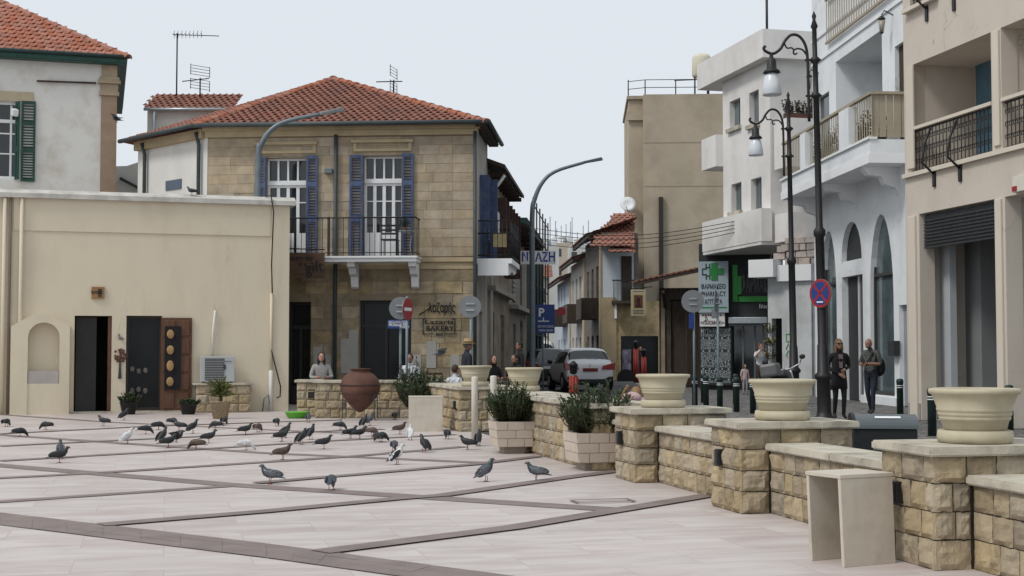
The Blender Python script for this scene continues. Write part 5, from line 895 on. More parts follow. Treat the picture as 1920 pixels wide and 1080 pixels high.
# ---------- white house with timber balconies at the bend ----------
o_ = atY(1130, 600, 71); R1 = Fr(o_.x, o_.y, -.1); X = R1.X; Z = R1.Z; e = R1.root('balcony_house', 'white upper storey house on a stone ground floor with tiled roof at the bend', 'house'); xe = X(1240); z1, zt = Z(1130, 565), Z(1150, 462); shp = (X(1164), X(1234), 0, Z(1190, 630))
k = MB(); wall_open(k, 0, xe, 0, z1, .3, [shp]); k.build('ground_floor_wall', oldstone, e); bx('upper_wall', M('blue_white', (.55, .60, .64), .9, .05, 1), e, 0, X(1188), .05, 6, z1, zt); bx('interior', dark_in, e, .1, xe, .8, 5, 0, z1-.05); bx('shop_window', dglass, e, shp[0], shp[1], .2, .24, 0, shp[3]); bx('mural_panel', M('mural', (.16, .15, .2), .7, .9, 5), e, X(1166), X(1183), .1, .15, .1, Z(1175, 655)); bx('upper_door', wood_d, e, X(1165), X(1185), .0, .049, z1+.05, zt-.5); m = MB(); bzz = z1; m.box(X(1148), X(1190), -1.0, -.01, bzz-.15, bzz); m.build('balcony_floor', wood_d, e)
bars('baluster', e, iron, X(1150), X(1190), -.95, bzz, bzz+1.0, 16, .015); bx('balcony_rail', iron, e, X(1149), X(1190), -.98, -.92, bzz+1.0, bzz+1.06); bx('corner_pilaster', M('cornice_stone', (.4, .32, .2)), e, -.05, .7, -.1, -.001, 0, z1+.2); bx('balcony_bracket', trimw, e, X(1153), X(1157), -.8, -.01, z1-.9, z1-.16)
def tiled(parent, pts, tw=.3, th_=.4):
    P, Q, T, U = [Vector(p) for p in pts]; m = MB(); m.add([P, Q, T, U], [(0, 1, 2, 3)]); r = m.build('roof', tile_j, parent); m = MB(); u = (Q-P).normalized(); n_ = u.cross(T-Q).normalized(); v = n_.cross(u); tiles_on(m, P+n_*.02, u, v, [((p-P).dot(u), (p-P).dot(v)) for p in (P, Q, T, U)], tw, th_); tag(m.build('roof_tiles', tile_j, r), kind='stuff')
tiled(e, [(X(1108), -1.3, zt-.1), (X(1190), -1.3, zt-.1), (X(1190), 4, zt+2.1), (X(1150), 4, zt+2.1)]); tiled(e, [(X(1143), -1.5, z1+2.4), (X(1192), -1.5, z1+2.4), (X(1192), 0, z1+3.1), (X(1150), 0, z1+3.1)])
pn = empty('pilgrim_banner', atY(1183, 600, 60), -.1, 'cream banner with a brown icon picture hanging by the timber shop', 'banner'); pn.location.z = 0; za, zb = atY(1195, 592, 60).z, atY(1195, 543, 60).z; w_ = .64
bx('panel', M('banner_cream', (.50, .44, .30), .7), pn, 0, w_, 0, .05, za, zb); bx('picture', M('icon_brown', (.12, .05, .03), .6, .5, 6), pn, w_*.22, w_*.78, -.01, -.001, za+.35, zb-.25); bx('picture_ground', M('icon_gold', (.38, .27, .1), .6, .3, 5), pn, w_*.18, w_*.82, -.0008, -.0001, za+.31, zb-.21)
m = MB(); m.ball((w_*.5, -.015, zb-.42), (.07, .01, .09), 10, 7); m.hexa([(w_*.34, -.016, za+.37), (w_*.68, -.016, za+.37), (w_*.68, -.011, za+.37), (w_*.34, -.011, za+.37), (w_*.44, -.016, zb-.45), (w_*.58, -.016, zb-.45), (w_*.58, -.011, zb-.45), (w_*.44, -.011, zb-.45)]); m.build('icon_figure', M('icon_dark', (.05, .02, .02), .6), pn)
for i, z in enumerate((za+.22, za+.15, za+.08, zb-.1)): bx('text_line', ink, pn, w_*.15, w_*.85, -.006, -.001, z, z+.025)
pipe(pn, [(0, .02, zb+.05), (w_+.3, .02, zb+.12)], .02, iron, 'arm')
# row of old houses down the right of the street
prev = Vector((R1.o.x, R1.o.y, 0)); segs = [(9, 'narrow_house', 'dark timber fronted old house with a boxed balcony, next to the balcony house', M('gray_timber_wall', (.13, .115, .1), .9, .4, 3, .4, 10), 7.6), (10, 'narrow_house', 'pale peeling old house with tall shutters, farther down the street', M('pale_peel', (.40, .38, .35), .9, .2, 1.5, .3, 10), 7.0), (12, 'narrow_house', 'light blue doored old house where the street bends away', M('pale_blue_wall', (.42, .47, .52), .9, .1, 1), 6.4)]
dirv = Vector((3.2-4.64, 106-71, 0)).normalized()
for i, (L, nm, lb, mt, h) in enumerate(segs):
    a_ = prev+dirv*(.05 if i else .35); b_ = a_+dirv*L; prev = b_; f = Fr(b_.x, b_.y, math.atan2(a_.y-b_.y, a_.x-b_.x)); q = f.root(nm, lb, 'house'); ops = [(1+j*2.6, 2.1+j*2.6, zz, zz+2.3) for j in range(3) for zz in (.02, 3.7)]; m = MB(); wall_open(m, 0, L-.01, 0, h, .3, ops); m.build('wall', mt, q); bx('interior', dark_in, q, .1, L-.1, .6, 1.9, 0, h-.1); bx('end_wall', mt, q, L-.3, L-.011, .301, 1.9, 0, h)
    for o in ops: bx('door' if o[2] < 1 else 'shutter', [wood_d, M('pale_blue_door', (.3, .36, .42), .7, .1, 3), whitepaint][(i+int(o[0])) % 3], q, o[0]+.02, o[1]-.02, .1, .16, o[2], o[3]-.02)
    bbx = bx('boxed_balcony', wood_d, q, L*.45, L*.8, -.9, -.01, 3.2, 4.3); bx('pilaster', M('cornice_stone', (.4, .32, .2)), q, L-.6, L-.02, -.08, -.001, 0, h-.1)
    tiled(q, [(-.1, -.8, h-.1), (L, -.8, h-.1), (L, 1.9, h+.8), (-.1, 1.9, h+.8)]); bx('fascia', wood_d, q, 0, L, -.75, -.6, h-.3, h-.12)
# far houses on the rise beyond the street
fh = M('far_wall', (.50, .50, .48), .9, .15, .2); fh2 = M('far_wall_warm', (.48, .41, .33), .9, .15, .2)
for i, (pa, pb_, py, Y, mt, lb) in enumerate([(1000, 1030, 520, 128, M('end_house_wall', (.46, .43, .38), .9, .1, .5), 'ochre house closing the end of the street'), (1005, 1048, 462, 190, fh, 'far pale block with roof aerials beyond the street, nearest the green netting'), (1040, 1075, 455, 230, fh2, 'far warm toned block in the middle of the distant houses'), (1068, 1110, 460, 210, fh, 'far pale block partly behind the tiled roofs'), (940, 1010, 470, 240, fh2, 'far block hidden mostly behind the ruined stone house')]):
    p = atY(pa, py, Y); q_ = atY(pb_, py, Y); b_ = empty('far_house', (p.x, Y, 0), 0, lb, 'house'); w_ = q_.x-p.x; bx('wall', mt, b_, 0, w_, 0, 8, -.02, p.z)
    for r in range(int(p.z/3.2)):
        for c_ in range(max(1, int(w_/1.6))): bx('window', glass, b_, .3+c_*1.5, .3+c_*1.5+.8, -.05, -.01, p.z-2.3-r*3.1, p.z-1.0-r*3.1)
    if i == 0: tiled(b_, [(-.3, -.5, p.z), (w_+.3, -.5, p.z), (w_+.3, 3, p.z+1.3), (-.3, 3, p.z+1.3)])
    else:
        for j in range(4): MB().tube([(w_*(j+.5)/4, 1+j % 2, p.z), (w_*(j+.5)/4, 1+j % 2, p.z+R.uniform(1.5, 4.5))], .06, 5).build('roof_aerial', graymetal, b_)
        MB().lathe([(.6, 0), (.7, .2), (.7, 1.3), (0, 1.5)], 12, (w_*.7, 2, p.z)).build('roof_tank', whitepaint, b_); MB().lathe([(.0, 0), (.5, .1), (.8, .4), (0, .1)], 12, (w_*.35, 1, p.z+.6)).build('roof_dish', whitepaint, b_)
# wires
for i, (ya, yb) in enumerate([(405, 428), (412, 436), (418, 446), (425, 456)]):
    A, B = atY(1425, ya, 49.3), atY(1000, yb, 62); pts = [A.lerp(B, t/14)-Vector((0, 0, .5*math.sin(PI*t/14))) for t in range(15)]; o = MB().tube(pts, .014, 5).build('overhead_wire', ink); tag(o, 'thin black overhead wire strung across the street from the apartment wall', 'wire', 'wires across the street')
# ================= street furniture =================
frost = M('frosted_glass', (.62, .66, .70), .25, .05, 3)
def ornate_lamp(p, label, lean=0):
    e = empty('street_lamp', p, 0, label, 'street lamp', 'black ornate street lamps'); e.rotation_euler = (0, lean, 0)
    MB().lathe([(.24, 0), (.24, .05), (.17, .1), (.15, .2), (.145, .85), (.19, .9), (.19, .96), (.13, 1.02), (.115, 1.6), (.10, 1.62), (.095, 3.9), (.13, 3.95), (.13, 4.05), (.075, 4.12), (.065, 6.9), (.1, 6.93), (.1, 6.98), (.06, 7.02), (.055, 7.65), (.1, 7.7), (.1, 7.76), (.055, 7.8), (.05, 8.4), (.08, 8.45), (.03, 8.6), (.05, 8.68), (0, 8.8)], 16).build('post', iron, e)
    m = MB(); m.tube(sm([(-.16, 0, 6.4), (-.16, 0, 7.1), (-.16, 0, 7.73), (-.2, 0, 8.05), (-.33, 0, 8.25), (-.5, 0, 8.28), (-.64, 0, 8.15), (-.74, 0, 7.98), (-.9, 0, 7.88), (-1.05, 0, 7.93), (-1.1, 0, 8.0), (-1.06, 0, 8.05)], 4), .032, 8); m.tube(sm([(-.17, 0, 7.82), (-.26, 0, 7.95), (-.38, 0, 7.98), (-.46, 0, 7.93), (-.44, 0, 7.86), (-.38, 0, 7.88)], 4), .02, 6); m.tube(sm([(-.44, 0, 7.94), (-.5, 0, 8.0), (-.6, 0, 8.0), (-.66, 0, 8.12)], 4), .018, 6)
    for z in (6.95, 7.73): m.box(-.22, .12, -.03, .03, z-.02, z+.02)
    m.build('arm', iron, e); m = MB(); c = (-.94, 0, 0); m.lathe([(.03, 7.9), (.05, 7.78), (.1, 7.74), (.11, 7.55), (.16, 7.52), (.19, 7.46), (.12, 7.45)], 16, c); m.build('lamp_cap', iron, e)
    MB().lathe([(.10, 7.46), (.15, 7.4), (.19, 7.2), (.215, 7.0), (.2, 6.98), (0, 6.98)], 20, c).build('lamp_shade', frost, e); return e
lp = ornate_lamp(gp(1546, 788), 'black ornate street lamp carrying the round no stopping sign', -.016); ornate_lamp(Vector((atY(1490, 757, 38.8).x, 38.8, 0)), 'black ornate street lamp standing behind the motorcycle', -.012)
def round_sign(p, r, rz, face, label, plate=None, name='round_sign', z=None):
    pass
sg = empty('no_stopping_sign', lp.matrix_basis @ Vector((0, 0, 0)), 0, 'blue and red round no stopping sign on the near lamp post', 'sign'); c = atY(1538, 550, 29.45); sg.location = c; sg.rotation_euler = (0, 0, math.radians(-56)); 
def disc(name, r, y0, y1, mat, parent, n=28, sx=1): return MB().prism([(sx*r*math.cos(2*PI*t/n), r*math.sin(2*PI*t/n)) for t in range(n)], 1, y0, y1).build(name, mat, parent)
disc('plate', .31, 0, .015, signgray, sg); disc('rim', .305, -.006, -.001, signred, sg); disc('field', .25, -.010, -.0065, signblue, sg)
for s in (-1, 1): m = MB(); m.box(-.25, .25, -.014, -.0105-.0005*s, -.025, .025); o = m.build('cross_bar', signred, sg); o.rotation_euler = (0, s*PI/4, 0)
m = MB(); m.box(-.09, .09, -.019, -.016, -.2, -.17); m.build('arrow', signwhite, sg)
def modern_lamp(px, Y, py_c, px_e, py_e, label):
    k = 2600/Y; p = atY(px, 600, Y); e = empty('street_light', (p.x, Y, 0), 0, label, 'street lamp', 'grey street lights with curved arms'); zc, ze_ = atY(px, py_c, Y).z, atY(px_e, py_e, Y).z; rx = (px_e-px)/k
    pts = [(0, 0, 0), (0, 0, zc*.5), (0, 0, zc), (rx*.05, 0, zc+(ze_-zc)*.35), (rx*.2, 0, zc+(ze_-zc)*.65), (rx*.45, 0, zc+(ze_-zc)*.84), (rx, 0, ze_)]
    MB().tube(sm(pts, 6), [.1-.05*i/36 for i in range(37)], 12).build('post', graymetal, e); m = MB(); m.hexa([(rx-.05, -.06, ze_-.05), (rx+.6, -.05, ze_+.06), (rx+.6, .05, ze_+.06), (rx-.05, .06, ze_-.05), (rx-.05, -.11, ze_+.03), (rx+.55, -.14, ze_+.16), (rx+.55, .14, ze_+.16), (rx-.05, .11, ze_+.03)]); m.build('lamp_head', galv, e, .03); return e
modern_lamp(482, 36.6, 300, 602, 213, 'grey street light rising behind the low cream building'); modern_lamp(998, 46, 410, 1098, 304, 'grey street light beside the parked silver car')
def sign_pole(px, Y, top, label, cat='sign', base=0):
    p = atY(px, 600, Y); e = empty('traffic_sign', (p.x, Y, 0), 0, label, cat); MB().tube([(0, 0, base), (0, 0, top)], .03, 8).build('pole', M('pole_bluegray', (.2, .25, .28), .5, .1, 4), e); return e
def rsign(e, z, r, rz, face, x=0, y=-.05):
    a = {}
    for nm, y0, y1, mt, rr in (('plate', 0, .012, signgray, r),)+((('face', -.006, -.001, signred, r*.97), ('bar', 0, 0, signwhite, 0)) if face == 'noentry' else ()):
        if nm == 'bar': m = MB(); m.box(-r*.7, r*.7, -.011, -.007, -r*.14, r*.14); o = m.build('bar', signwhite, e)
        else: o = disc(nm, rr, y0, y1, mt, e)
        o.location = (x, y, z); o.rotation_euler = (0, 0, rz)
    if face == 'back': bx('bracket', galv, e, x-.1, x+.1, y-.03, y-.001, z+.05, z+.08); bx('bracket', galv, e, x-.1, x+.1, y-.03, y-.001, z-.1, z-.07)
e = sign_pole(751, 33, atY(751, 560, 33).z, 'back of a round grey sign with a blue street name plate, by the bakery door'); rsign(e, atY(751, 578, 33).z, .27, .1, 'back', 0, -.045); sn = bx('name_plate', signblue, e, -.3, .22, -.09, -.075, atY(747, 616, 33).z, atY(747, 600, 33).z); zz = atY(747, 608, 33).z; text('ΜΙΧΑΛΑΚΗ ΠΙΕΡΗ', .08, signwhite, e, -.04, -.094, zz+.045, .001, .46); text('MICHALAKI PIERI', .09, signwhite, e, -.04, -.094, zz-.02, .002, .46); text('STREET', .07, signwhite, e, .1, -.094, zz-.075, .001)
e = sign_pole(763, 32.6, atY(763, 556, 32.6).z, 'red no entry sign turned towards the side street, before the bakery door'); rsign(e, atY(763, 580, 32.6).z, .27, math.radians(68), 'noentry', .02, -.05)
e = sign_pole(883, 32.5, atY(883, 556, 32.5).z, 'back of a round grey sign above the man in the straw hat'); rsign(e, atY(881, 575, 32.5).z, .26, 0, 'back', -.02, -.045)
e = sign_pole(1301, 36.6, atY(1301, 545, 36.6).z, 'back of a round grey sign with small blue plates, standing at a bollard'); rsign(e, atY(1297, 565, 36.6).z, .3, 0, 'back', -.03, -.045); bx('small_plate', signblue, e, -.14, .0, -.06, -.035, atY(1297, 616, 36.6).z, atY(1297, 588, 36.6).z)
e = sign_pole(1346, 35.8, atY(1346, 545, 35.8).z, 'round sign seen edge on, in front of the poster board'); rsign(e, atY(1341, 563, 35.8).z, .28, math.radians(74), 'back', -.05, -.02); bx('small_box', signgray, e, -.16, -.035, -.05, .02, atY(1341, 597, 35.8).z, atY(1341, 580, 35.8).z)
e = sign_pole(1018, 50, atY(1018, 575, 50).z, 'blue parking direction sign behind the street light', 'sign'); za, zb = atY(1018, 625, 50).z, atY(1018, 571, 50).z; bx('panel', signblue, e, -.24, .42, -.08, -.04, za, zb); text('P', .42, signwhite, e, -.06, -.084, zb-.3, .012); m = MB(); m.box(-.18, .22, -.086, -.081, zb-.62, zb-.585); m.box(.0, .035, -.086, -.081, zb-.6, zb-.47); m.build('arrow', signwhite, e); text('ΚΕΝΤΡΟ ΠΟΛΗΣ', .1, signwhite, e, .1, -.084, za+.24, .001, .56); text('TOWN CENTER', .1, signwhite, e, .1, -.084, za+.1, .001, .52); disc('small_round_sign', .16, -.09, -.07, signred, e).location = (.66, 0, zb-.25)
e = sign_pole(1154, 78, atY(1154, 600, 78).z, 'small red no entry sign with a blue plate, before the balcony house'); rsign(e, atY(1154, 617, 78).z, .3, 0, 'noentry'); zz = atY(1154, 637, 78).z; bx('plate', signblue, e, -.25, .45, -.06, -.035, zz-.2, zz+.2)
p = atY(975, 483, 50); e = empty('shop_sign', (p.x, 50, p.z), 0, 'white shop sign with big blue Greek letters over the street', 'sign'); w_ = 67*50/2600; bx('panel', signwhite, e, -.35, w_, -.04, .04, -.24, .24); text('ΝΤΑΖΗ', .46, M('blue_ink', (.02, .03, .25), .5), e, w_/2+.02, -.044, 0, .012, w_*.93); text('Α', .46, M('blue_ink', (.02, .03, .25)), e, -.16, -.044, 0, .012, .26); bx('arm', iron, e, -.9, -.36, -.02, .02, -.05, .05)
red_p = M('red_paint', (.26, .03, .02), .6, .3, 5)
for px, Y, top, l in ((1075, 37, 702, 'red ribbed post with a black lantern top, in front of the silver car'), (1192, 66, 652, 'red ribbed post on the far pavement by the mural shop'), (1207, 64, 668, 'shorter red post beside the timber shop')):
    p = atY(px, 600, Y); h = atY(px, top, Y).z; e = empty('red_post', (p.x, Y, 0), 0, l, 'post'); m = MB()
    for i in range(7): a = i*2*PI/7; m.tube([(.1*math.cos(a), .1*math.sin(a), 0), (.085*math.cos(a), .085*math.sin(a), h*R.uniform(.9, 1))], .045, 6)
    m.build('post', red_p, e); MB().lathe([(.05, h), (.1, h+.05), (.1, h+.22), (.13, h+.25), (.03, h+.36)], 10).build('lantern', iron, e)
def antenna(p, h, label, kind, yaw=0):
    e = empty('aerial', p, yaw, label, 'antenna'); MB().tube([(0, 0, 0), (0, 0, h)], .025, 6).build('mast', iron, e); m = MB()
    if kind == 'yagi':
        m.tube([(-.15, 0, h-.05), (1.4, 0, h-.1)], .015, 5)
        for i in range(8): m.tube([(-.1+i*.13, -.2, h-.05), (-.1+i*.13, .2, h-.05)], .008, 4); m.tube([(-.1+i*.13, 0, h-.17), (-.1+i*.13, 0, h+.08)], .008, 4)
    else:
        m.tube([(-.6, 0, h-.12), (.3, 0, h-.02)], .018, 5)
        for s in (-1, 1):
            for j in range(4): m.tube([(-.25, -.3+0*s, h+s*(.08+j*.1)), (.25, .3, h+s*(.08+j*.1)+.02)], .009, 4)
            for x in (-.25, .25): m.tube([(x, x*1.2, h+s*.06), (x, x*1.2, h+s*.42)], .012, 4)
    m.build('antenna_head', iron, e)
b45 = lambda px, py, Y: atY(px, py, Y)
antenna(b45(331, 182, 46), atY(331, 62, 46).z-atY(331, 182, 46).z, 'tall thin television aerial with long boom on the rooftop room', 'yagi'); antenna(b45(375, 182, 46), atY(375, 146, 46).z-atY(375, 182, 46).z, 'short grid shaped aerial on the rooftop room', 'grid'); p = b45(738, 176, 44); antenna(p, .45, 'small leaning aerial behind the bakery roof ridge', 'grid', .5)
pw = WH.w(1.0, 1.5, 13.2); antenna(pw, 3.2, 'aerial mast with toothed boom on the white building roof', 'yagi', PI)
# ================= vehicles =================
def car(p, heading, paint, label, plate=None, s=1.0, van=False):
    e = empty('parked_car', p, heading, label, 'car'); e.scale = (s*1.03, s*1.06, s*1.08)
    st = [(0.0, [(0, .45), (.62, .45), (.74, .55), (.73, .80), (.66, .86), (.5, .88), (0, .89)]), (.05, [(0, .34), (.74, .34), (.83, .5), (.82, .88), (.74, .95), (.56, .97), (0, .98)]), (.15, [(0, .26), (.78, .26), (.85, .5), (.84, .95), (.74, 1.02), (.6, 1.04), (0, 1.06)]), (.5, [(0, .22), (.78, .22), (.85, .5), (.85, .97), (.67, 1.38), (.52, 1.45), (0, 1.475)]), (.62, [(0, .22), (.78, .22), (.85, .5), (.85, .97), (.67, 1.41), (.52, 1.475), (0, 1.495)]), (1.6, [(0, .22), (.78, .22), (.86, .5), (.86, .95), (.66, 1.43), (.5, 1.49), (0, 1.51)]), (2.3, [(0, .22), (.78, .22), (.86, .5), (.86, .93), (.67, 1.37), (.5, 1.43), (0, 1.45)]), (3.0, [(0, .22), (.78, .22), (.85, .5), (.84, .92), (.74, 1.0), (.6, 1.02), (0, 1.04)]), (3.65, [(0, .25), (.74, .25), (.82, .5), (.78, .8), (.68, .85), (.5, .87), (0, .88)]), (3.92, [(0, .35), (.55, .35), (.64, .5), (.6, .68), (.5, .72), (.4, .73), (0, .74)])]
    if van: st = [(x, [(y, z if z < .96 else .96+(z-.96)*1.9) for y, z in r]) for x, r in st]
    m = MB(); n = 7; v = []; full = []
    for x, r in st:
        ring = [(x, -y, z) for y, z in r]+[(x, y, z) for y, z in reversed(r[1:-1])]; full.append(ring); v += ring
    K = len(full[0]); f = []; mi = []
    for i in range(len(st)-1):
        for k in range(K):
            a = (i*K+k, i*K+(k+1) % K, (i+1)*K+(k+1) % K, (i+1)*K+k); f.append(a); kk = k if k < 6 else K-1-k
            g = (kk == 3 and 3 <= i <= 5) or (kk in (4, 5) and i == 2) or (kk in (4, 5) and i == 6); mi.append(1 if g else 0)
    f.append(tuple(range(K-1, -1, -1))); mi.append(0); f.append(tuple((len(st)-1)*K+k for k in range(K))); mi.append(0)
    for q, c_ in zip(f, mi): m.add([], [], 0)
    m.v = v; m.f = [list(q) for q in f]; m.m = mi; m.sm = [True]*len(f); b = m.build('body', [paint, M('car_glass', (.016, .022, .022), .05, .2, 1, spec=.8)], e, fixn=True)
    md = b.modifiers.new('s', 'SUBSURF'); md.levels = 1; md.render_levels = 2
    tl = M('tail_lamp', (.30, .012, .015), .2, .1, 3, spec=.7)
    for s_ in (-1, 1):
        q = MB(); q.hexa([(-.06, s_*.40, .76), (.03, s_*.87, .74), (.3, s_*.86, .78), (.1, s_*.40, .80), (-.04, s_*.44, .88), (.06, s_*.89, .99), (.36, s_*.88, .99), (.12, s_*.44, .90)]); q.build('tail_light', tl, e, .01, True); q = MB(); q.ball((2.35, s_*.98, 1.0), (.06, .1, .08), 8, 6); q.build('mirror', M('mirror_black', (.015, .015, .017), .3), e)
        for x in (.66, 3.2):
            w = empty if 0 else None; t = MB(); t.tube([(x, s_*.66, .30), (x, s_*.865, .30)], .305, 22); ty = t.build('wheel', rubber, e); t = MB(); t.tube([(x, s_*.80, .30), (x, s_*.872, .30)], .19, 16); t.build('rim', galv, ty); t = MB(); t.prism([(x+.37*math.cos(a*PI/10), .30+.37*math.sin(a*PI/10)) for a in range(-1, 12)], 1, s_*.86, s_*.868); t.build('wheel_arch', ink, e)
        q = MB(); q.prism([(s_*.5, .42), (s_*.78, .42), (s_*.8, .52), (s_*.62, .5)], 0, -.012, .05); q.build('reflector', ink, e)
    bx('lower_bumper', M('bumper_black', (.018, .018, .02), .6), e, -.03, .3, -.66, .66, .26, .43, .03); bx('plate', M('plate_red', (.2, .012, .015), .4) if plate == 'red' else signwhite, e, -.035, .03, -.26, .26, .69, .80, .005); disc('badge', .045, 0, .01, galv, e).location = (-.005, 0, .9); e.children[-1].rotation_euler = (0, 0, -PI/2); bx('wiper', ink, e, .17, .22, -.3, .1, 1.07, 1.09); pipe(e, [(.75, 0, 1.49), (.6, 0, 1.68)], .008, ink, 'aerial'); return e
silver = M('silver_white_paint', (.74, .76, .78), .2, .03, 1, spec=.7); dkpaint = M('dark_green_gray_paint', (.03, .036, .037), .2, .1, 1, spec=.7)
car(gp(1107, 735), math.radians(99), silver, 'silver white hatchback with red number plate, seen from behind', 'red'); car(atY(1032, 690, 58)*1, math.radians(95), dkpaint, 'dark grey green car parked beyond the street light'); bpy.data.objects['parked_car.001'].location.z = 0; bpy.data.objects['parked_car.001'].location.x = atY(1030, 690, 58).x
car(Vector((atY(1146, 690, 72).x, 72, 0)), math.radians(94), M('black_red_paint', (.016, .012, .012), .2, .1, 1, spec=.7), 'dark car parked beyond the silver hatchback'); car(Vector((atY(1012, 690, 80).x, 80, 0)), math.radians(84), whitepaint, 'white van far down the street', van=True)
# motorcycle
e = empty('motorcycle', Vector((atY(1462, 700, 33.5).x, 33.5, 0)), math.radians(75), 'black motorcycle with top box leaning outside the whitewashed ruin', 'motorcycle'); e.rotation_euler = (math.radians(-9), 0, math.radians(62))
for x in (0, 1.35): 
    t = MB(); t.tube([(x+.3*math.cos(a*PI/10), 0, .31+.3*math.sin(a*PI/10)) for a in range(21)], .06, 8); w = t.build('wheel', rubber, e); t = MB(); t.tube([(x, -.04, .31), (x, .04, .31)], .2, 14); t.build('hub', galv, w)
m = MB(); m.hexa([(.1, -.12, .55), (.95, -.14, .5), (.95, .14, .5), (.1, .12, .55), (.05, -.13, .82), (.6, -.15, .8), (.6, .15, .8), (.05, .13, .82)]); m.build('body', M('moto_black', (.02, .02, .022), .3), e, .05); m = MB(); m.ball((.85, 0, .88), (.3, .16, .16)); m.build('fuel_tank', M('moto_dark', (.03, .03, .032), .25), e); m = MB(); m.box(-.05, .55, -.14, .14, .83, .9); m.build('seat', rubber, e, .03); bx('top_box', M('moto_gray', (.12, .12, .125), .4), e, -.42, -.02, -.22, .22, .86, 1.18, .06)
m = MB(); m.tube([(1.35, .09, .31), (1.1, .09, 1.0)], .03, 6); m.tube([(1.35, -.09, .31), (1.1, -.09, 1.0)], .03, 6); m.tube([(.98, -.4, 1.12), (1.1, -.1, 1.03), (1.1, .1, 1.03), (.98, .4, 1.12)], .02, 6); m.build('fork', galv, e); m = MB(); m.ball((.98, .48, 1.28), (.04, .08, .06)); m.ball((.98, -.48, 1.28), (.04, .08, .06)); m.tube([(1.0, .38, 1.12), (.98, .46, 1.25)], .012, 5); m.tube([(1.0, -.38, 1.12), (.98, -.46, 1.25)], .012, 5); m.build('mirrors', ink, e)
bx('tail_light', M('tail_lamp', (.3, .012, .015)), e, -.3, -.2, -.1, .1, .7, .78, .01); pl = bx('plate', signwhite, e, -.36, -.34, -.13, .13, .45, .62); text('707', .1, signblue, e, -.363, 0, .535, .004, rz=-PI/2); bx('mudguard', ink, e, -.33, -.1, -.05, .05, .4, .75)
for s_ in (-1, 1): MB().ball((-.2, s_*.2, .68), (.04, .04, .035)).build('indicator', M('amber', (.4, .12, .01), .4), e)
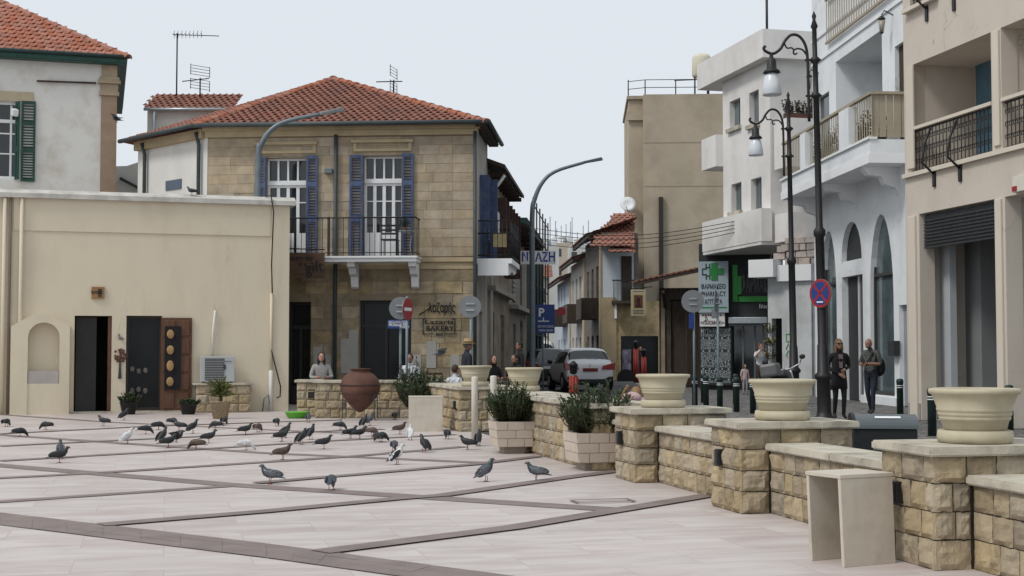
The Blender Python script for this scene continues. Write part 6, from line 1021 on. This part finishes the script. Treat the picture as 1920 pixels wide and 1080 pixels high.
# ================= people =================
def person(name, p, rz, label, J=None, clothes=None, h=1.72, hair=None, hairlong=False, bald=False, hat=None, skinm=None, shades=False, slim=1.0, extra=None):
    """one continuous skinned body; figure faces -y before rotation"""
    sk = skinm or skin; c = dict(torso=ink, arm=ink, leg=ink, shoe=M('shoe_dark', (.03, .025, .022), .6)); c.update(clothes or {})
    j = dict(pelvis=(0, 0, .95), spine=(0, 0, 1.14), chest=(0, .0, 1.32), neck=(0, .01, 1.47), head=(0, -.005, 1.56), lsh=(.175, .01, 1.40), rsh=(-.175, .01, 1.40), lel=(.235, .03, 1.13), rel=(-.235, .03, 1.13), lwr=(.23, -.06, .90), rwr=(-.23, -.06, .90), lhip=(.09, 0, .90), rhip=(-.09, 0, .90), lkn=(.10, -.02, .50), rkn=(-.10, -.02, .50), lan=(.10, .02, .09), ran=(-.10, .02, .09), lto=(.115, -.14, .035), rto=(-.115, -.14, .035)); j.update(J or {})
    Rr = dict(pelvis=.135, spine=.125, chest=.145, neck=.058, head=.055, lsh=.07, lel=.046, lwr=.033, lhip=.10, lkn=.06, lan=.042, lto=.032); rad = lambda n: Rr.get(n, Rr.get('l'+n[1:], .05))*(slim if n in ('pelvis', 'spine', 'chest') else 1)
    ed = [('pelvis', 'spine', 'torso'), ('spine', 'chest', 'torso'), ('chest', 'neck', 'torso'), ('neck', 'head', 'skin')]
    for s in 'lr': ed += [('chest', s+'sh', 'torso'), (s+'sh', s+'el', 'arm'), (s+'el', s+'wr', 'fore'), ('pelvis', s+'hip', 'leg'), (s+'hip', s+'kn', 'leg'), (s+'kn', s+'an', 'leg'), (s+'an', s+'to', 'shoe')]
    names = list(j); me = bpy.data.meshes.new('t'); me.from_pydata([j[n] for n in names], [(names.index(a), names.index(b)) for a, b, _ in ed], []); o = bpy.data.objects.new('t', me); link(o); o.modifiers.new('s', 'SKIN'); sv = me.skin_vertices[0].data
    for i, n in enumerate(names): sv[i].radius = (rad(n), rad(n)*(.8 if n in ('pelvis', 'spine', 'chest') else 1)); sv[i].use_root = n == 'pelvis'
    md = o.modifiers.new('u', 'SUBSURF'); md.levels = 2; md.render_levels = 2; dg = bpy.context.evaluated_depsgraph_get(); dg.update(); bm_ = bpy.data.meshes.new_from_object(o.evaluated_get(dg)); bpy.data.objects.remove(o)
    c.setdefault('fore', c['arm']); mats = [sk, c['torso'], c['arm'], c['fore'], c['leg'], c['shoe'], M('hair_default', (.05, .03, .02), .7) if hair is None else hair]; key = dict(skin=0, torso=1, arm=2, fore=3, leg=4, shoe=5); mb = MB(); V = [v.co.copy() for v in bm_.vertices]; seg = [(Vector(j[a]), Vector(j[b]), rad(a), key[t]) for a, b, t in ed]
    def near(pt):
        best = (9, 0)
        for A, B, r, t in seg:
            d = B-A; s = max(0, min(1, (pt-A).dot(d)/max(1e-6, d.length_squared))); q = (pt-A-d*s).length/r
            if q < best[0]: best = (q, t)
        return best[1]
    for pl_ in bm_.polygons:
        mb.f.append(list(pl_.vertices)); mb.m.append(near(pl_.center)); mb.sm.append(True)
    mb.v = [tuple(v) for v in V]
    hd = Vector(j['head']); nk = Vector(j['neck']); up = (hd-nk).normalized(); hc = hd+up*.075
    mb.ball(hc, (.075, .092, .112), 16, 12, 0); mb.ball(hc+Vector((0, -.045, -.055)), (.052, .05, .055), 10, 8, 0); mb.ball(hc+Vector((0, -.096, -.012)), (.014, .02, .022), 8, 6, 0)
    for s in (-1, 1): mb.ball(hc+Vector((s*.076, .005, -.01)), (.012, .022, .032), 8, 6, 0)
    e = empty(name, p, rz, label, 'person'); 
    # hands: palm and five fingers
    for s in 'lr':
        wv, el = Vector(j[s+'wr']), Vector(j[s+'el']); d = (wv-el).normalized(); sd = d.cross(Vector((0, 1, 0.2))).normalized(); nn = sd.cross(d); mb.tube([wv-d*.02, wv+d*.04, wv+d*.085], [.03, .038, .034], 8, 0)
        for k in range(4): b0 = wv+d*.08+sd*(.027-.018*k); L = (.06, .072, .068, .052)[k]; mb.tube([b0, b0+d*L*.55+nn*.006, b0+d*L*.9+nn*.025], [.0095, .0085, .006], 6, 0)
        b0 = wv+d*.03+sd*.032; mb.tube([b0, b0+d*.03+sd*.025, b0+d*.06+sd*.025+nn*.015], [.011, .01, .007], 6, 0)
    body = mb.build('body', mats, e)
    if not bald:
        m = MB(); m.ball(hc+Vector((0, .018, .022)), (.086, .092, .108), 16, 10)
        if hairlong:
            m.ball(hc+Vector((0, .05, -.08)), (.09, .06, .13), 12, 8)
            for s in (-1, 1): m.ball(hc+Vector((s*.072, .01, -.09)), (.028, .05, .13), 8, 8)
        ho = m.build('hair', mats[6], e)
    if hat: m = MB(); z = hc.z+.035; m.lathe([(.16, z), (.165, z+.012), (.098, z+.02), (.094, z+.1), (.07, z+.115), (0, z+.11)], 20, (hc.x, hc.y, 0)); m.build('hat', hat, e); m = MB(); m.lathe([(.1, z+.02), (.1, z+.05)], 20, (hc.x, hc.y, 0)); m.build('hat_band', wood_d, e)
    if shades: m = MB(); [m.ball(hc+Vector((s*.033, -.088, .015)), (.028, .012, .024), 10, 6) for s in (-1, 1)]; m.tube([hc+Vector((-.075, -.05, .02)), hc+Vector((-.03, -.092, .022)), hc+Vector((.03, -.092, .022)), hc+Vector((.075, -.05, .02))], .005, 5); m.build('sunglasses', ink, e)
    else: m = MB(); [m.ball(hc+Vector((s*.03, -.086, .012)), (.011, .007, .008), 8, 5) for s in (-1, 1)]; m.build('eyes', ink, body)
    m = MB(); m.ball(hc+Vector((0, -.094, -.052)), (.022, .006, .006), 8, 5); m.build('mouth', M('lips', (.25, .08, .07), .6), body)
    k = h/1.72; e.scale = (k, k, k)
    if extra: extra(e, j)
    return e
black_c = M('black_coat', (.012, .012, .014), .85, .2, 6); navy = M('navy_cloth', (.018, .022, .035), .85, .2, 8); blond = M('blond_hair', (.22, .13, .06), .6, .3, 14); pattern = M('patterned_shirt', (.07, .075, .07), .85, .9, 28); wshirt = M('white_shirt', (.62, .63, .66), .85, .06, 6); brownp = M('brown_trousers', (.06, .035, .028), .85)
def coat(e, j):
    m = MB(); m.lathe([(.185, .66), (.18, .8), (.16, 1.0), (.15, 1.15), (.165, 1.3), (.10, 1.42)], 20); o = m.build('coat', black_c, e); o.scale = (1, .8, 1); m = MB(); m.hexa([(-.035, -.135, 1.12), (.035, -.135, 1.12), (.03, -.11, 1.12), (-.03, -.11, 1.12), (-.05, -.115, 1.42), (.05, -.115, 1.42), (.04, -.08, 1.42), (-.04, -.08, 1.42)]); m.build('blouse', M('mauve_blouse', (.28, .2, .22), .8), e)
person('person', gp(1574, 786), .12, 'woman in a long black coat and sunglasses walking past the lamp post', dict(lel=(.25, .06, 1.15), lwr=(.06, -.17, 1.08), rel=(-.25, .05, 1.14), rwr=(-.05, -.19, .98), lkn=(.085, -.08, .5), lan=(.06, -.1, .09), lto=(.06, -.25, .04), rkn=(-.08, .0, .5), ran=(-.07, .12, .10), rto=(-.08, .0, .035)), dict(torso=black_c, arm=black_c, fore=black_c, leg=M('black_leggings', (.014, .014, .016), .7)), 1.70, blond, True, shades=True, slim=.85, extra=coat)
def manx(e, j):
    m = MB(); m.ball((.12, .17, 1.08), (.15, .10, .22), 12, 8); m.build('backpack', M('black_bag', (.012, .012, .014), .8), e); bx('phone', ink, e, -.04, .04, -.36, -.345, 1.14, 1.22); m = MB(); m.tube([(.12, -.1, 1.42), (.0, -.15, 1.2), (-.14, -.02, 1.0)], .018, 6); m.build('strap', M('black_bag', (.012, .012, .014)), e)
person('person', gp(1634, 777), -.75, 'bald man in a dark patterned shirt looking down at his phone', dict(head=(0, -.06, 1.545), neck=(0, -.015, 1.46), lel=(.26, -.02, 1.14), lwr=(.05, -.27, 1.15), rel=(-.26, -.02, 1.14), rwr=(-.05, -.27, 1.13), lkn=(.10, -.1, .5), lan=(.1, -.1, .09), lto=(.11, -.26, .04), rkn=(-.1, .02, .5), ran=(-.1, .16, .1), rto=(-.11, .04, .035)), dict(torso=pattern, arm=pattern, fore=skin2, leg=navy), 1.76, bald=True, skinm=skin2, slim=1.12, extra=manx)
person('person', gp(1426, 739), .5, 'person in white shirt and brown trousers raising a hand to the face outside the pharmacy', dict(rel=(-.3, -.08, 1.28), rwr=(-.1, -.16, 1.5), lwr=(.05, -.2, 1.1)), dict(torso=wshirt, arm=wshirt, fore=skin, leg=brownp), 1.72, M('auburn_hair', (.12, .05, .03), .7)); person('person', gp(1397, 740), .3, 'small child in pale pink top and patterned leggings outside the pharmacy', None, dict(torso=M('pink_top', (.55, .42, .42), .85), arm=M('pink_top', (.55, .42, .42)), fore=skin, leg=M('patterned_leggings', (.38, .37, .4), .85, .8, 40)), 1.02, M('brown_hair', (.05, .025, .015), .7), True)
SIT = dict(lhip=(.1, 0, .47), rhip=(-.1, 0, .47), pelvis=(0, .02, .5), spine=(0, .03, .70), chest=(0, .02, .88), neck=(0, .01, 1.03), head=(0, -.01, 1.12), lsh=(.175, .02, .96), rsh=(-.175, .02, .96), lel=(.25, -.03, .72), rel=(-.25, -.03, .72), lwr=(.12, -.25, .72), rwr=(-.12, -.25, .72), lkn=(.12, -.42, .5), rkn=(-.12, -.42, .5), lan=(.12, -.40, .09), ran=(-.12, -.40, .09), lto=(.12, -.55, .04), rto=(-.12, -.55, .04))
stool = M('cafe_wood', (.07, .04, .025), .7)
def seat_x(e, j): bx('stool', stool, e, -.2, .2, -.16, .26, .0, .40, .01)
straw = M('straw_hat', (.36, .25, .12), .8, .15, 30)
person('person', Vector((atY(876, 640, 30).x, 30, 0)), 1.9, 'man in a straw hat and dark shirt standing behind the pot', None, dict(torso=navy, arm=navy, fore=skin2, leg=navy), 1.68, M('gray_hair', (.1, .09, .08), .7), hat=straw, skinm=skin2, slim=1.15)
def at(px, Y, z=0): return Vector((atY(px, 600, Y).x, Y, z))
person('person', at(853, 29.2, .0), 2.4, 'seated figure in a white dress with black print beside the man in the hat', {k: v for k, v in SIT.items()}, dict(torso=M('print_dress', (.5, .52, .55), .85, .8, 16), arm=M('print_dress', (.5, .52, .55)), leg=M('print_dress', (.5, .52, .55)), fore=skin), 1.55, M('brown_hair', (.05, .025, .015)), extra=seat_x)
person('person', at(603, 32.6, .15), .2, 'woman with dark hair and grey jacket seated at the terrace, behind the wall', SIT, dict(torso=M('gray_jacket', (.3, .29, .28)), arm=M('gray_jacket', (.3, .29, .28), .85), fore=M('gray_jacket', (.3, .29, .28)), leg=navy), 1.7, M('dark_hair', (.02, .014, .012), .7), True, extra=seat_x); person('person', at(769, 33.6, .1), -.1, 'man in a white shirt seated before the dark bakery door', SIT, dict(torso=wshirt, arm=wshirt, fore=wshirt, leg=navy), 1.72, M('dark_hair', (.02, .014, .012)), skinm=skin2, extra=seat_x)
person('person', at(924, 34, .1), .6, 'woman with brown hair seated at the brown café table', SIT, dict(torso=black_c, arm=black_c, leg=navy), 1.68, M('brown_hair', (.05, .025, .015)), True, extra=seat_x); person('person', at(966, 34.3, .1), -.7, 'dark haired man in black leaning at the brown café table', SIT, dict(torso=black_c, arm=black_c, leg=navy), 1.7, M('dark_hair', (.02, .014, .012)), skinm=skin2, extra=seat_x); person('person', at(975, 37.5), -1.4, 'dark clothed man standing behind the café table', None, dict(torso=black_c, arm=black_c, leg=navy), 1.7, M('dark_hair', (.02, .014, .012)), skinm=skin2)
t_ = empty('cafe_table', at(946, 33.6), .1, 'brown wooden café table between the seated people', 'table'); bx('table_top', stool, t_, -.4, .4, -.4, .4, .70, .74, .01); [bx('leg', stool, t_, x-.03, x+.03, y-.03, y+.03, 0, .699) for x in (-.34, .34) for y in (-.34, .34)]
chair(at(818, 31.4), .3, 'dark wooden café chair near the seated figure in the printed dress', .95, stool)
def hood(e, j):
    m = MB(); m.ball((0, .07, 1.02), (.15, .11, .09), 14, 8); m.ball((0, .02, .85), (.23, .18, .2), 16, 10); m.build('hood', M('pink_hoodie', (.50, .33, .33), .9, .08, 5), e); m = MB()
    for i in range(7): m.ball((.05+i*.022, .09-.004*i, 1.18-i*.035), (.035, .035, .03), 10, 6)
    m.build('braid', blond, e); bx('low_seat', stool, e, -.2, .2, -.16, .26, 0, .40)
person('person', Vector((atY(1186, 750, 19.2).x, 19.2, -.14)), PI-.3, 'person in a pink hooded top with a fair braid seated behind the wall', dict(SIT, neck=(0, -.1, 1.0), head=(0, -.2, 1.03)), dict(torso=M('pink_hoodie', (.5, .33, .33)), arm=M('pink_hoodie', (.5, .33, .33)), leg=navy), 1.62, blond, extra=hood)
person('person', at(1200, 70), .4, 'distant person in dark clothes standing by the mural shop', None, dict(torso=black_c, arm=black_c, leg=navy), 1.7, M('dark_hair', (.02, .014, .012)), skinm=skin2)
# ================= pigeons =================
def pigeon_mesh(pose, mats):
    if pose == 'feed': sp = [(-.19, .075, .020, .004), (-.14, .085, .032, .008), (-.08, .10, .04, .028), (-.03, .115, .053, .048), (.02, .118, .058, .055), (.06, .108, .05, .05), (.095, .085, .032, .034), (.115, .062, .024, .025), (.128, .043, .022, .022), (.138, .027, .014, .015), (.146, .012, .005, .006), (.150, .002, .0015, .002)]
    elif pose == 'up': sp = [(-.17, .05, .020, .004), (-.13, .07, .032, .008), (-.08, .095, .04, .028), (-.035, .125, .053, .048), (.005, .15, .058, .055), (.035, .18, .048, .048), (.052, .215, .032, .034), (.060, .24, .024, .025), (.070, .262, .024, .024), (.088, .266, .016, .017), (.105, .262, .005, .006), (.118, .257, .0015, .002)]
    else: sp = [(-.19, .075, .020, .004), (-.14, .085, .032, .008), (-.08, .105, .04, .028), (-.03, .12, .053, .048), (.02, .13, .058, .055), (.058, .142, .05, .05), (.082, .17, .034, .036), (.094, .195, .024, .025), (.106, .214, .024, .024), (.124, .216, .016, .017), (.141, .211, .005, .006), (.155, .206, .0015, .002)]
    mb = MB(); n = 12; v = []
    for i, (x, z, w, h) in enumerate(sp):
        a, b = sp[max(0, i-1)], sp[min(len(sp)-1, i+1)]; t = Vector((b[0]-a[0], 0, b[1]-a[1])).normalized(); nn = Vector((-t.z, 0, t.x))
        for k in range(n): q = 2*PI*k/n; v.append(Vector((x, 0, z))+Vector((0, 1, 0))*w*math.cos(q)+nn*h*math.sin(q))
    f = [(i*n+k, i*n+(k+1) % n, (i+1)*n+(k+1) % n, (i+1)*n+k) for i in range(len(sp)-1) for k in range(n)]; mi = [(2 if i >= 9 else 1 if i >= 5 else 3 if i < 1 else 0) for i in range(len(sp)-1) for k in range(n)]; f += [tuple(range(n-1, -1, -1)), tuple((len(sp)-1)*n+k for k in range(n))]; mi += [3, 2]
    for q, c_ in zip(f, mi): pass
    b0 = len(mb.v); mb.v += [tuple(p) for p in v]; mb.f += [list(q) for q in f]; mb.m += mi; mb.sm += [True]*len(f)
    tilt = {'feed': .05, 'up': .75, 'stand': .15}.get(pose, .15); cx, cz = (sp[4][0]+sp[2][0])/2, (sp[4][1]+sp[2][1])/2+.008
    if pose == 'fly':
        for s in (-1, 1):
            mb.add([(.06, s*.03, .15), (.07, s*.16, .21), (.03, s*.33, .22), (-.06, s*.30, .20), (-.08, s*.15, .18), (-.06, s*.04, .14)], [(0, 1, 2, 3, 4, 5)], 4, True); mb.add([(.06, s*.03, .156), (.07, s*.16, .216), (.03, s*.33, .224), (-.06, s*.30, .204), (-.08, s*.15, .186), (-.06, s*.04, .146)], [(5, 4, 3, 2, 1, 0)], 4, True)
    else:
        for s in (-1, 1):   # folded wings with two bars
            st = MB(); st.ball((0, 0, 0), (.105, .016, .042), 12, 8); ct, si = math.cos(tilt), math.sin(tilt)
            for q in st.f: mb.f.append([len(mb.v)+i for i in q]); c3 = sum(st.v[i][0] for i in q)/len(q); mb.m.append(5 if (-.065 < c3 < -.045 or -.02 < c3 < 0) else 4); mb.sm.append(True)
            mb.v += [(cx-.015+x*ct-z*si, s*.048+y, cz+x*si*1+z*ct) for x, y, z in st.v]
    for s in (-1, 1): e_ = sp[8]; mb.ball((e_[0]+.008, s*e_[2]*.88, e_[1]+.006), .0045, 6, 5, 6)
    return mb.mesh('body', mats)
mk = lambda n, c, r=.55, v=.3: M('feather_'+n, c, r, v, 18); orange = M('bird_leg_pink', (.30, .09, .07), .6); eye_o = M('bird_eye', (.3, .08, .02), .3)
beak = mk('beak', (.05, .045, .045)); PAL = {'dark': [mk('charcoal', (.018, .019, .022)), mk('neck_dark', (.02, .026, .028), .35), beak, mk('tail_dark', (.015, .015, .017)), mk('wing_dark', (.021, .022, .026)), mk('bar', (.012, .012, .013)), eye_o], 'blue': [mk('slate', (.055, .062, .078)), mk('neck_green', (.035, .055, .06), .3), beak, mk('tail_slate', (.045, .05, .06)), mk('wing_slate', (.10, .11, .13)), mk('bar', (.012, .012, .013)), eye_o], 'white': [mk('white', (.62, .62, .62)), mk('white', (.62, .62, .62)), beak, mk('white_tail', (.4, .4, .4)), mk('wing_white', (.58, .58, .59)), mk('wing_white2', (.5, .5, .5)), eye_o], 'pied': [mk('white', (.62, .62, .62)), mk('white', (.62, .62, .62)), beak, mk('tail_dark', (.015, .015, .017)), mk('wing_dark', (.021, .022, .026)), mk('white', (.6, .6, .6)), eye_o], 'brown': [mk('brown', (.085, .055, .042)), mk('neck_brown', (.06, .04, .035)), beak, mk('tail_brown', (.05, .035, .03)), mk('wing_brown', (.10, .065, .05)), mk('bar_brown', (.05, .03, .025)), eye_o]}
PM = {}
leg_me = MB(); leg_me.tube([(0, 0, .075), (.008, 0, .04), (0, 0, .004)], .0045, 5); [leg_me.tube([(0, 0, .005), (.032*math.cos(a), .032*math.sin(a), .003)], .003, 4) for a in (0, .6, -.6, PI)]; leg_me = leg_me.mesh('leg', orange)
def pigeon(px, py, yaw, col, pose, label, loc=None, s=.93):
    if (col, pose) not in PM: PM[col, pose] = pigeon_mesh(pose, PAL[col])
    e = empty('pigeon', loc if loc is not None else gp(px, py), math.radians(yaw), label, 'pigeon', 'pigeons on the plaza'); e.scale = (s, s, s); inst('body', PM[col, pose], e)
    for y in (-.026, .026): inst('leg', leg_me, e, (.0 if pose != 'up' else -.005, y, 0 if pose != 'fly' else .03))
    return e
LB = {('dark', 'stand'): 'charcoal pigeon standing level on the plaza paving', ('dark', 'feed'): 'charcoal pigeon pecking with its head lowered on the paving', ('dark', 'up'): 'charcoal pigeon standing upright with raised head on the paving', ('blue', 'stand'): 'slate blue pigeon with barred wings standing on the paving', ('blue', 'up'): 'slate blue pigeon upright with a greenish neck on the paving', ('blue', 'feed'): 'slate blue pigeon pecking with its head lowered', ('brown', 'stand'): 'reddish brown pigeon standing among the flock', ('brown', 'feed'): 'reddish brown pigeon pecking among the flock'}
for i, (px, py, yaw, col, pose) in enumerate([(12, 800, 80, 'dark', 'feed'), (37, 819, 20, 'dark', 'feed'), (86, 806, 170, 'dark', 'feed'), (111, 868, 15, 'dark', 'stand'), (113, 860, 110, 'blue', 'up'), (194, 799, 165, 'dark', 'stand'), (233, 788, 40, 'dark', 'up'), (273, 814, 15, 'dark', 'feed'), (297, 806, 20, 'dark', 'feed'), (324, 798, -30, 'dark', 'feed'), (336, 808, 165, 'dark', 'stand'), (362, 813, 30, 'dark', 'up'), (305, 831, 60, 'dark', 'up'), (315, 840, 20, 'dark', 'stand'), (368, 843, 175, 'brown', 'feed'), (391, 831, 10, 'dark', 'stand'), (404, 805, 170, 'dark', 'feed'), (421, 797, 80, 'dark', 'feed'), (460, 816, 20, 'dark', 'stand'), (484, 810, 70, 'brown', 'feed'), (519, 799, 85, 'dark', 'feed'), (578, 792, 90, 'blue', 'stand'), (528, 828, 25, 'dark', 'stand'), (536, 821, 25, 'dark', 'up'), (566, 834, 50, 'dark', 'up'), (583, 824, 60, 'dark', 'up'), (607, 842, 10, 'dark', 'stand'), (530, 862, 25, 'brown', 'stand'), (638, 806, -20, 'dark', 'feed'), (683, 802, 60, 'dark', 'up'), (694, 798, 40, 'blue', 'up'), (657, 822, 30, 'dark', 'stand'), (674, 823, 20, 'dark', 'stand'), (698, 818, -30, 'brown', 'feed'), (708, 829, 120, 'dark', 'feed'), (715, 828, 30, 'dark', 'feed'), (750, 814, 35, 'brown', 'stand'), (739, 846, 90, 'blue', 'feed'), (795, 848, 130, 'dark', 'up'), (838, 823, 100, 'dark', 'feed'), (877, 843, 170, 'dark', 'stand'), (897, 836, 80, 'dark', 'up'), (507, 908, 165, 'blue', 'stand'), (621, 918, 88, 'blue', 'feed'), (912, 903, 25, 'blue', 'up'), (1006, 902, 165, 'blue', 'stand'), (740, 787, 90, 'dark', 'feed')]):
    pigeon(px, py, yaw, col, pose, LB[col, pose])
pigeon(239, 833, 30, 'white', 'up', 'white pigeon standing upright with raised head'); pigeon(461, 844, 10, 'white', 'feed', 'white pigeon pecking with its head lowered'); pigeon(769, 825, 90, 'white', 'up', 'white pigeon facing away near the far board bench'); pigeon(745, 871, 30, 'pied', 'up', 'black winged pigeon with white head and tail edges, on the dark paving strip')
pigeon(333, 835, 0, 'dark', 'fly', 'charcoal pigeon with wings spread wide, landing among the flock', gp(330, 835)+Vector((0, 0, .02))); pigeon(0, 0, 10, 'blue', 'fly', 'grey pigeon flying past the bakery wall lettering', atY(826, 672, 28)); pigeon(0, 0, 170, 'dark', 'stand', 'dark pigeon perched on the cream building roof edge', C1.w(C1.X(357), .0, C1.Z(270, 368)+.06)); pigeon(0, 0, 170, 'dark', 'fly', 'small dark bird flying beside the stone quoin of the white house', atY(219, 232, 34))
